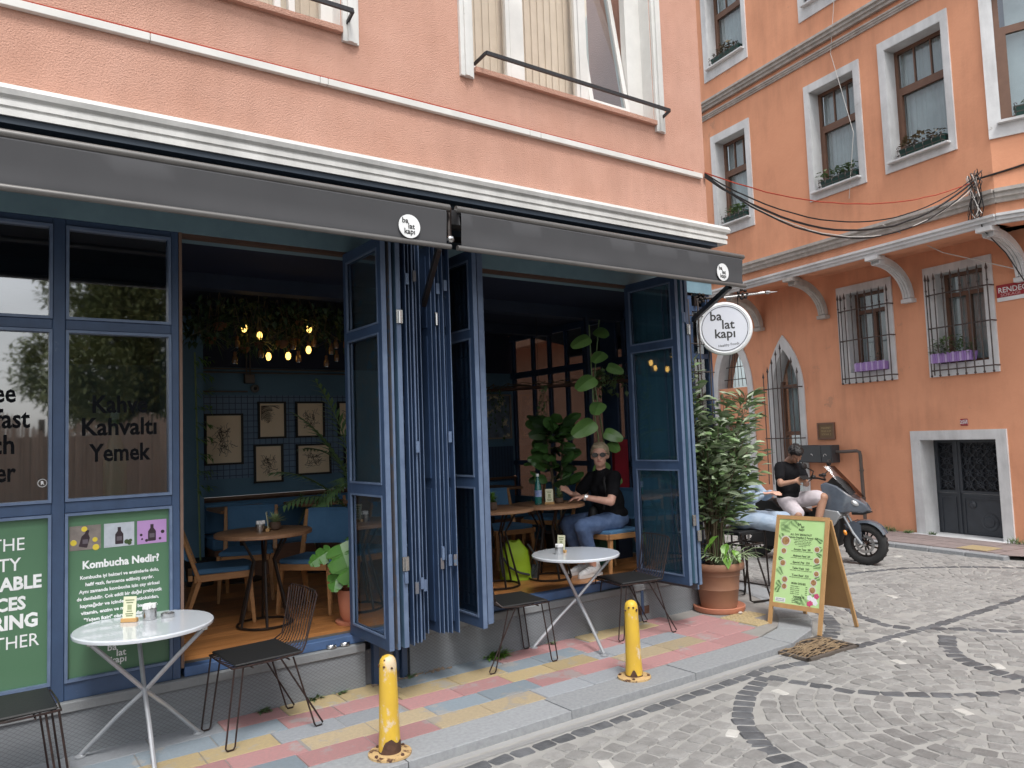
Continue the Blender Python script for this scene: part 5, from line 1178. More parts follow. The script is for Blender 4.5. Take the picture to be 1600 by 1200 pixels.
# ================================================================== big plant pot with shrub
px_, py_ = 5.82, -.20
t = thing('plant_pot', 'large brown plastic pot with saucer holding a tall bay shrub at the cafe corner', 'plant pot', (px_, py_, 0))
MB().lathe([(.19, 0), (.232, 0.0), (.24, .02), (.242, .045), (.235, .05), (.2, .03), (.001, .03)], 40).build('saucer', terra, t, smooth=True)
MB().lathe([(.165, .03), (.172, .06), (.19, .20), (.195, .205), (.193, .215), (.205, .33), (.21, .335), (.207, .345), (.216, .38), (.243, .385), (.252, .40), (.252, .435), (.245, .45), (.222, .45), (.215, .40), (.001, .40)], 40).build('pot_body', terra2, t, smooth=True)
MB().lathe([(.214, .405), (.1, .415), (.001, .418)], 24).build('potting_soil', soil, t)
for i in range(14):
    a = U(2.2, 5.6); r_ = U(.13, .19); MB().ell((r_*math.cos(a), r_*math.sin(a), .423), (U(.012, .022), U(.01, .018), U(.008, .013)), 8, 6).build('pebble', mt('pale_pebble', (.6, .55, .5), (.4, .33, .28), .7, 20), t)
MB().ell((-.02, -.26, .012), (.025, .018, .012), 8, 6).build('pebble', MATS['pale_pebble'], t)
sh = thing('bay_shrub', 'tall leafy green shrub growing from the large pot beside the folded doors', 'shrub', (px_, py_, .41))
lm = []
for i in range(4):
    m = MB(); m.leaf((0, 0, 0), (0, 1, 0), .132, .05, droop=U(.0, .3), fold=.2, seg=4); me = m.mesh(); me.materials.append(leafp if i < 2 else leafm); lm.append((m, me))
allv = []
stems = []
for i in range(30):
    a = U(0, 6.28) if i % 3 else rad(U(-75, -5)); r0 = U(.02, .1); h = U(.95, 1.7); lean_ = U(.10, .46)
    if i == 0: a, h, lean_ = rad(140), 1.98, .10
    if i == 1: a, h, lean_ = rad(160), 1.85, .16
    d = V3((math.cos(a), math.sin(a), 0)); pts = [d*r0*.6]
    for k in range(1, 7): pts.append(d*(r0*.6+lean_*(k/6)**1.5)+V3((U(-.02, .02), U(-.02, .02), h*k/6)))
    MB().tube(pts, [.009, .008, .007, .006, .005, .004, .003], 5).build('stem', bark, sh); stems.append((pts, h, i))
for pts, h, i in stems:
    n = int(h*46) if i > 1 else 50
    for k in range(n):
        s_ = (.28+.72*(k/n)**.7 if i > 1 else .45+.55*k/n)*6; j = min(5, int(s_)); p = pts[j].lerp(pts[j+1], s_-j); a = k*2.4+U(-.4, .4)
        d = V3((math.cos(a), math.sin(a), U(-.05, .8))).normalized(); tw = U(0, .2)*(1.2-.5*k/n) if i > 1 else 0
        allv.append((p+d*tw, d, U(.7, 1.25)))
random.shuffle(allv)
allv.sort(key=lambda q: (q[0]+V3((px_, py_, .41))-CAM).dot(fw)+U(0, .25))
st = [MB(), MB()]
for k, (p, d, s_) in enumerate(allv):
    q = d.to_track_quat('Y', 'Z').to_matrix() @ Matrix.Rotation(U(-.7, .7), 3, 'Y')
    if k < 270:
        o = bpy.data.objects.new('leaf', lm[k % 4][1]); C.objects.link(o); o.parent = sh; o.location = p; o.rotation_euler = q.to_euler(); o.scale = (s_, s_, s_)
    else:
        m = lm[k % 4][0]; st[k % 2].add([p+q @ (V3(v)*s_) for v in m.v], m.f)
st[0].build('foliage', leafp, sh, kind='stuff'); st[1].build('foliage', leafm, sh, kind='stuff')
# other growth in the pot: bright heart leaves and grassy blades
hp = thing('pot_plants', 'bright leafy and grassy plants around the foot of the bay shrub', 'plants', (px_, py_, .41))
for x, y, z, a in ((-.02, -.15, .22, 200), (-.1, -.12, .30, 160), (.02, -.17, .16, 260), (-.14, -.1, .24, 140), (.12, -.1, 1.0, 300), (.15, -.12, .62, 330), (-.06, -.16, .12, 230), (.1, .02, .58, 20)):
    d = V3((math.cos(rad(a)), math.sin(rad(a)), -.5)); MB().leaf((x, y, z), d, .14, .085, droop=.4, fold=.2, seg=4).build('leaf', leafb, hp); MB().tube([(x*.3, y*.3, 0), (x, y, z)], .003, 4).build('leaf_stalk', leafm, hp)
m = MB()
for _ in range(85):
    a = U(0, 6.28); b = V3((.09*math.cos(a)+.03, .09*math.sin(a)-.09, 0)); d = V3((math.cos(a), math.sin(a), 2.1)).normalized(); L_ = U(.15, .42); pr = b; w = .011
    for k in range(5):
        nx = pr+d*L_/5; s_ = d.cross(V3((0, 0, 1))).normalized()*w*(1-k/5.5); m.add([pr-s_, pr+s_, nx+s_*.8, nx-s_*.8], [(0, 1, 2, 3)]); pr = nx; d = (d+V3((0, 0, -.42))).normalized()
m.build('grass_blades', mt('pale_blades', (.28, .40, .20), (.40, .50, .30), .5, 9), hp, kind='stuff')
# ================================================================== the other side of the street (seen in the panes and table tops)
t = thing('reed_fence', 'reed screen fence across the street, seen only as a reflection in the window panes', 'fence', (1, -10.3, 0))
m = MB()
for i in range(1300):
    x = -6+i*.0098; h = 2.2+.35*noise.noise(V3((x*1.3, 0, 0)))+U(-.06, .06); m.bar((x, -10.3+U(-.02, .02), -.1), (x+U(-.02, .02), -10.3, h), .011, .011)
MB().box(-6, 6.8, -10.33, -10.315, -.1, 2.0).build('reed_backing', mt('reed_backing', (.42, .34, .26), (.3, .24, .18), .9, 9), t, world=True)  # tan sheet added behind the reeds to brighten their dark gaps in reflection
m.build('reeds', reed, t, kind='stuff', world=True)
for x in range(-5, 7, 2): MB().tube([(x, -10.35, -.1), (x, -10.35, 2.3)], .05, 8).build('fence_post', bark, t, world=True)
def tree(lab, x, y, h, r_, n, nm='street_tree'):
    t = thing(nm, lab, 'tree', (x, y, -.1)); 
    MB().tube([(0, 0, 0), (.1, 0, h*.25), (0, .1, h*.5), (.2, 0, h*.8)], [.2, .16, .11, .04], 8).build('trunk', bark, t)
    m = MB(); f = MB()
    blobs = [(math.cos(q*2.4)*r_*.75*(q/16)**.5, math.sin(q*2.4)*r_*.6*(q/16)**.5, h*(.42+.55*((q*7) % 16)/16), U(.6, 1)*r_*.45) for q in range(16)]
    for bx_, by, bz, br in blobs:
        MB
        m.tube([(0, 0, h*.4), (bx_*.5, by*.5, bz*.8), (bx_, by, bz)], [.07, .04, .015], 5)
        for _ in range(n//16):
            d = V3((U(-1, 1), U(-1, 1), U(-1, 1))).normalized()*br*U(.5, 1.05); f.leaf((bx_+d.x, by+d.y, bz+d.z), (U(-1, 1), U(-1, 1), U(-.6, .4)), U(.10, .2), .07, droop=.2)
    m.build('limbs', bark, t, kind='stuff'); f.build('crown', mt('street_leaf', (.22, .26, .10), (.30, .34, .15), .6, 9), t, kind='stuff')
tree('broad leafy tree behind the reed fence, reflected in the right-hand shop pane', 2.85, -12.2, 6.4, 2.6, 42000)
tree('second leafy tree farther right across the street, seen in reflections', 8.5, -13.5, 6.4, 2.2, 3200)
m = MB()
for _ in range(1500):
    x = U(-6, 7); m.leaf((x, -10.1+U(-.15, .15), U(-.05, .5)), (U(-.4, .4), U(-.4, .4), 1), U(.12, .35), .02, droop=.5)
o = m.build('tall_grass', leafm, kind='stuff')
t = thing('opposite_house', 'plain pale house across the street behind the camera, only seen reflected', 'building', (14, -13, 0))
bx('house_wall', mt('pale_render', (.5, .42, .36), None, .9), t, -3, 6, -4, 0, -.1, 7); bx('roof', mt('roof_tiles', (.3, .12, .07), None, .8), t, -3.3, 6.3, -4.3, .3, 7.001, 7.3)
for i in range(3): bx('window', mt('dark_window', (.05, .06, .07), None, .2), t, -2+i*2.6, -1+i*2.6, .001, .02, 3.2, 4.9)
# ================================================================== interior furniture
ZF = .361
def wood_chair(lab, x, y, rz, first=[None], group='blue upholstered wooden chairs'):
    if first[0]: return dup(first[0], (x, y, ZF), rz, lab)
    t = thing('wooden_chair', lab, 'chair', (x, y, ZF), rz, group); first[0] = t   # faces +x
    m = MB(); n = 8
    sp = [(-.20, -.19), (.20, -.23), (.235, -.1), (.24, .1), (.20, .23), (-.20, .19)]
    s1 = MB().prism([(a, b, .385) for a, b in sp], (0, 0, .045)).build('seat', vel, t, bevel=.012)
    bk = MB(); 
    for i in range(9):
        yy = -.21+.42*i/8; cv = .05*(1-(yy/.21)**2); 
        for z, dx in ((.50, 0), (.52, -.02), (.76, -.085), (.79, -.09)): bk.v.append((-.205+dx-cv*.6+ (.0 if .51 < z < .78 else .01), yy, z))
        for z, dx in ((.79, -.09), (.76, -.085), (.52, -.02), (.50, 0)): bk.v.append((-.24+dx-cv*.6-(.0 if .51 < z < .78 else -.01), yy, z))
        if i:
            for k in range(8): A = (i-1)*8+k; B = (i-1)*8+(k+1) % 8; bk.f.append((A, B, B+8, A+8))
    bk.f.append(tuple(range(8))); bk.f.append(tuple(64+k for k in reversed(range(8)))); bk.build('backrest', vel, t)
    for s_ in (-1, 1):
        MB().bar((.20, s_*.205, .385), (.235, s_*.225, 0), .045, .04, (1, 0, 0), .026, .026).build('leg', wood_ch, t, bevel=.004)
        MB().bar((-.14, s_*.20, .385), (-.27, s_*.215, 0), .05, .035, (1, 0, 0), .028, .026).build('leg', wood_ch, t, bevel=.004)
        MB().bar((-.15, s_*.215, .34), (-.30, s_*.225, .78), .04, .03, (1, 0, 0), .028, .024).build('back_post', wood_ch, t, bevel=.004)
        MB().bar((-.19, s_*.215, .365), (.235, s_*.225, .375), .03, .05).build('side_rail', wood_ch, t, bevel=.004)
    MB().bar((.225, -.2, .37), (.225, .2, .37), .03, .05).build('front_rail', wood_ch, t, bevel=.004); MB().bar((-.215, -.2, .37), (-.215, .2, .37), .03, .04).build('back_rail', wood_ch, t)
    return t
wood_chair('blue cushioned wooden chair at the left side of the near indoor table', 1.60, 1.16, rad(-12))
wood_chair('blue cushioned wooden chair at the right side of the near indoor table, by the monstera', 2.33, 1.02, rad(-137))
wood_chair('blue cushioned wooden chair behind the near indoor table, facing it', 2.05, 1.95, rad(-112))
wood_chair('blue cushioned wooden chair the woman sits on', 5.08, .47, rad(182))
wood_chair('blue cushioned wooden chair behind the far indoor table with the water bottle', 4.58, 1.55, rad(-95))
wood_chair('blue cushioned wooden chair close behind the stack of folded doors', 3.55, 1.25, rad(-65))
wood_chair('blue cushioned wooden chair in the dim back of the room near the right windows', 5.45, 1.9, rad(200))
wood_chair('blue cushioned wooden chair by the palm at the back wall', 3.45, 2.35, rad(-100))
def wood_table(lab, x, y, first=[None]):
    if first[0]: return dup(first[0], (x, y, ZF), None, lab)
    t = thing('round_table', lab, 'table', (x, y, ZF), 0, 'round wooden cafe tables'); first[0] = t; r = .355
    MB().lathe([(r-.01, .668), (r, .673), (r, .695), (r-.006, .70), (.001, .70)], 48).build('tabletop', wood_top, t, smooth=True)
    MB().tube([(.2*math.cos(k*math.pi/14), .2*math.sin(k*math.pi/14), .012) for k in range(28)], .009, 6, closed=True).build('base_ring', black_metal, t)
    for k in range(6):
        a = k*math.pi/3+.3; c, s_ = math.cos(a), math.sin(a); MB().tube([(.2*c, .2*s_, .01), (.085*c, .085*s_, .48), (.19*c, .19*s_, .665)], .0105, 6).build('leg', black_metal, t)
    return t
wood_table('round wooden table with spiky plant and napkins inside the left opening', 1.82, .76)
wood_table('round wooden table with the water bottle where the woman sits', 4.47, .66)
wood_table('round wooden table partly hidden behind the folded doors, with a succulent', 3.90, .70)
# square tables and bench along the back wall
for k, x in enumerate((2.25, 3.05, 3.95, 5.3)):
    t = thing('square_table', ['square dark wood table at the back wall nearest the left pier', 'square dark wood table at the back wall under the left pictures', 'square dark wood table at the back wall beside the palm', 'square dark wood table at the back right corner of the room'][k], 'table', (x, 2.85, ZF), 0, 'square tables along the back wall')
    bx('tabletop', wood_top, t, -.28, .28, -.28, .28, .70, .73, bevel=.004); MB().tube([(0, 0, .02), (0, 0, .7)], .025, 8).build('column', black_metal, t); MB().lathe([(.2, 0), (.2, .015), (.03, .02)], 20).build('foot', black_metal, t)
t = thing('wall_bench', 'long dark blue upholstered bench along the back wall', 'bench', (3.5, 3.2, ZF)); bx('bench_seat', vel, t, -1.5, 2.5, -.22, .2, .3, .43, bevel=.02); bx('bench_back', vel, t, -1.5, 2.5, .12, .24, .44, .76, bevel=.02); bx('bench_base', dfloor, t, -1.48, 2.48, -.2, .2, 0, .299)
# pictures: sketches on paper in black frames
def sketch(parent, w, h, kind):
    yy = -.0145
    for q in range(44 if kind != 'bird' else 70):
        cx, cz = U(-.2, .2)*w, U(-.22, .2)*h; a = U(0, 6.28); pts = []
        for k in range(7):
            if kind == 'arc': an = a*.15+k*.24+1.2; rr_ = (.12+q*.028)*min(w, h)*.8; pts.append((-.08*w+rr_*math.cos(an*.8)*.9, yy, -.12*h+rr_*math.sin(an*.8)))
            else: pts.append((cx, yy, cz)); a += U(-.9, .9); cx += math.cos(a)*w*.035; cz += math.sin(a)*h*.032
        pts = [(max(-w*.42, min(w*.42, x)), y, max(-h*.42, min(h*.42, z))) for x, y, z in pts]
        yield pts
def picture(lab, x0, z0, x1, z1, kind='s', mat=None, fr_=None, y=3.482):
    w, h = abs(x1-x0), abs(z1-z0); t = thing('framed_print', lab, 'picture', ((x0+x1)/2, y, (z0+z1)/2), 0, None)
    frame_ring(-w/2-.018, w/2+.018, -h/2-.018, h/2+.018, .02, -.03, 0).build('picture_frame', fr_ or black, t)
    bx('print_sheet', mat or paper, t, -w/2+.003, w/2-.003, -.012, -.002, -h/2+.003, h/2-.003)
    if mat is None:
        m = MB()
        for pts in sketch(t, w, h, kind): m.tube(pts, .0014+.0022*R()**2, 3)
        m.build('ink_drawing', ink, t, kind='stuff')
    return t
picture('largest framed ink sketch, leftmost on the blue tiled wall', 2.06, 1.53, 2.43, 2.05, 'bird')
picture('framed ink sketch of sweeping curves, upper row next to the largest one', 2.63, 1.80, 2.91, 2.18, 'arc')
picture('framed ink sketch, upper row left of the palm', 3.06, 1.80, 3.37, 2.18)
picture('framed ink sketch half hidden by the folded door, upper row', 3.57, 1.80, 3.88, 2.18)
picture('framed ink sketch in the lower row, nearest the bench', 2.58, 1.31, 2.87, 1.70)
picture('wide framed ink sketch in the lower row behind the palm fronds', 3.06, 1.37, 3.44, 1.69)
picture('framed ink sketch low on the wall behind the palm', 3.64, 1.30, 3.9, 1.64)
o = picture('framed dark seascape painting on the back wall near the right windows', 5.58, 1.70, 6.04, 2.27, 's', mt('seascape_paint', (.20, .28, .38), (.07, .08, .1), .5, 7, wear=(.6, .52, .34), wsc=6, wth=.56), mt('thin_pale_frame', (.3, .25, .2), None, .5), 3.46)
# table-top things
def succulent(lab, x, y, z, lf, n, L_, r_=.035, h=.05, spiky=True, potm=None):
    t = thing('small_pot_plant', lab, 'pot plant', (x, y, z))
    MB().lathe([(r_*.6, 0), (r_*.95, .008), (r_*1.1, h*.5), (r_*.95, h), (r_*.8, h), (.001, h*.85)], 16).build('pot', potm or mt('grey_brown_pot', (.12, .075, .05), (.08, .05, .035), .8, 30), t, smooth=True)
    m = MB()
    for i in range(n):
        a = i*2.4; e = .35+1.1*(i/n); d = V3((math.cos(a)*math.cos(e), math.sin(a)*math.cos(e), math.sin(e))); m.leaf((0, 0, h*.9+(0 if spiky else .05*i/n)), d, L_*U(.75, 1.1), L_*(.14 if spiky else .4), droop=.25, fold=.3)
    m.build('plant', lf, t, kind='stuff')
zt = ZF+.7005
succulent('spiky green air plant in a round pot on the near indoor table', 1.90, .74, zt, mt('airplant', (.22, .30, .13), (.3, .38, .2), .5, 9), 34, .10, .042, .06)
succulent('small upright succulent in a stone pot on the woman\'s table', 4.55, .58, zt, leafm, 26, .06, .04, .05, False)
succulent('leafy succulent in a clay pot on the table behind the folded doors', 3.78, .56, zt, leafb, 30, .065, .04, .07, False)
succulent('tiny potted plant on a back wall table beneath the pictures', 2.85, 2.8, ZF+.731, leafm, 14, .08, .04, .05)
succulent('small potted plant in the dim far right of the room', 5.2, 1.9, ZF+.45, leafm, 18, .09, .04, .06, False)
napkin_pot('steel pot of white napkins on the near indoor wooden table', 1.775, .70, zt, s=1.0)
menu_card('cream menu card seen edge-on on the near indoor table', 1.835, .70, zt, rad(66)); menu_card('cream menu card beside the water bottle', 4.42, .56, zt, rad(-38))
t = thing('water_bottle', 'turquoise glass water bottle with white cap on the woman\'s table', 'bottle', (4.335, .62, zt))
MB().lathe([(.028, 0), (.034, .006), (.034, .15), (.028, .185), (.014, .235), (.0125, .27), (.001, .271)], 24).build('bottle_glass', bottle_g, t, smooth=True)
MB().lathe([(.0145, .262), (.0145, .288), (.001, .289)], 16).build('bottle_cap', wtext, t); MB().lathe([(.0348, .075), (.0348, .135)], 24).build('bottle_label', mt('blue_white_label', (.55, .62, .75), (.12, .2, .5), .4, 26), t)
# monstera in terracotta pot at the left opening
def heart_leaf(parent, p, d, L_, W_, mat, name='leaf', split=True, upv=(-.62, -.66, .42)):
    d = V3(d).normalized(); a = d.cross(V3(upv)).normalized(); n = a.cross(d); m = MB(); out = []
    N_ = 22
    for i in range(N_+1):
        t_ = i/N_*math.pi; rr_ = math.sin(t_)**.7; xx = (1-math.cos(t_))/2
        wv = W_/2*rr_*(1.08-.42*xx); out.append((xx-.12*math.sin(t_*.5)*0, wv))
    m.v.append(tuple(p))
    for s_ in (-1, 1):
        b = len(m.v)
        for i, (xx, wv) in enumerate(out):
            cut = 1
            if split and i % 5 == 3 and 3 < i < 20: cut = .66
            q = p+d*L_*(xx-.10*(1-xx)*(wv/W_*2))+a*s_*wv*cut-n*(.25*L_*xx*xx+wv*.22)
            c = p+d*L_*xx-n*.25*L_*xx*xx; m.v += [tuple(c), tuple(q)]
        for i in range(N_):
            A = b+2*i; m.f.append((A, A+1, A+3, A+2) if s_ > 0 else (A, A+2, A+3, A+1))
    return m.build(name, mat, parent)
monl = mt('monstera_leaf', (.10, .26, .05), (.07, .19, .04), .25, 5, spec=.7)
t = thing('monstera_plant', 'split-leaf monstera in a terracotta pot just inside the left opening', 'pot plant', (2.36, .36, ZF))
MB().lathe([(.09, 0), (.13, .0), (.135, .02), (.09, .015)], 28).build('saucer', terra, t); MB().lathe([(.075, .015), (.10, .06), (.112, .16), (.118, .24), (.118, .25), (.105, .25), (.10, .22), (.001, .21)], 28).build('pot', terra, t, smooth=True)
for p, d, L_, W_ in (((-.14, -.10, .60), (.05, -.5, -.8), .31, .31), ((-.02, -.12, .50), (.3, -.5, -.8), .24, .24), ((-.12, -.02, .42), (-.4, -.4, -.6), .18, .17), ((-.02, -.05, .62), (.2, .2, .1), .2, .17), ((-.16, .02, .55), (-.7, .1, -.3), .18, .16), ((-.02, -.14, .40), (.0, -.6, -.8), .17, .16)):
    p = V3(p); heart_leaf(t, p, d, L_, W_, monl if L_ > .17 else leafd); MB().tube([(0, 0, .2), (p.x*.5, p.y*.5, .2+(p.z-.2)*.7), p], .005, 5).build('leaf_stalk', leafm, t)
# palm by the pictures
t = thing('palm_plant', 'feathery palm in front of the framed sketches, beside the folded doors', 'pot plant', (3.15, 2.0, ZF))
MB().lathe([(.11, 0), (.16, .28), (.17, .3), (.001, .28)], 24).build('pot', terra, t, smooth=True)
for i, (a, e, L_) in enumerate(((170, 62, 1.1), (195, 48, 1.0), (215, 30, .95), (150, 74, 1.25), (240, 50, .9), (185, 80, 1.3), (120, 60, .9), (200, 15, .8), (270, 60, .8), (20, 50, .9))):
    a, e = rad(a), rad(e); d = V3((math.cos(a)*math.cos(e), math.sin(a)*math.cos(e), math.sin(e))); p = V3((0, 0, .5+.06*i)); m = MB(); side = d.cross(V3((0, 0, 1))).normalized(); prev = p; pts = [V3((0, 0, .3)), p]
    for k in range(18):
        nx = prev+d*L_*.052; pts.append(nx); d = (d+V3((0, 0, -.075))).normalized()
        if k > 2:
            for s_ in (-1, 1): m.leaf(nx, side*s_*.85+d*.8+V3((0, 0, .1)), .30*(1-abs(k-9)/14), .036, droop=.35, fold=.05)
        prev = nx
    MB().tube(pts, .006, 4).build('frond_stem', leafm, t); m.build('frond', mt('palm_green', (.16, .30, .13), (.22, .38, .16), .45, 9), t)
# fiddle leaf plant in front of the right windows and pothos near the right leaf door
t = thing('fiddle_leaf_plant', 'dense dark broad-leaved plant on tall stems behind the seated woman', 'pot plant', (5.15, 1.35, ZF))
MB().lathe([(.12, 0), (.16, .3), (.17, .31), (.001, .29)], 24).build('pot', black, t, smooth=True)
for i in range(4): a = i*1.6; MB().tube([(0.03*math.cos(a), .03*math.sin(a), .3), (.06*math.cos(a), .06*math.sin(a), .8), (.12*math.cos(a), .12*math.sin(a), 1.35)], .011, 5).build('stem', bark, t)
for i in range(84):
    z = U(.85, 1.5); a = U(0, 6.28); r_ = U(.03, .17); e = U(-.2, .8); p = V3((r_*math.cos(a), r_*math.sin(a), z)); heart_leaf(t, p, (math.cos(a), math.sin(a), e), U(.15, .22), U(.12, .17), leafd if R() < .35 else mt('fiddle_leaf', (.09, .20, .055), (.06, .14, .04), .25, 6, spec=.7), split=False, upv=(U(-1, .2), U(-1, .2), U(.1, 1)))
t = thing('pothos_vine', 'pothos vine with big heart-shaped leaves climbing beside the open right door leaf', 'plant', (5.35, .9, ZF))
for pts in (((0, 0, .3), (.02, -.05, 1.0), (-.05, -.02, 1.6), (0, .05, 2.5)), ((.06, .05, .3), (.1, 0, 1.2), (.02, .03, 1.9), (.1, 0, 2.55))): MB().tube(pts, .007, 5).build('stem', leafm, t)
bx('trellis', MATS['navy_beam'], t, .02, .06, .12, .16, 0, 2.6)
potl = mt('pothos_leaf', (.20, .38, .10), (.14, .28, .08), .3, 6, spec=.7)
for i, (x, y, z, a, L_) in enumerate(((-.1, -.1, 1.93, 190, .24), (-.03, -.1, 1.67, 215, .22), (-.12, -.1, 1.47, 180, .26), (.0, -.12, 1.36, 300, .18), (.02, -.1, 1.05, 200, .2), (.06, -.1, .92, 260, .17), (0, -.1, .78, 230, .17), (.05, -.08, .68, 320, .15), (.08, -.1, 1.25, 250, .17), (.02, -.1, .6, 220, .14), (.1, -.05, 2.2, 200, .2), (-.05, 0, 2.36, 170, .2), (.05, 0, 2.45, 260, .18), (.1, -.1, 2.05, 300, .16), (.0, -.1, .5, 250, .14))):
    a = rad(a); heart_leaf(t, V3((x, y, z)), (math.cos(a), math.sin(a), -.35), L_*1.1, L_*.85, potl, split=False)
MB().lathe([(.13, 0), (.15, .28), (.16, .3), (.001, .28)], 24).build('pot', mt('green_pot', (.02, .12, .08), None, .5), t, smooth=True)
t = thing('red_cabinet', 'red panel standing behind the pothos vine', 'cabinet', (5.72, 1.0, ZF)); bx('cabinet_door', red_panel, t, -.06, .14, -.02, .02, .62, 1.27); bx('cabinet_frame', MATS['navy_beam'], t, -.08, .16, .021, .06, 0, 1.29); bx('cabinet_base', MATS['navy_beam'], t, -.06, .14, -.02, .02, 0, .615)
# hanging wooden shelf with trailing plants near the right windows
t = thing('hanging_shelf', 'rough branch shelf hung below the ceiling beside the right windows', 'shelf', (5.3, 1.9, 2.3))
MB().prism([(4.9, 3.0, 2.26), (5.0, 3.2, 2.26), (6.05, .9, 2.26), (5.85, .75, 2.26)], (0, 0, .025)).build('shelf_board', mt('shelf_wood', (.11, .055, .035), (.06, .03, .02), .8, 8), t, world=True)
for i in range(40):
    s_ = R(); p = V3((4.95, 3.1, 2.30)).lerp(V3((5.95, .82, 2.30)), s_); MB().tube([p+V3((U(-.1, .1), U(-.3, .3), U(-.02, .05))), p+V3((U(-.05, .05), 0, U(.0, .05))), p+V3((U(-.1, .1), U(-.35, .35), U(-.03, .05)))], .005, 4).build('branch', bark, t, world=True)
for x, y in ((5.0, 3.0), (5.85, .9), (5.45, 2.0)): MB().tube([(x, y, 2.28), (x, y, 3.1)], .004, 4).build('hanger', black_metal, t, world=True)
def trailing(lab, x, y, z, n, Lmax, mat, r_=.15, leaf=.05, name='trailing_plant'):
    t = thing(name, lab, 'plant', (x, y, z)); m = MB(); v = MB()
    for i in range(n):
        a = U(0, 6.28); p = V3((U(-r_, r_), U(-r_, r_), 0)); Lh = U(.3, 1)*Lmax; pts = [p]
        for k in range(6): p = p+V3((U(-.03, .03), U(-.03, .03), -Lh/6)); pts.append(p)
        v.tube(pts, .0025, 3)
        for k in range(int(Lh*26)+2):
            j = min(5, int(R()*6)); q = pts[j].lerp(pts[j+1], R()); m.leaf(q, (U(-1, 1), U(-1, 1), U(-.8, .1)), leaf*U(.6, 1.2), leaf*.75, droop=.3)
    v.build('vine_stems', mat, t, kind='stuff'); m.build('vine_leaves', mat, t, kind='stuff')
trailing('vine trailing from the branch shelf in front of the right windows', 5.35, 1.75, 2.28, 5, 1.0, leafm, .07, .05)
trailing('second fine vine trailing nearer the painting', 5.15, 2.5, 2.28, 6, .75, leafd, .12, .04)
trailing('leafy clump resting on the near end of the branch shelf', 5.7, 1.1, 2.42, 16, .35, leafm, .16, .07)
trailing('leafy clump hanging from the ceiling just right of the folded doors', 3.85, 1.6, 2.95, 10, .7, leafd, .12, .07)
# ceiling garland over the left room, hanging coconut pots and bulbs
def ceiling_plants():
    t = thing('ceiling_greenery', 'mass of trailing greenery under the dark ceiling of the left room', 'greenery', (2.7, 2.2, 3.05)); m = MB()
    for i in range(1500):
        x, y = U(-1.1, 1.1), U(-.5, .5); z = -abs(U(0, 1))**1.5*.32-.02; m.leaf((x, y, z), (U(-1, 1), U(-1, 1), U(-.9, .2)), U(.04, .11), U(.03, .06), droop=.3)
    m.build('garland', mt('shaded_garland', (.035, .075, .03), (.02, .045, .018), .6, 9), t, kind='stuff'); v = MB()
    for i in range(60):
        x, y = U(-1.1, 1.1), U(-.5, .5); v.tube([(x, y, 0), (x+U(-.1, .1), y, -.25), (x+U(-.15, .15), y, -.36)], .004, 3)
    v.build('garland_vines', bark, t, kind='stuff')
ceiling_plants()
rx = 2.0
HP = [((337, 512), .9), ((328, 532), .7), ((388, 543), .65), ((399, 540), .6), ((442, 533), .9), ((470, 527), .7), ((464, 506), .5)]
HB = [((382, 513), 1), ((409, 523), 1), ((423, 556), 1), ((455, 554), 1), ((481, 549), 1), ((484, 514), 1), ((370, 562), 0), ((376, 538), 0), ((410, 553), 0), ((460, 543), 0), ((470, 561), 0), ((494, 536), 0), ((517, 551), 0), ((512, 568), 0), ((530, 562), 0), ((545, 540), 0), ((524, 543), 0)]
def px2(px, py, Y):      # measured positions of the lamps on the plane y = Y
    return HPOS.get((px, py, Y))
HPX = [(1.80, 2.80, .062), (1.75, 2.68, .05), (2.08, 2.62, .05), (2.15, 2.64, .045), (2.40, 2.68, .062), (2.57, 2.72, .055), (2.53, 2.86, .04)]
WORD = ['leftmost', 'second from the left', 'third from the left', 'fourth from the left', 'wide one in the middle', 'dark one right of the middle', 'small high one at the right']
for k, (x, z, r_) in enumerate(HPX):
    y = 2.0+.12*((k*7) % 3-1); t = thing('hanging_planter', 'coconut-shell planter on strings under the ceiling, '+WORD[k], 'hanging planter', (x, y, z), 0, 'coconut planters under the ceiling')
    MB().lathe([(.001, -r_), (r_*.6, -r_*.8), (r_*.95, -r_*.35), (r_, .01), (r_*.85, .01), (.001, -.01)], 16).build('shell', coco, t, smooth=True)
    for i in range(3): a = i*2.1; MB().tube([(r_*math.cos(a), r_*math.sin(a), 0), (0, 0, .3), (0, 0, 3.1-z)], .0025, 3).build('string', dry, t)
    m = MB()
    for _ in range(50): m.leaf((U(-.03, .03), U(-.03, .03), .0), (U(-1, 1), U(-1, 1), U(-.2, .9)), U(.06, .2), .014, droop=.7)
    m.build('plant', leafd, t, kind='stuff')
BP = [(2.05, 2.80, 1), (2.20, 2.74, 1), (2.29, 2.55, 1), (2.49, 2.565, 1), (2.66, 2.62, 1), (2.68, 2.83, 1), (1.98, 2.51, 0), (2.01, 2.66, 0), (2.20, 2.565, 0), (2.52, 2.66, 0), (2.58, 2.54, 0), (2.75, 2.70, 0), (2.89, 2.62, 0), (2.85, 2.50, 0), (2.97, 2.56, 0), (3.08, 2.70, 0), (2.94, 2.68, 0)]
lit_l = ['lit bulb pendant, small and high at the left of the cluster', 'lit bulb pendant second from the left', 'lit bulb pendant lowest at the left of the middle', 'lit bulb pendant low in the middle of the cluster', 'lit bulb pendant just right of the middle', 'lit bulb pendant highest at the right']
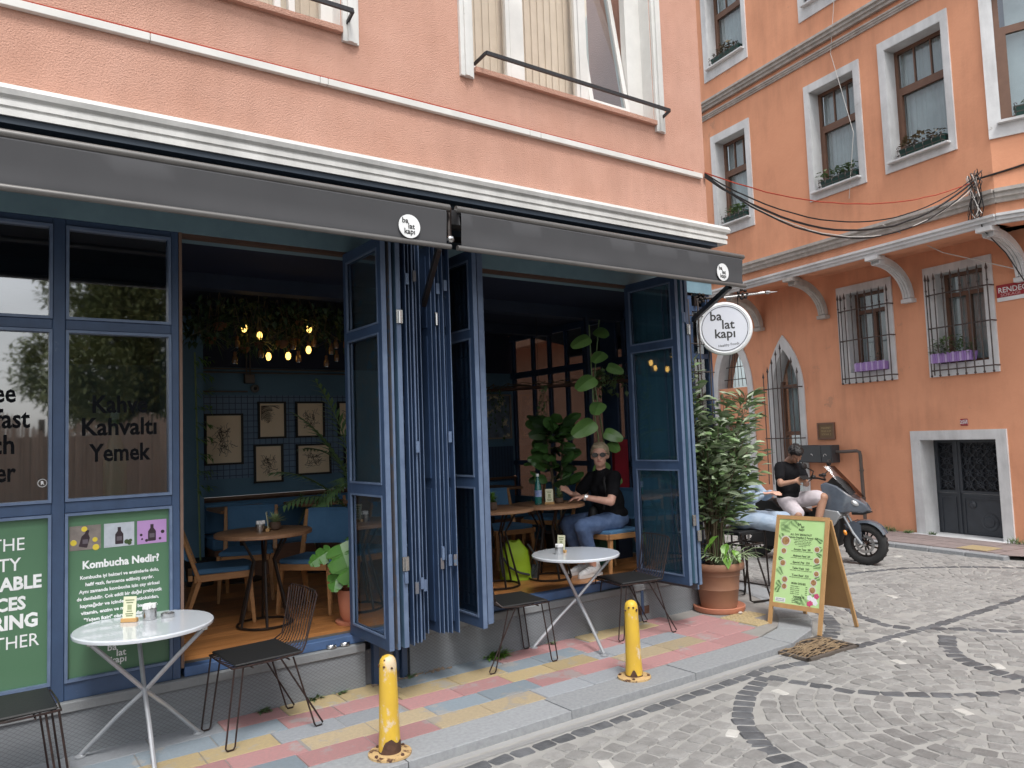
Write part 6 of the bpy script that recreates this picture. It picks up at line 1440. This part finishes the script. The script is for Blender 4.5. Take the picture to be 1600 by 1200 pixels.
UL = ['lowest unlit amber pendant at the far left of the cluster', 'unlit amber pendant above the leftmost low one', 'unlit amber pendant between two low lit bulbs at the left', 'unlit amber pendant above the two middle lit bulbs', 'unlit amber pendant low, just right of the fourth lit bulb', 'unlit amber pendant right of the rightmost lit bulb', 'unlit amber pendant in the right part, middle height', 'unlit amber pendant hanging lowest at the right', 'second unlit amber pendant from the right, low', 'unlit amber pendant closest to the folded doors', 'unlit amber pendant high in the right part of the cluster']
for k, (x, z, lit) in enumerate(BP):
    t = thing('pendant_bulb', lit_l[k] if lit else UL[k-6], 'pendant lamp', (x, 2.0+.03*((k*5) % 4), z), 0, 'lit bulb pendants' if lit else 'unlit amber pendants')
    MB().tube([(0, 0, .06), (0, 0, 3.1-z)], .003, 4).build('cord', black, t); MB().lathe([(.014, .03), (.016, .065), (.006, .07)], 10).build('lamp_cap', coco, t)
    if lit: MB().lathe([(.001, -.045), (.016, -.038), (.026, -.015), (.024, .01), (.014, .028), (.01, .034)], 12).build('bulb', bulb_m, t, smooth=True)
    else: MB().lathe([(.024, -.04), (.027, -.02), (.024, .02), (.012, .034)], 12).build('glass_shade', bulb_g, t, smooth=True); 
    if not lit: MB().lathe([(.022, -.044), (.022, -.038)], 10).build('shade_rim', steel, t)
# fern-like leaves at the left edge of the opening
t = thing('edge_fern', 'light green fern leaves reaching in at the left edge of the opening', 'plant', (1.86, 2.9, ZF))
MB().lathe([(.12, 0), (.15, .25), (.001, .24)], 20).build('pot', black, t)
m = MB()
for k in range(9):
    z = .95+k*.16; 
    for j in range(14): m.leaf((-.06+j*.012, -.02, z+U(-.03, .03)), (1-j*.05, U(-.6, .6), -.1+U(-.4, .4)), U(.05, .1), .03, droop=.5)
m.build('fronds', leafb, t, kind='stuff'); MB().tube([(0, 0, .2), (-.02, 0, 1.2), (-.04, 0, 2.3)], .01, 5).build('stem', leafm, t)
# backpack on the floor
t = thing('backpack', 'bright lime green backpack with grey straps on the floor by the woman\'s table', 'bag', (4.22, .86, ZF), rad(-20))
m = MB(); nz = 12; nn = 18
for i in range(nz+1):
    z = i/nz; w = .15*(1-.25*z**3)*(1 if z < .75 else 1-.9*(z-.75)**.9*1.6); dd = .10*(1-.15*z)*(1 if z < .75 else 1-(z-.75)*1.8)
    for k in range(nn):
        a = 2*math.pi*k/nn; c, s_ = math.cos(a), math.sin(a); rr_ = 1+.07*noise.noise(V3((c*1.5, s_*1.5, z*5))); m.v.append((w*math.copysign(abs(c)**.7, c)*rr_-.02*z, dd*math.copysign(abs(s_)**.7, s_)*rr_, .36*z+.012*math.sin(k*1.3)*z))
for i in range(nz):
    for k in range(nn): A = i*nn+k; B = i*nn+(k+1) % nn; m.f.append((A, B, B+nn, A+nn))
m.f.append(tuple(reversed(range(nn)))); m.f.append(tuple(nz*nn+k for k in range(nn))); m.build('bag_body', lime, t, smooth=True)
gs = mt('grey_strap', (.06, .07, .075), None, .8)
for pts in (((-.14, -.08, .22), (-.10, -.12, .14), (.0, -.13, .08), (.1, -.11, .05)), ((-.15, -.05, .3), (-.17, -.09, .2), (-.15, -.1, .05)), ((.1, -.09, .33), (.16, -.06, .25), (.2, -.05, .12), (.16, -.04, .03))): MB().tube(pts, .011, 6).build('strap', gs, t, smooth=True)
MB().lathe([(.0, 0), (.06, .0), (.05, .05), (.06, .1), (.03, .12)], 10, (.17, .02, .0)).build('side_pocket', gs, t)
t = thing('reflection_bottle', 'tall green bottle with white cap standing in for a reflection behind the window lettering', 'bottle', (.735, .22, 1.30))  # added behind the pane in place of a green container mirrored in it
MB().lathe([(.06, 0), (.068, .02), (.068, .32), (.055, .42), (.022, .52), (.02, .62), (.001, .62)], 24).build('bottle_glass', mt('pale_green_bottle', (.10, .28, .13), (.16, .36, .2), .15, 4, spec=.8), t, smooth=True)
MB().lathe([(.026, .6), (.026, .66), (.001, .66)], 16).build('bottle_cap', wtext, t); bx('ledge', blue, t, -.3, .26, -.12, .1, -.03, -.001)
# ================================================================== people
def organic(name, parts, mat, parent, voxel=.012, smooth_it=4, folds=0, fsc=9, extra=None):
    """one continuous surface from tapered capsules and ellipsoids, welded by a voxel remesh"""
    m = MB()
    for p in parts:
        if p[0] == 'c':
            _, a, b, ra, rb = p; a, b = V3(a), V3(b); m.tube([a.lerp(b, t) for t in (0, .33, .66, 1)], [ra+(rb-ra)*t for t in (0, .33, .66, 1)], 12); m.ell(a, ra, 12, 8); m.ell(b, rb, 12, 8)
        else: m.ell(p[1], p[2], 18, 12, p[3] if len(p) > 3 else None)
    me = m.mesh(); o = bpy.data.objects.new('tmp', me); C.objects.link(o)
    rm = o.modifiers.new('r', 'REMESH'); rm.mode = 'VOXEL'; rm.voxel_size = voxel
    sm = o.modifiers.new('s', 'SMOOTH'); sm.iterations = smooth_it; sm.factor = .5
    me2 = bpy.data.meshes.new_from_object(o.evaluated_get(bpy.context.evaluated_depsgraph_get())); bpy.data.objects.remove(o)
    if folds:
        for v in me2.vertices: v.co += v.normal*folds*(noise.noise(v.co*fsc)+.5*noise.noise(v.co*fsc*2.3+V3((3, 1, 2))))
    if extra: extra(me2)
    me2.polygons.foreach_set('use_smooth', [True]*len(me2.polygons))
    return link(name, me2, mat, parent, True)
def head_parts(c, fwd, up_=(0, 0, 1), s=1.0):
    c = V3(c); f = V3(fwd).normalized(); u = V3(up_).normalized(); r_ = f.cross(u).normalized(); u = r_.cross(f); M = Matrix((r_, f, u)).transposed()
    Q = lambda x, y, z: c+M @ V3((x*s, y*s, z*s))
    P = [('e', Q(0, -.008, .02), (.074*s, .094*s, .088*s), M), ('e', Q(0, .022, -.045), (.055*s, .062*s, .062*s), M), ('e', Q(0, .050, -.074), (.024*s, .026*s, .022*s), M),
         ('c', Q(0, .088, .008), Q(0, .104, -.022), .008*s, .013*s), ('e', Q(.028, .070, .026), (.026*s, .016*s, .010*s), M), ('e', Q(-.028, .070, .026), (.026*s, .016*s, .010*s), M),
         ('e', Q(.036, .062, -.018), (.022*s, .02*s, .02*s), M), ('e', Q(-.036, .062, -.018), (.022*s, .02*s, .02*s), M), ('e', Q(0, .082, -.046), (.020*s, .010*s, .008*s), M),
         ('e', Q(.074, -.006, -.005), (.009*s, .018*s, .028*s), M), ('e', Q(-.074, -.006, -.005), (.009*s, .018*s, .028*s), M)]
    return P, Q, M
def hand_parts(w, d, n, curl=.4, s=1.0, side=1):
    """palm from wrist w along d, n = back-of-hand normal; four fingers and a thumb"""
    w, d, n = V3(w), V3(d).normalized(), V3(n).normalized(); a = d.cross(n).normalized()*side; P = []
    for k in range(4): P.append(('c', w+a*(k-1.5)*.012*s+d*.01, w+a*(k-1.5)*.019*s+d*.078*s, .013*s, .0115*s))
    for k, L_ in enumerate((.066, .075, .07, .054)):
        b = w+a*(k-1.5)*.020*s+d*.08*s; d1 = (d-n*curl*.5).normalized(); d2 = (d-n*curl*1.5).normalized(); k1 = b+d1*L_*.5*s; P += [('c', b, k1, .0090*s, .0085*s), ('c', k1, k1+d2*L_*.5*s, .0085*s, .007*s)]
    tb = w-a*.022*s+d*.02*s; t1 = tb+(d*.5-a*.75-n*.25).normalized()*.04*s; P += [('c', tb, t1, .0135*s, .0105*s), ('c', t1, t1+(d*.9-a*.3-n*.3).normalized()*.034*s, .0105*s, .0085*s)]
    return P
# ---- seated woman
def P_(*a): return [V3(x) for x in a]
wom = thing('person', 'woman in black t-shirt, capri jeans and sunglasses sitting at the far indoor table', 'person', (5.05, .45, ZF))
hd = V3((4.955, .43, 1.492)); fdir = V3((-.72, -.69, -.03))
hp_, QH, MH = head_parts(hd, fdir, s=1.07)
Ls, Le, Lw = P_((5.01, .28, 1.285), (4.88, .22, 1.065), (4.70, .40, 1.115)); Rs, Re, Rw = P_((4.99, .62, 1.27), (4.90, .74, 1.09), (4.76, .66, 1.135))
LH, LK, LA = P_((5.07, .37, .865), (4.68, .41, .835), (4.84, .46, .46)); RH, RK, RA = P_((5.10, .54, .865), (4.72, .68, .845), (4.86, .64, .46))
body = hp_+[('c', (4.985, .45, 1.33), hd+V3((.008, .01, -.06)), .052, .048), ('e', (5.03, .45, 1.20), (.10, .16, .15)), ('e', (5.07, .455, 1.02), (.115, .155, .16)), ('e', (5.10, .46, .90), (.14, .175, .11)),
  ('c', Ls, Le, .048, .040), ('c', Le, Lw, .039, .025), ('c', Rs, Re, .048, .04), ('c', Re, Rw, .038, .025), ('c', LH, LK, .085, .062), ('c', LK, LA, .054, .034), ('c', RH, RK, .085, .062), ('c', RK, RA, .056, .034)]
body += hand_parts(Lw, (-.85, .45, -.05), (0, 0, 1), .5, 1, 1)+hand_parts(Rw, (-.75, .2, .55), (-.5, -.2, .7), .9, 1, -1)
for A_, tx in ((LA, (4.69, .44, .40)), (RA, (4.71, .63, .40))): body.append(('c', A_+V3((.03, 0, -.05)), tx, .032, .026))
organic('body', body, skin_m, wom, .0085, 3)
# clothing
tshirt = [('e', (4.965, .385, 1.165), (.065, .065, .065)), ('e', (4.965, .505, 1.165), (.065, .065, .065)), ('e', (5.03, .45, 1.215), (.112, .165, .15)), ('e', (5.07, .455, 1.04), (.135, .17, .175)), ('e', (5.10, .46, .93), (.15, .185, .09)), ('c', Ls+V3((0, .02, 0)), Ls.lerp(Le, .62), .068, .060), ('c', Rs+V3((0, -.02, 0)), Rs.lerp(Re, .62), .068, .060), ('c', (5.01, .36, 1.30), (5.0, .54, 1.295), .055, .055), ('c', (4.99, .45, 1.31), (4.985, .45, 1.345), .068, .058)]
organic('tshirt', tshirt, tee, wom, .012, 3, .006, 11)
jeans = [('e', (5.10, .46, .875), (.150, .19, .10)), ('c', LH, LK, .102, .080), ('c', RH, RK, .102, .080), ('c', LK, LK.lerp(LA, .58), .080, .068), ('c', RK, RK.lerp(RA, .50), .080, .068)]
organic('jeans', jeans, denim, wom, .012, 3, .006, 13)
def hair_shell(hf, c, MM, s, cond, mat, parent, nz=.006, fs=30, grow=1.10, vox=.008, extra=[]):
    P = []
    f = lambda x, y, z: V3(c)+MM @ V3((x*s, y*s, z*s))
    for q in extra: P.append(('e', f(*q[0]), tuple(v*s for v in q[1]), MM))
    return organic('hair', P, mat, parent, vox, 2, nz, fs)
hair_shell(None, hd, MH, 1.07, None, hair_f, wom, .004, 45, extra=[((0, -.024, .036), (.086, .094, .090)), ((0, .004, .078), (.068, .066, .036)), ((.062, -.028, .012), (.026, .045, .05)), ((-.062, -.028, .012), (.026, .045, .05)), ((0, -.08, .0), (.06, .045, .06)), ((.022, .042, .090), (.042, .026, .016)), ((.0, -.095, -.03), (.03, .03, .035))])
# sunglasses
for sx_ in (-1, 1):
    m = MB(); pts = [(sx_*.034+.028*math.cos(a)*1.0, .098, .012+.021*math.sin(a)) for a in [k*math.pi/8 for k in range(16)]]
    m.prism([QH(*p) for p in pts], MH @ V3((0, .006, 0))); m.build('sunglass_lens', mt('dark_lens', (.01, .008, .008), None, .08, spec=.9), wom, world=True)
    MB().tube([QH(sx_*.060, .098, .022), QH(sx_*.076, .07, .02), QH(sx_*.080, .0, .012)], .0035, 5).build('sunglass_arm', black, wom, world=True)
MB().tube([QH(-.012, .104, .020), QH(.012, .104, .020)], .003, 5).build('sunglass_bridge', black, wom, world=True)
MB().ell(QH(0, .093, -.046), (.021, .006, .0045), 10, 6, MH).build('lips', mt('lips', (.55, .16, .15), None, .4), wom, world=True)
wd_ = (Lw-Le).normalized(); Mw = wd_.to_track_quat('Z', 'Y').to_matrix().to_4x4(); wc = Le.lerp(Lw, .93)
MB().lathe([(.030, -.009), (.031, -.009), (.031, .009), (.030, .009), (.030, -.009)], 18, wc, Mw, cap=False).build('watch_strap', mt('white_strap', (.7, .7, .68), None, .4), wom, world=True)
MB().lathe([(.017, 0), (.017, .008), (.001, .009)], 16, wc+V3((-.01, -.025, .012)), V3((-.35, -.8, .5)).to_track_quat('Z', 'Y').to_matrix().to_4x4()).build('watch_face', steel, wom, world=True)
MB().tube([(5.0, .40, 1.345), (4.93, .36, 1.25), (4.93, .33, 1.12), (4.93, .38, .98)], .012, 5).build('bag_strap', black, wom, world=True)
MB().tube([(4.975, .50, 1.345), (4.935, .46, 1.29), (4.945, .40, 1.335)], .0022, 4).build('necklace', steel, wom, world=True)
for k, (A_, toe) in enumerate(((LA, V3((4.665, .435, .385))), (RA, V3((4.70, .625, .385))))):
    d = (toe-V3((A_.x+.05, A_.y, toe.z))).normalized(); h = V3((A_.x+.045, A_.y, ZF+.045))
    sh_ = [('c', h, h.lerp(toe, .5)+V3((0, 0, .012)), .044, .045), ('c', h.lerp(toe, .5)+V3((0, 0, .010)), toe+V3((0, 0, .003)), .044, .034), ('c', h+V3((0, 0, .01)), h+V3((-.01, 0, .055)), .040, .040)]
    organic('shoe', sh_, shoe_m, wom, .009, 2, .002, 30)
    m = MB(); sd_ = d.cross(V3((0, 0, 1))); pl = [h-d*.045+sd_*.03, h+d*.06+sd_*.042, toe+sd_*.036, toe+d*.035+sd_*.012, toe+d*.035-sd_*.012, toe-sd_*.036, h+d*.06-sd_*.042, h-d*.045-sd_*.03]
    m.prism([V3((p.x, p.y, ZF+.001)) for p in pl], (0, 0, .026)); m.build('shoe_sole', mt('sole_white', (.7, .7, .7), None, .6), wom, world=True)
    for i in range(4): q = h.lerp(toe, .35+i*.13)+V3((0, 0, .052-i*.004)); MB().tube([q-sd_*.022, q+V3((0, 0, .006)), q+sd_*.022], .004, 4).build('shoe_lace', mt('lace_grey', (.3, .3, .3), None, .8), wom, world=True)
bag = thing('shoulder_bag', 'small black shoulder bag between the woman and her table', 'bag', (4.865, .46, .85)); 
organic('bag_body', [('e', (4.865, .46, .93), (.05, .05, .085)), ('e', (4.865, .46, .90), (.055, .055, .05))], black, bag, .01, 2)

# ---- scooter
HD = rad(-75.8); sl = V3((8.99, .94, -.05))
sco = thing('scooter', 'blue-grey maxi scooter with smoked windscreen parked in the alley', 'scooter', sl, HD)
def shell(name, pts, mat, bev=.02, inner=None):
    """closed shell from a side outline [(x, z, half width)]"""
    m = MB(); n = len(pts); m.v = [(x, w, z) for x, z, w in pts]+[(x, -w, z) for x, z, w in pts]
    m.f = [tuple(range(n)), tuple(reversed(range(n, 2*n)))]+[(i, i+n, (i+1) % n+n, (i+1) % n) for i in range(n)]
    me = m.mesh(); b = bmesh.new(); b.from_mesh(me); bmesh.ops.recalc_face_normals(b, faces=b.faces); bmesh.ops.triangulate(b, faces=[f for f in b.faces if len(f.verts) > 4])
    if bev: bmesh.ops.bevel(b, geom=[e for e in b.edges if e.calc_face_angle(0) > .35], offset=bev, segments=3, affect='EDGES', profile=.6, clamp_overlap=True)
    b.to_mesh(me); b.free(); me.polygons.foreach_set('use_smooth', [True]*len(me.polygons)); o = link(name, me, mat, sco)
    try: me.set_sharp_from_angle(angle=rad(35))
    except Exception: pass
    return o
def wheel(x, lab=None):
    w = MB().lathe([(.165, -.050), (.185, -.058), (.225, -.060), (.248, -.045), (.259, -.02), (.261, 0), (.259, .02), (.248, .045), (.225, .060), (.185, .058), (.165, .050), (.165, -.050)], 44, (x, 0, .26), Matrix.Rotation(rad(90), 4, 'X'), cap=False).build('wheel', rubber, sco, smooth=True)
    for k in range(44):
        a = k*math.pi/22; s_ = -1 if k % 2 else 1; c = V3((x+.2585*math.cos(a), s_*.022, .26+.2585*math.sin(a))); 
        MB().ob(c, (.016, .036, .008), Matrix.Rotation(-a+math.pi/2, 4, 'Y') @ Matrix.Rotation(s_*.4, 4, 'Z')).build('tread_block', rubber, w)
    MB().tube([(x+.165*math.cos(k*math.pi/16), 0, .26+.165*math.sin(k*math.pi/16)) for k in range(32)], .022, 8, closed=True).build('rim', black_metal, w, smooth=True)
    for k in range(10):
        a = k*math.pi/5+.2; e = .1 if k % 2 else -.1; MB().bar((x+.035*math.cos(a), 0, .26+.035*math.sin(a)), (x+.155*math.cos(a+e), 0, .26+.155*math.sin(a+e)), .016, .026, (0, 1, 0)).build('spoke', black_metal, w)
    MB().lathe([(.035, -.05), (.04, -.02), (.04, .02), (.035, .05)], 16, (x, 0, .26), Matrix.Rotation(rad(90), 4, 'X')).build('hub', black_metal, w)
    MB().lathe([(.115, .035), (.115, .039), (.08, .039), (.08, .035), (.115, .035)], 28, (x, 0, .26), Matrix.Rotation(rad(90), 4, 'X'), cap=False).build('brake_disc', steel, w)
    return w
wheel(.72); wheel(-.70)
shell('front_fairing', [(.20, .68, .13), (.27, .86, .15), (.24, 1.00, .12), (.31, 1.03, .10), (.45, .98, .13), (.62, .86, .14), (.76, .76, .08), (.82, .67, .03), (.72, .64, .08), (.60, .66, .15), (.44, .64, .19), (.30, .66, .17)], sc_grey, .025)
shell('side_panel', [(.22, .655, .19), (.30, .69, .20), (.47, .67, .205), (.50, .62, .20), (.42, .50, .20), (.33, .42, .20), (.24, .44, .195), (.28, .52, .19)], sc_silver, .012)
shell('leg_shield', [(.12, .70, .13), (.24, .66, .17), (.36, .62, .18), (.47, .60, .16), (.46, .44, .15), (.42, .22, .13), (.30, .16, .14), (.18, .18, .15), (.16, .40, .16)], black, .02)
shell('beak', [(.60, .70, .12), (.74, .70, .08), (.83, .655, .025), (.72, .62, .06), (.60, .62, .09)], black, .012)
shell('floor_board', [(-.10, .20, .19), (.30, .18, .19), (.30, .26, .19), (.05, .36, .18), (-.10, .36, .19)], black, .015)
shell('engine_cover', [(-.75, .22, .13), (-.45, .17, .16), (-.10, .19, .15), (-.05, .42, .15), (-.35, .45, .15), (-.70, .34, .10)], black, .02)
shell('seat', [(-.75, .72, .10), (-.62, .80, .14), (-.38, .79, .15), (-.30, .70, .16), (-.05, .68, .15), (.06, .63, .10), (.0, .56, .12), (-.35, .60, .15), (-.70, .64, .12)], black_pad, .03)
shell('tail_fairing', [(-.82, .70, .05), (-.72, .72, .10), (-.40, .66, .16), (-.02, .56, .15), (-.06, .42, .15), (-.35, .46, .15), (-.68, .58, .10)], sc_grey, .02)
shell('center_tunnel', [(.0, .58, .09), (.18, .70, .09), (.20, .40, .10), (.0, .34, .12)], black, .02)
shell('dash_cowl', [(.30, 1.0, .10), (.40, 1.10, .09), (.52, 1.02, .10), (.62, .88, .10), (.45, .93, .10)], black, .012)
for s_ in (-1, 1):
    m = MB().ell((.645, s_*.105, .775), (.062, .042, .034), 14, 8, Matrix.Rotation(rad(35), 4, 'Y')); m.build('headlight', lens, sco, smooth=True)
    MB().bar((.48, s_*.115, .90), (.66, s_*.085, .80), .012, .012).build('highlight_strip', mt('strip_highlight', (.4, .42, .45), None, .15), sco)  # pale bars put on the fairing as painted highlights
    MB().ell((.52, s_*.13, .40), (.022, .018, .035), 10, 7, Matrix.Rotation(rad(-20), 4, 'Y')).build('turn_signal', amber, sco, smooth=True)
    MB().tube([(.50, s_*.075, .60), (.60, s_*.078, .40), (.70, s_*.075, .26)], .020, 8).build('fork_leg', sc_silver, sco, smooth=True)
    MB().lathe([(.03, 0), (.026, .02), (.001, .022)], 12, (.72, s_*.07, .26), Matrix.Rotation(rad(-90*s_), 4, 'X')).build('axle_nut', steel, sco)
    # handlebar, grip, lever, mirror
    MB().tube([(.27, 0, 1.05), (.22, s_*.12, 1.08), (.12, s_*.30, 1.09)], .013, 8).build('handlebar', black_metal, sco, smooth=True)
    MB().tube([(.13, s_*.27, 1.09), (.075, s_*.40, 1.085)], .019, 10).build('grip', black, sco, smooth=True)
    MB().tube([(.19, s_*.24, 1.075), (.17, s_*.33, 1.05), (.13, s_*.40, 1.04)], .007, 6).build('brake_lever', steel, sco)
    MB().ell((.19, s_*.20, 1.10), (.035, .04, .028), 10, 7).build('switch_box', black, sco)
    MB().tube([(.19, s_*.24, 1.11), (.24, s_*.32, 1.18), (.20, s_*.43, 1.23)], .008, 6).build('mirror_stalk', black_metal, sco, smooth=True)
    MB().ell((.18, s_*.47, 1.25), (.026, .078, .045), 14, 8).build('mirror', black, sco, smooth=True)
m = MB(); n = 14                    # fender
for i in range(n+1):
    a = rad(28+118*i/n); r_ = .292+.01*math.sin(i*.4)
    for w, dr in ((-.075, -.03), (-.06, .0), (0, .012), (.06, 0), (.075, -.03)): m.v.append((.72+(r_+dr)*math.cos(a), w, .26+(r_+dr)*math.sin(a)))
    if i:
        for k in range(4): A = (i-1)*5+k; m.f.append((A, A+1, A+6, A+5))
fo_ = m.build('front_fender', sc_grey, sco, smooth=True)
for s_ in (-1, 1): MB().prism([(.50, s_*.080, .50), (.62, s_*.080, .55), (.70, s_*.080, .50), (.70, s_*.080, .28), (.66, s_*.080, .26), (.60, s_*.080, .38)], (0, s_*.008, 0)).build('fender_stay', sc_grey, sco)
m = MB(); cols = 8; rws = 8         # windscreen
for i in range(rws+1):
    t_ = i/rws; x, z = .74-.34*t_, .84+.39*t_-.03*math.sin(t_*math.pi); hw_ = .15*(1-.35*t_**2)
    for k in range(cols+1): q = k/cols*2-1; m.v.append((x-.10*q*q+.03*math.sin(t_*math.pi), q*hw_, z))
    if i:
        for k in range(cols): A = (i-1)*(cols+1)+k; m.f.append((A, A+1, A+cols+2, A+cols+1))
m.build('windscreen', screen_glass, sco, smooth=True)
MB().tube([(-.5, .16, .35), (-.75, .18, .42)], .045, 10).build('exhaust', black_metal, sco, smooth=True)
# ---- man on the scooter
man = thing('person', 'young man in black t-shirt and pale shorts on the scooter, looking down at his phone', 'person', (8.72, .98, -.05))
hm = V3((8.70, .85, 1.345)); hp2, QM, MM_ = head_parts(hm, (-.35, -.62, -.62), (-.2, -.45, .75), 1.02)
nk = V3((8.72, .98, 1.24)); mLs, mLe, mLw = P_((8.90, .93, 1.165), (8.86, .82, .955), (8.66, .70, 1.015)); mRs, mRe, mRw = P_((8.52, .98, 1.19), (8.38, .87, .985), (8.47, .71, 1.02))
mRH, mRK, mRA = P_((8.66, 1.0, .74), (8.45, .70, .60), (8.47, .78, .12)); mLH, mLK, mLA = P_((8.82, .96, .75), (8.87, .60, .79), (8.72, .66, .30))
bd = hp2+[('c', nk, hm+V3((.01, .05, -.04)), .055, .05), ('e', (8.71, .98, 1.08), (.17, .115, .15)), ('e', (8.72, 1.0, .90), (.15, .115, .16)), ('e', (8.73, 1.0, .77), (.16, .13, .11)),
 ('c', mLs, mLe, .050, .038), ('c', mLe, mLw, .037, .025), ('c', mRs, mRe, .05, .038), ('c', mRe, mRw, .037, .025), ('c', mRH, mRK, .085, .062), ('c', mRK, mRA, .058, .036), ('c', mLH, mLK, .085, .062), ('c', mLK, mLA, .058, .038)]
bd += hand_parts(mLw, (-.75, -.15, .15), (.1, -.9, .3), .9, 1, 1)+hand_parts(mRw, (.7, -.25, .2), (-.1, -.9, .3), .9, 1, -1)
for A_, tx in ((mRA, (8.42, .66, -.01)), (mLA, (8.66, .55, .24))): bd.append(('c', A_+V3((0, .03, -.04)), tx, .034, .028))
organic('body', bd, skin_d, man, .0095, 3)
organic('tshirt', [('e', (8.71, .98, 1.10), (.195, .135, .15)), ('e', (8.72, 1.0, .93), (.175, .14, .19)), ('e', (8.73, 1.0, .80), (.175, .145, .08)), ('c', mLs+V3((-.02, 0, 0)), mLs.lerp(mLe, .62), .07, .064), ('c', mRs+V3((.02, 0, 0)), mRs.lerp(mRe, .62), .07, .064), ('c', (8.60, .99, 1.20), (8.82, .96, 1.19), .06, .06)], tee, man, .014, 3, .008, 9)
organic('shorts', [('e', (8.73, 1.0, .765), (.175, .15, .10)), ('c', mRH, mRH.lerp(mRK, .88), .105, .10), ('c', mLH, mLH.lerp(mLK, .80), .105, .098)], shorts_m, man, .013, 3, .007, 9)
curl = [((0, -.02, .035), (.084, .095, .088)), ((0, .03, .072), (.07, .06, .045))]
for i in range(46):
    a = U(0, 6.28); e = U(-.15, 1.5); curl.append(((.082*math.cos(a)*math.cos(e), -.018+.092*math.sin(a)*math.cos(e) if math.sin(a) < .5 or e > .6 else -.05, .03+.09*math.sin(e)), (.02, .02, .02)))
hair_shell(None, hm, MM_, 1.02, None, hair_k, man, .006, 60, extra=curl)
for A_, tx in ((mRA, (8.42, .64, 0)), (mLA, (8.66, .53, .245))): organic('shoe', [('c', A_+V3((0, .04, -.055)), V3(tx), .045, .036)], black, man, .011, 2)
t = thing('phone', 'dark phone held in both hands by the man on the scooter', 'phone', (8.565, .645, 1.06)); MB().ob((0, 0, 0), (.15, .010, .075), Matrix.Rotation(rad(-55), 4, 'X')).build('phone_body', black, t, bevel=.003)
# ---- third person, mostly behind the shrub
th = thing('person', 'person in light-blue denim mostly hidden behind the bay shrub, seated', 'person', (6.98, .21, 0))
h3 = V3((6.99, .18, 1.36)); hp3, Q3, M3 = head_parts(h3, (.75, -.6, -.35)); 
k1, k2, a1, a2 = P_((7.42, -.02, .70), (7.22, -.16, .66), (7.45, -.05, .12), (7.22, -.2, .12)); e1, w1_ = P_((6.92, .0, .95), (7.02, -.06, 1.0)); e2, w2_ = P_((7.26, .10, .95), (7.2, -.05, 1.0))
organic('body', hp3+[('c', (6.98, .2, 1.22), h3, .05, .05), ('e', (6.98, .2, 1.05), (.15, .11, .15)), ('e', (6.98, .22, .85), (.15, .13, .17)), ('c', (6.84, .2, 1.15), e1, .045, .038), ('c', e1, w1_, .036, .025), ('c', (7.13, .17, 1.15), e2, .045, .038), ('c', e2, w2_, .036, .025), ('c', (6.98, .15, .72), k1, .08, .06), ('c', k1, a1, .055, .035), ('c', (6.95, .12, .72), k2, .08, .06), ('c', k2, a2, .055, .035)]+hand_parts(w1_, (.6, -.4, .1), (0, 0, 1), .8)+hand_parts(w2_, (-.3, -.7, .1), (0, 0, 1), .8), skin_m, th, .011, 3)
organic('denim_shirt', [('e', (6.98, .2, 1.06), (.18, .14, .17)), ('e', (6.98, .22, .85), (.18, .16, .2)), ('c', (6.85, .2, 1.15), e1, .060, .052), ('c', e1, e1.lerp(w1_, .8), .052, .042), ('c', (7.12, .17, 1.15), e2, .060, .052), ('c', e2, e2.lerp(w2_, .8), .052, .042), ('c', (6.9, .19, 1.16), (7.06, .17, 1.16), .06, .06)], denim_l, th, .014, 2, .006, 14)
organic('jeans', [('e', (6.97, .18, .72), (.17, .16, .11)), ('c', (6.98, .15, .73), k1, .10, .078), ('c', k1, a1, .075, .055), ('c', (6.95, .12, .73), k2, .10, .078), ('c', k2, a2, .075, .055)], denim_l, th, .014, 2, .006, 12)
hair_shell(None, h3, M3, 1.0, None, mt('dark_brown_hair', (.05, .03, .02), None, .6), th, .006, 30, extra=[((0, -.02, .035), (.085, .096, .09)), ((0, -.06, -.05), (.07, .06, .09))])
for A_ in (a1, a2): organic('shoe', [('c', A_+V3((0, .02, -.06)), A_+V3((.1, -.1, -.08)), .04, .034)], black, th, .011, 2)
th.location = (6.98-.13, .21+.09, 0)
t = thing('metal_chair', 'black metal chair under the denim-clad person behind the plant pot', 'chair', (6.80, .34, 0))
bx('seat', black_pad, t, -.22, .22, -.22, .22, .58, .62, bevel=.01); bx('backrest', black_pad, t, -.2, .2, .2, .23, .72, 1.0, bevel=.01)
for sx_ in (-1, 1):
    MB().tube([(sx_*.2, .22, 1.0), (sx_*.2, .22, .6), (sx_*.2, .24, .012), (sx_*.2, -.24, .012), (sx_*.2, -.22, .6)], .011, 6).build('leg', black_metal, t)
t = thing('metal_stool', 'black tubular stool frame just right of the big plant pot', 'stool', (6.34, -.12, 0))
MB().tube([(-.12, -.1, .55), (-.1, -.12, .02), (-.08, -.14, .008), (.12, -.2, .008), (.16, -.16, .02), (.16, .02, .55)], .010, 6).build('leg', black_metal, t); MB().tube([(-.1, .14, .55), (-.08, .14, .02), (.14, .14, .008), (.16, .1, .3), (.16, .1, .55)], .010, 6).build('leg', black_metal, t)
MB().tube([(-.12, -.1, .55), (.16, -.1, .55), (.16, .14, .55), (-.12, .14, .55)], .010, 6, closed=True).build('seat_frame', black_metal, t)
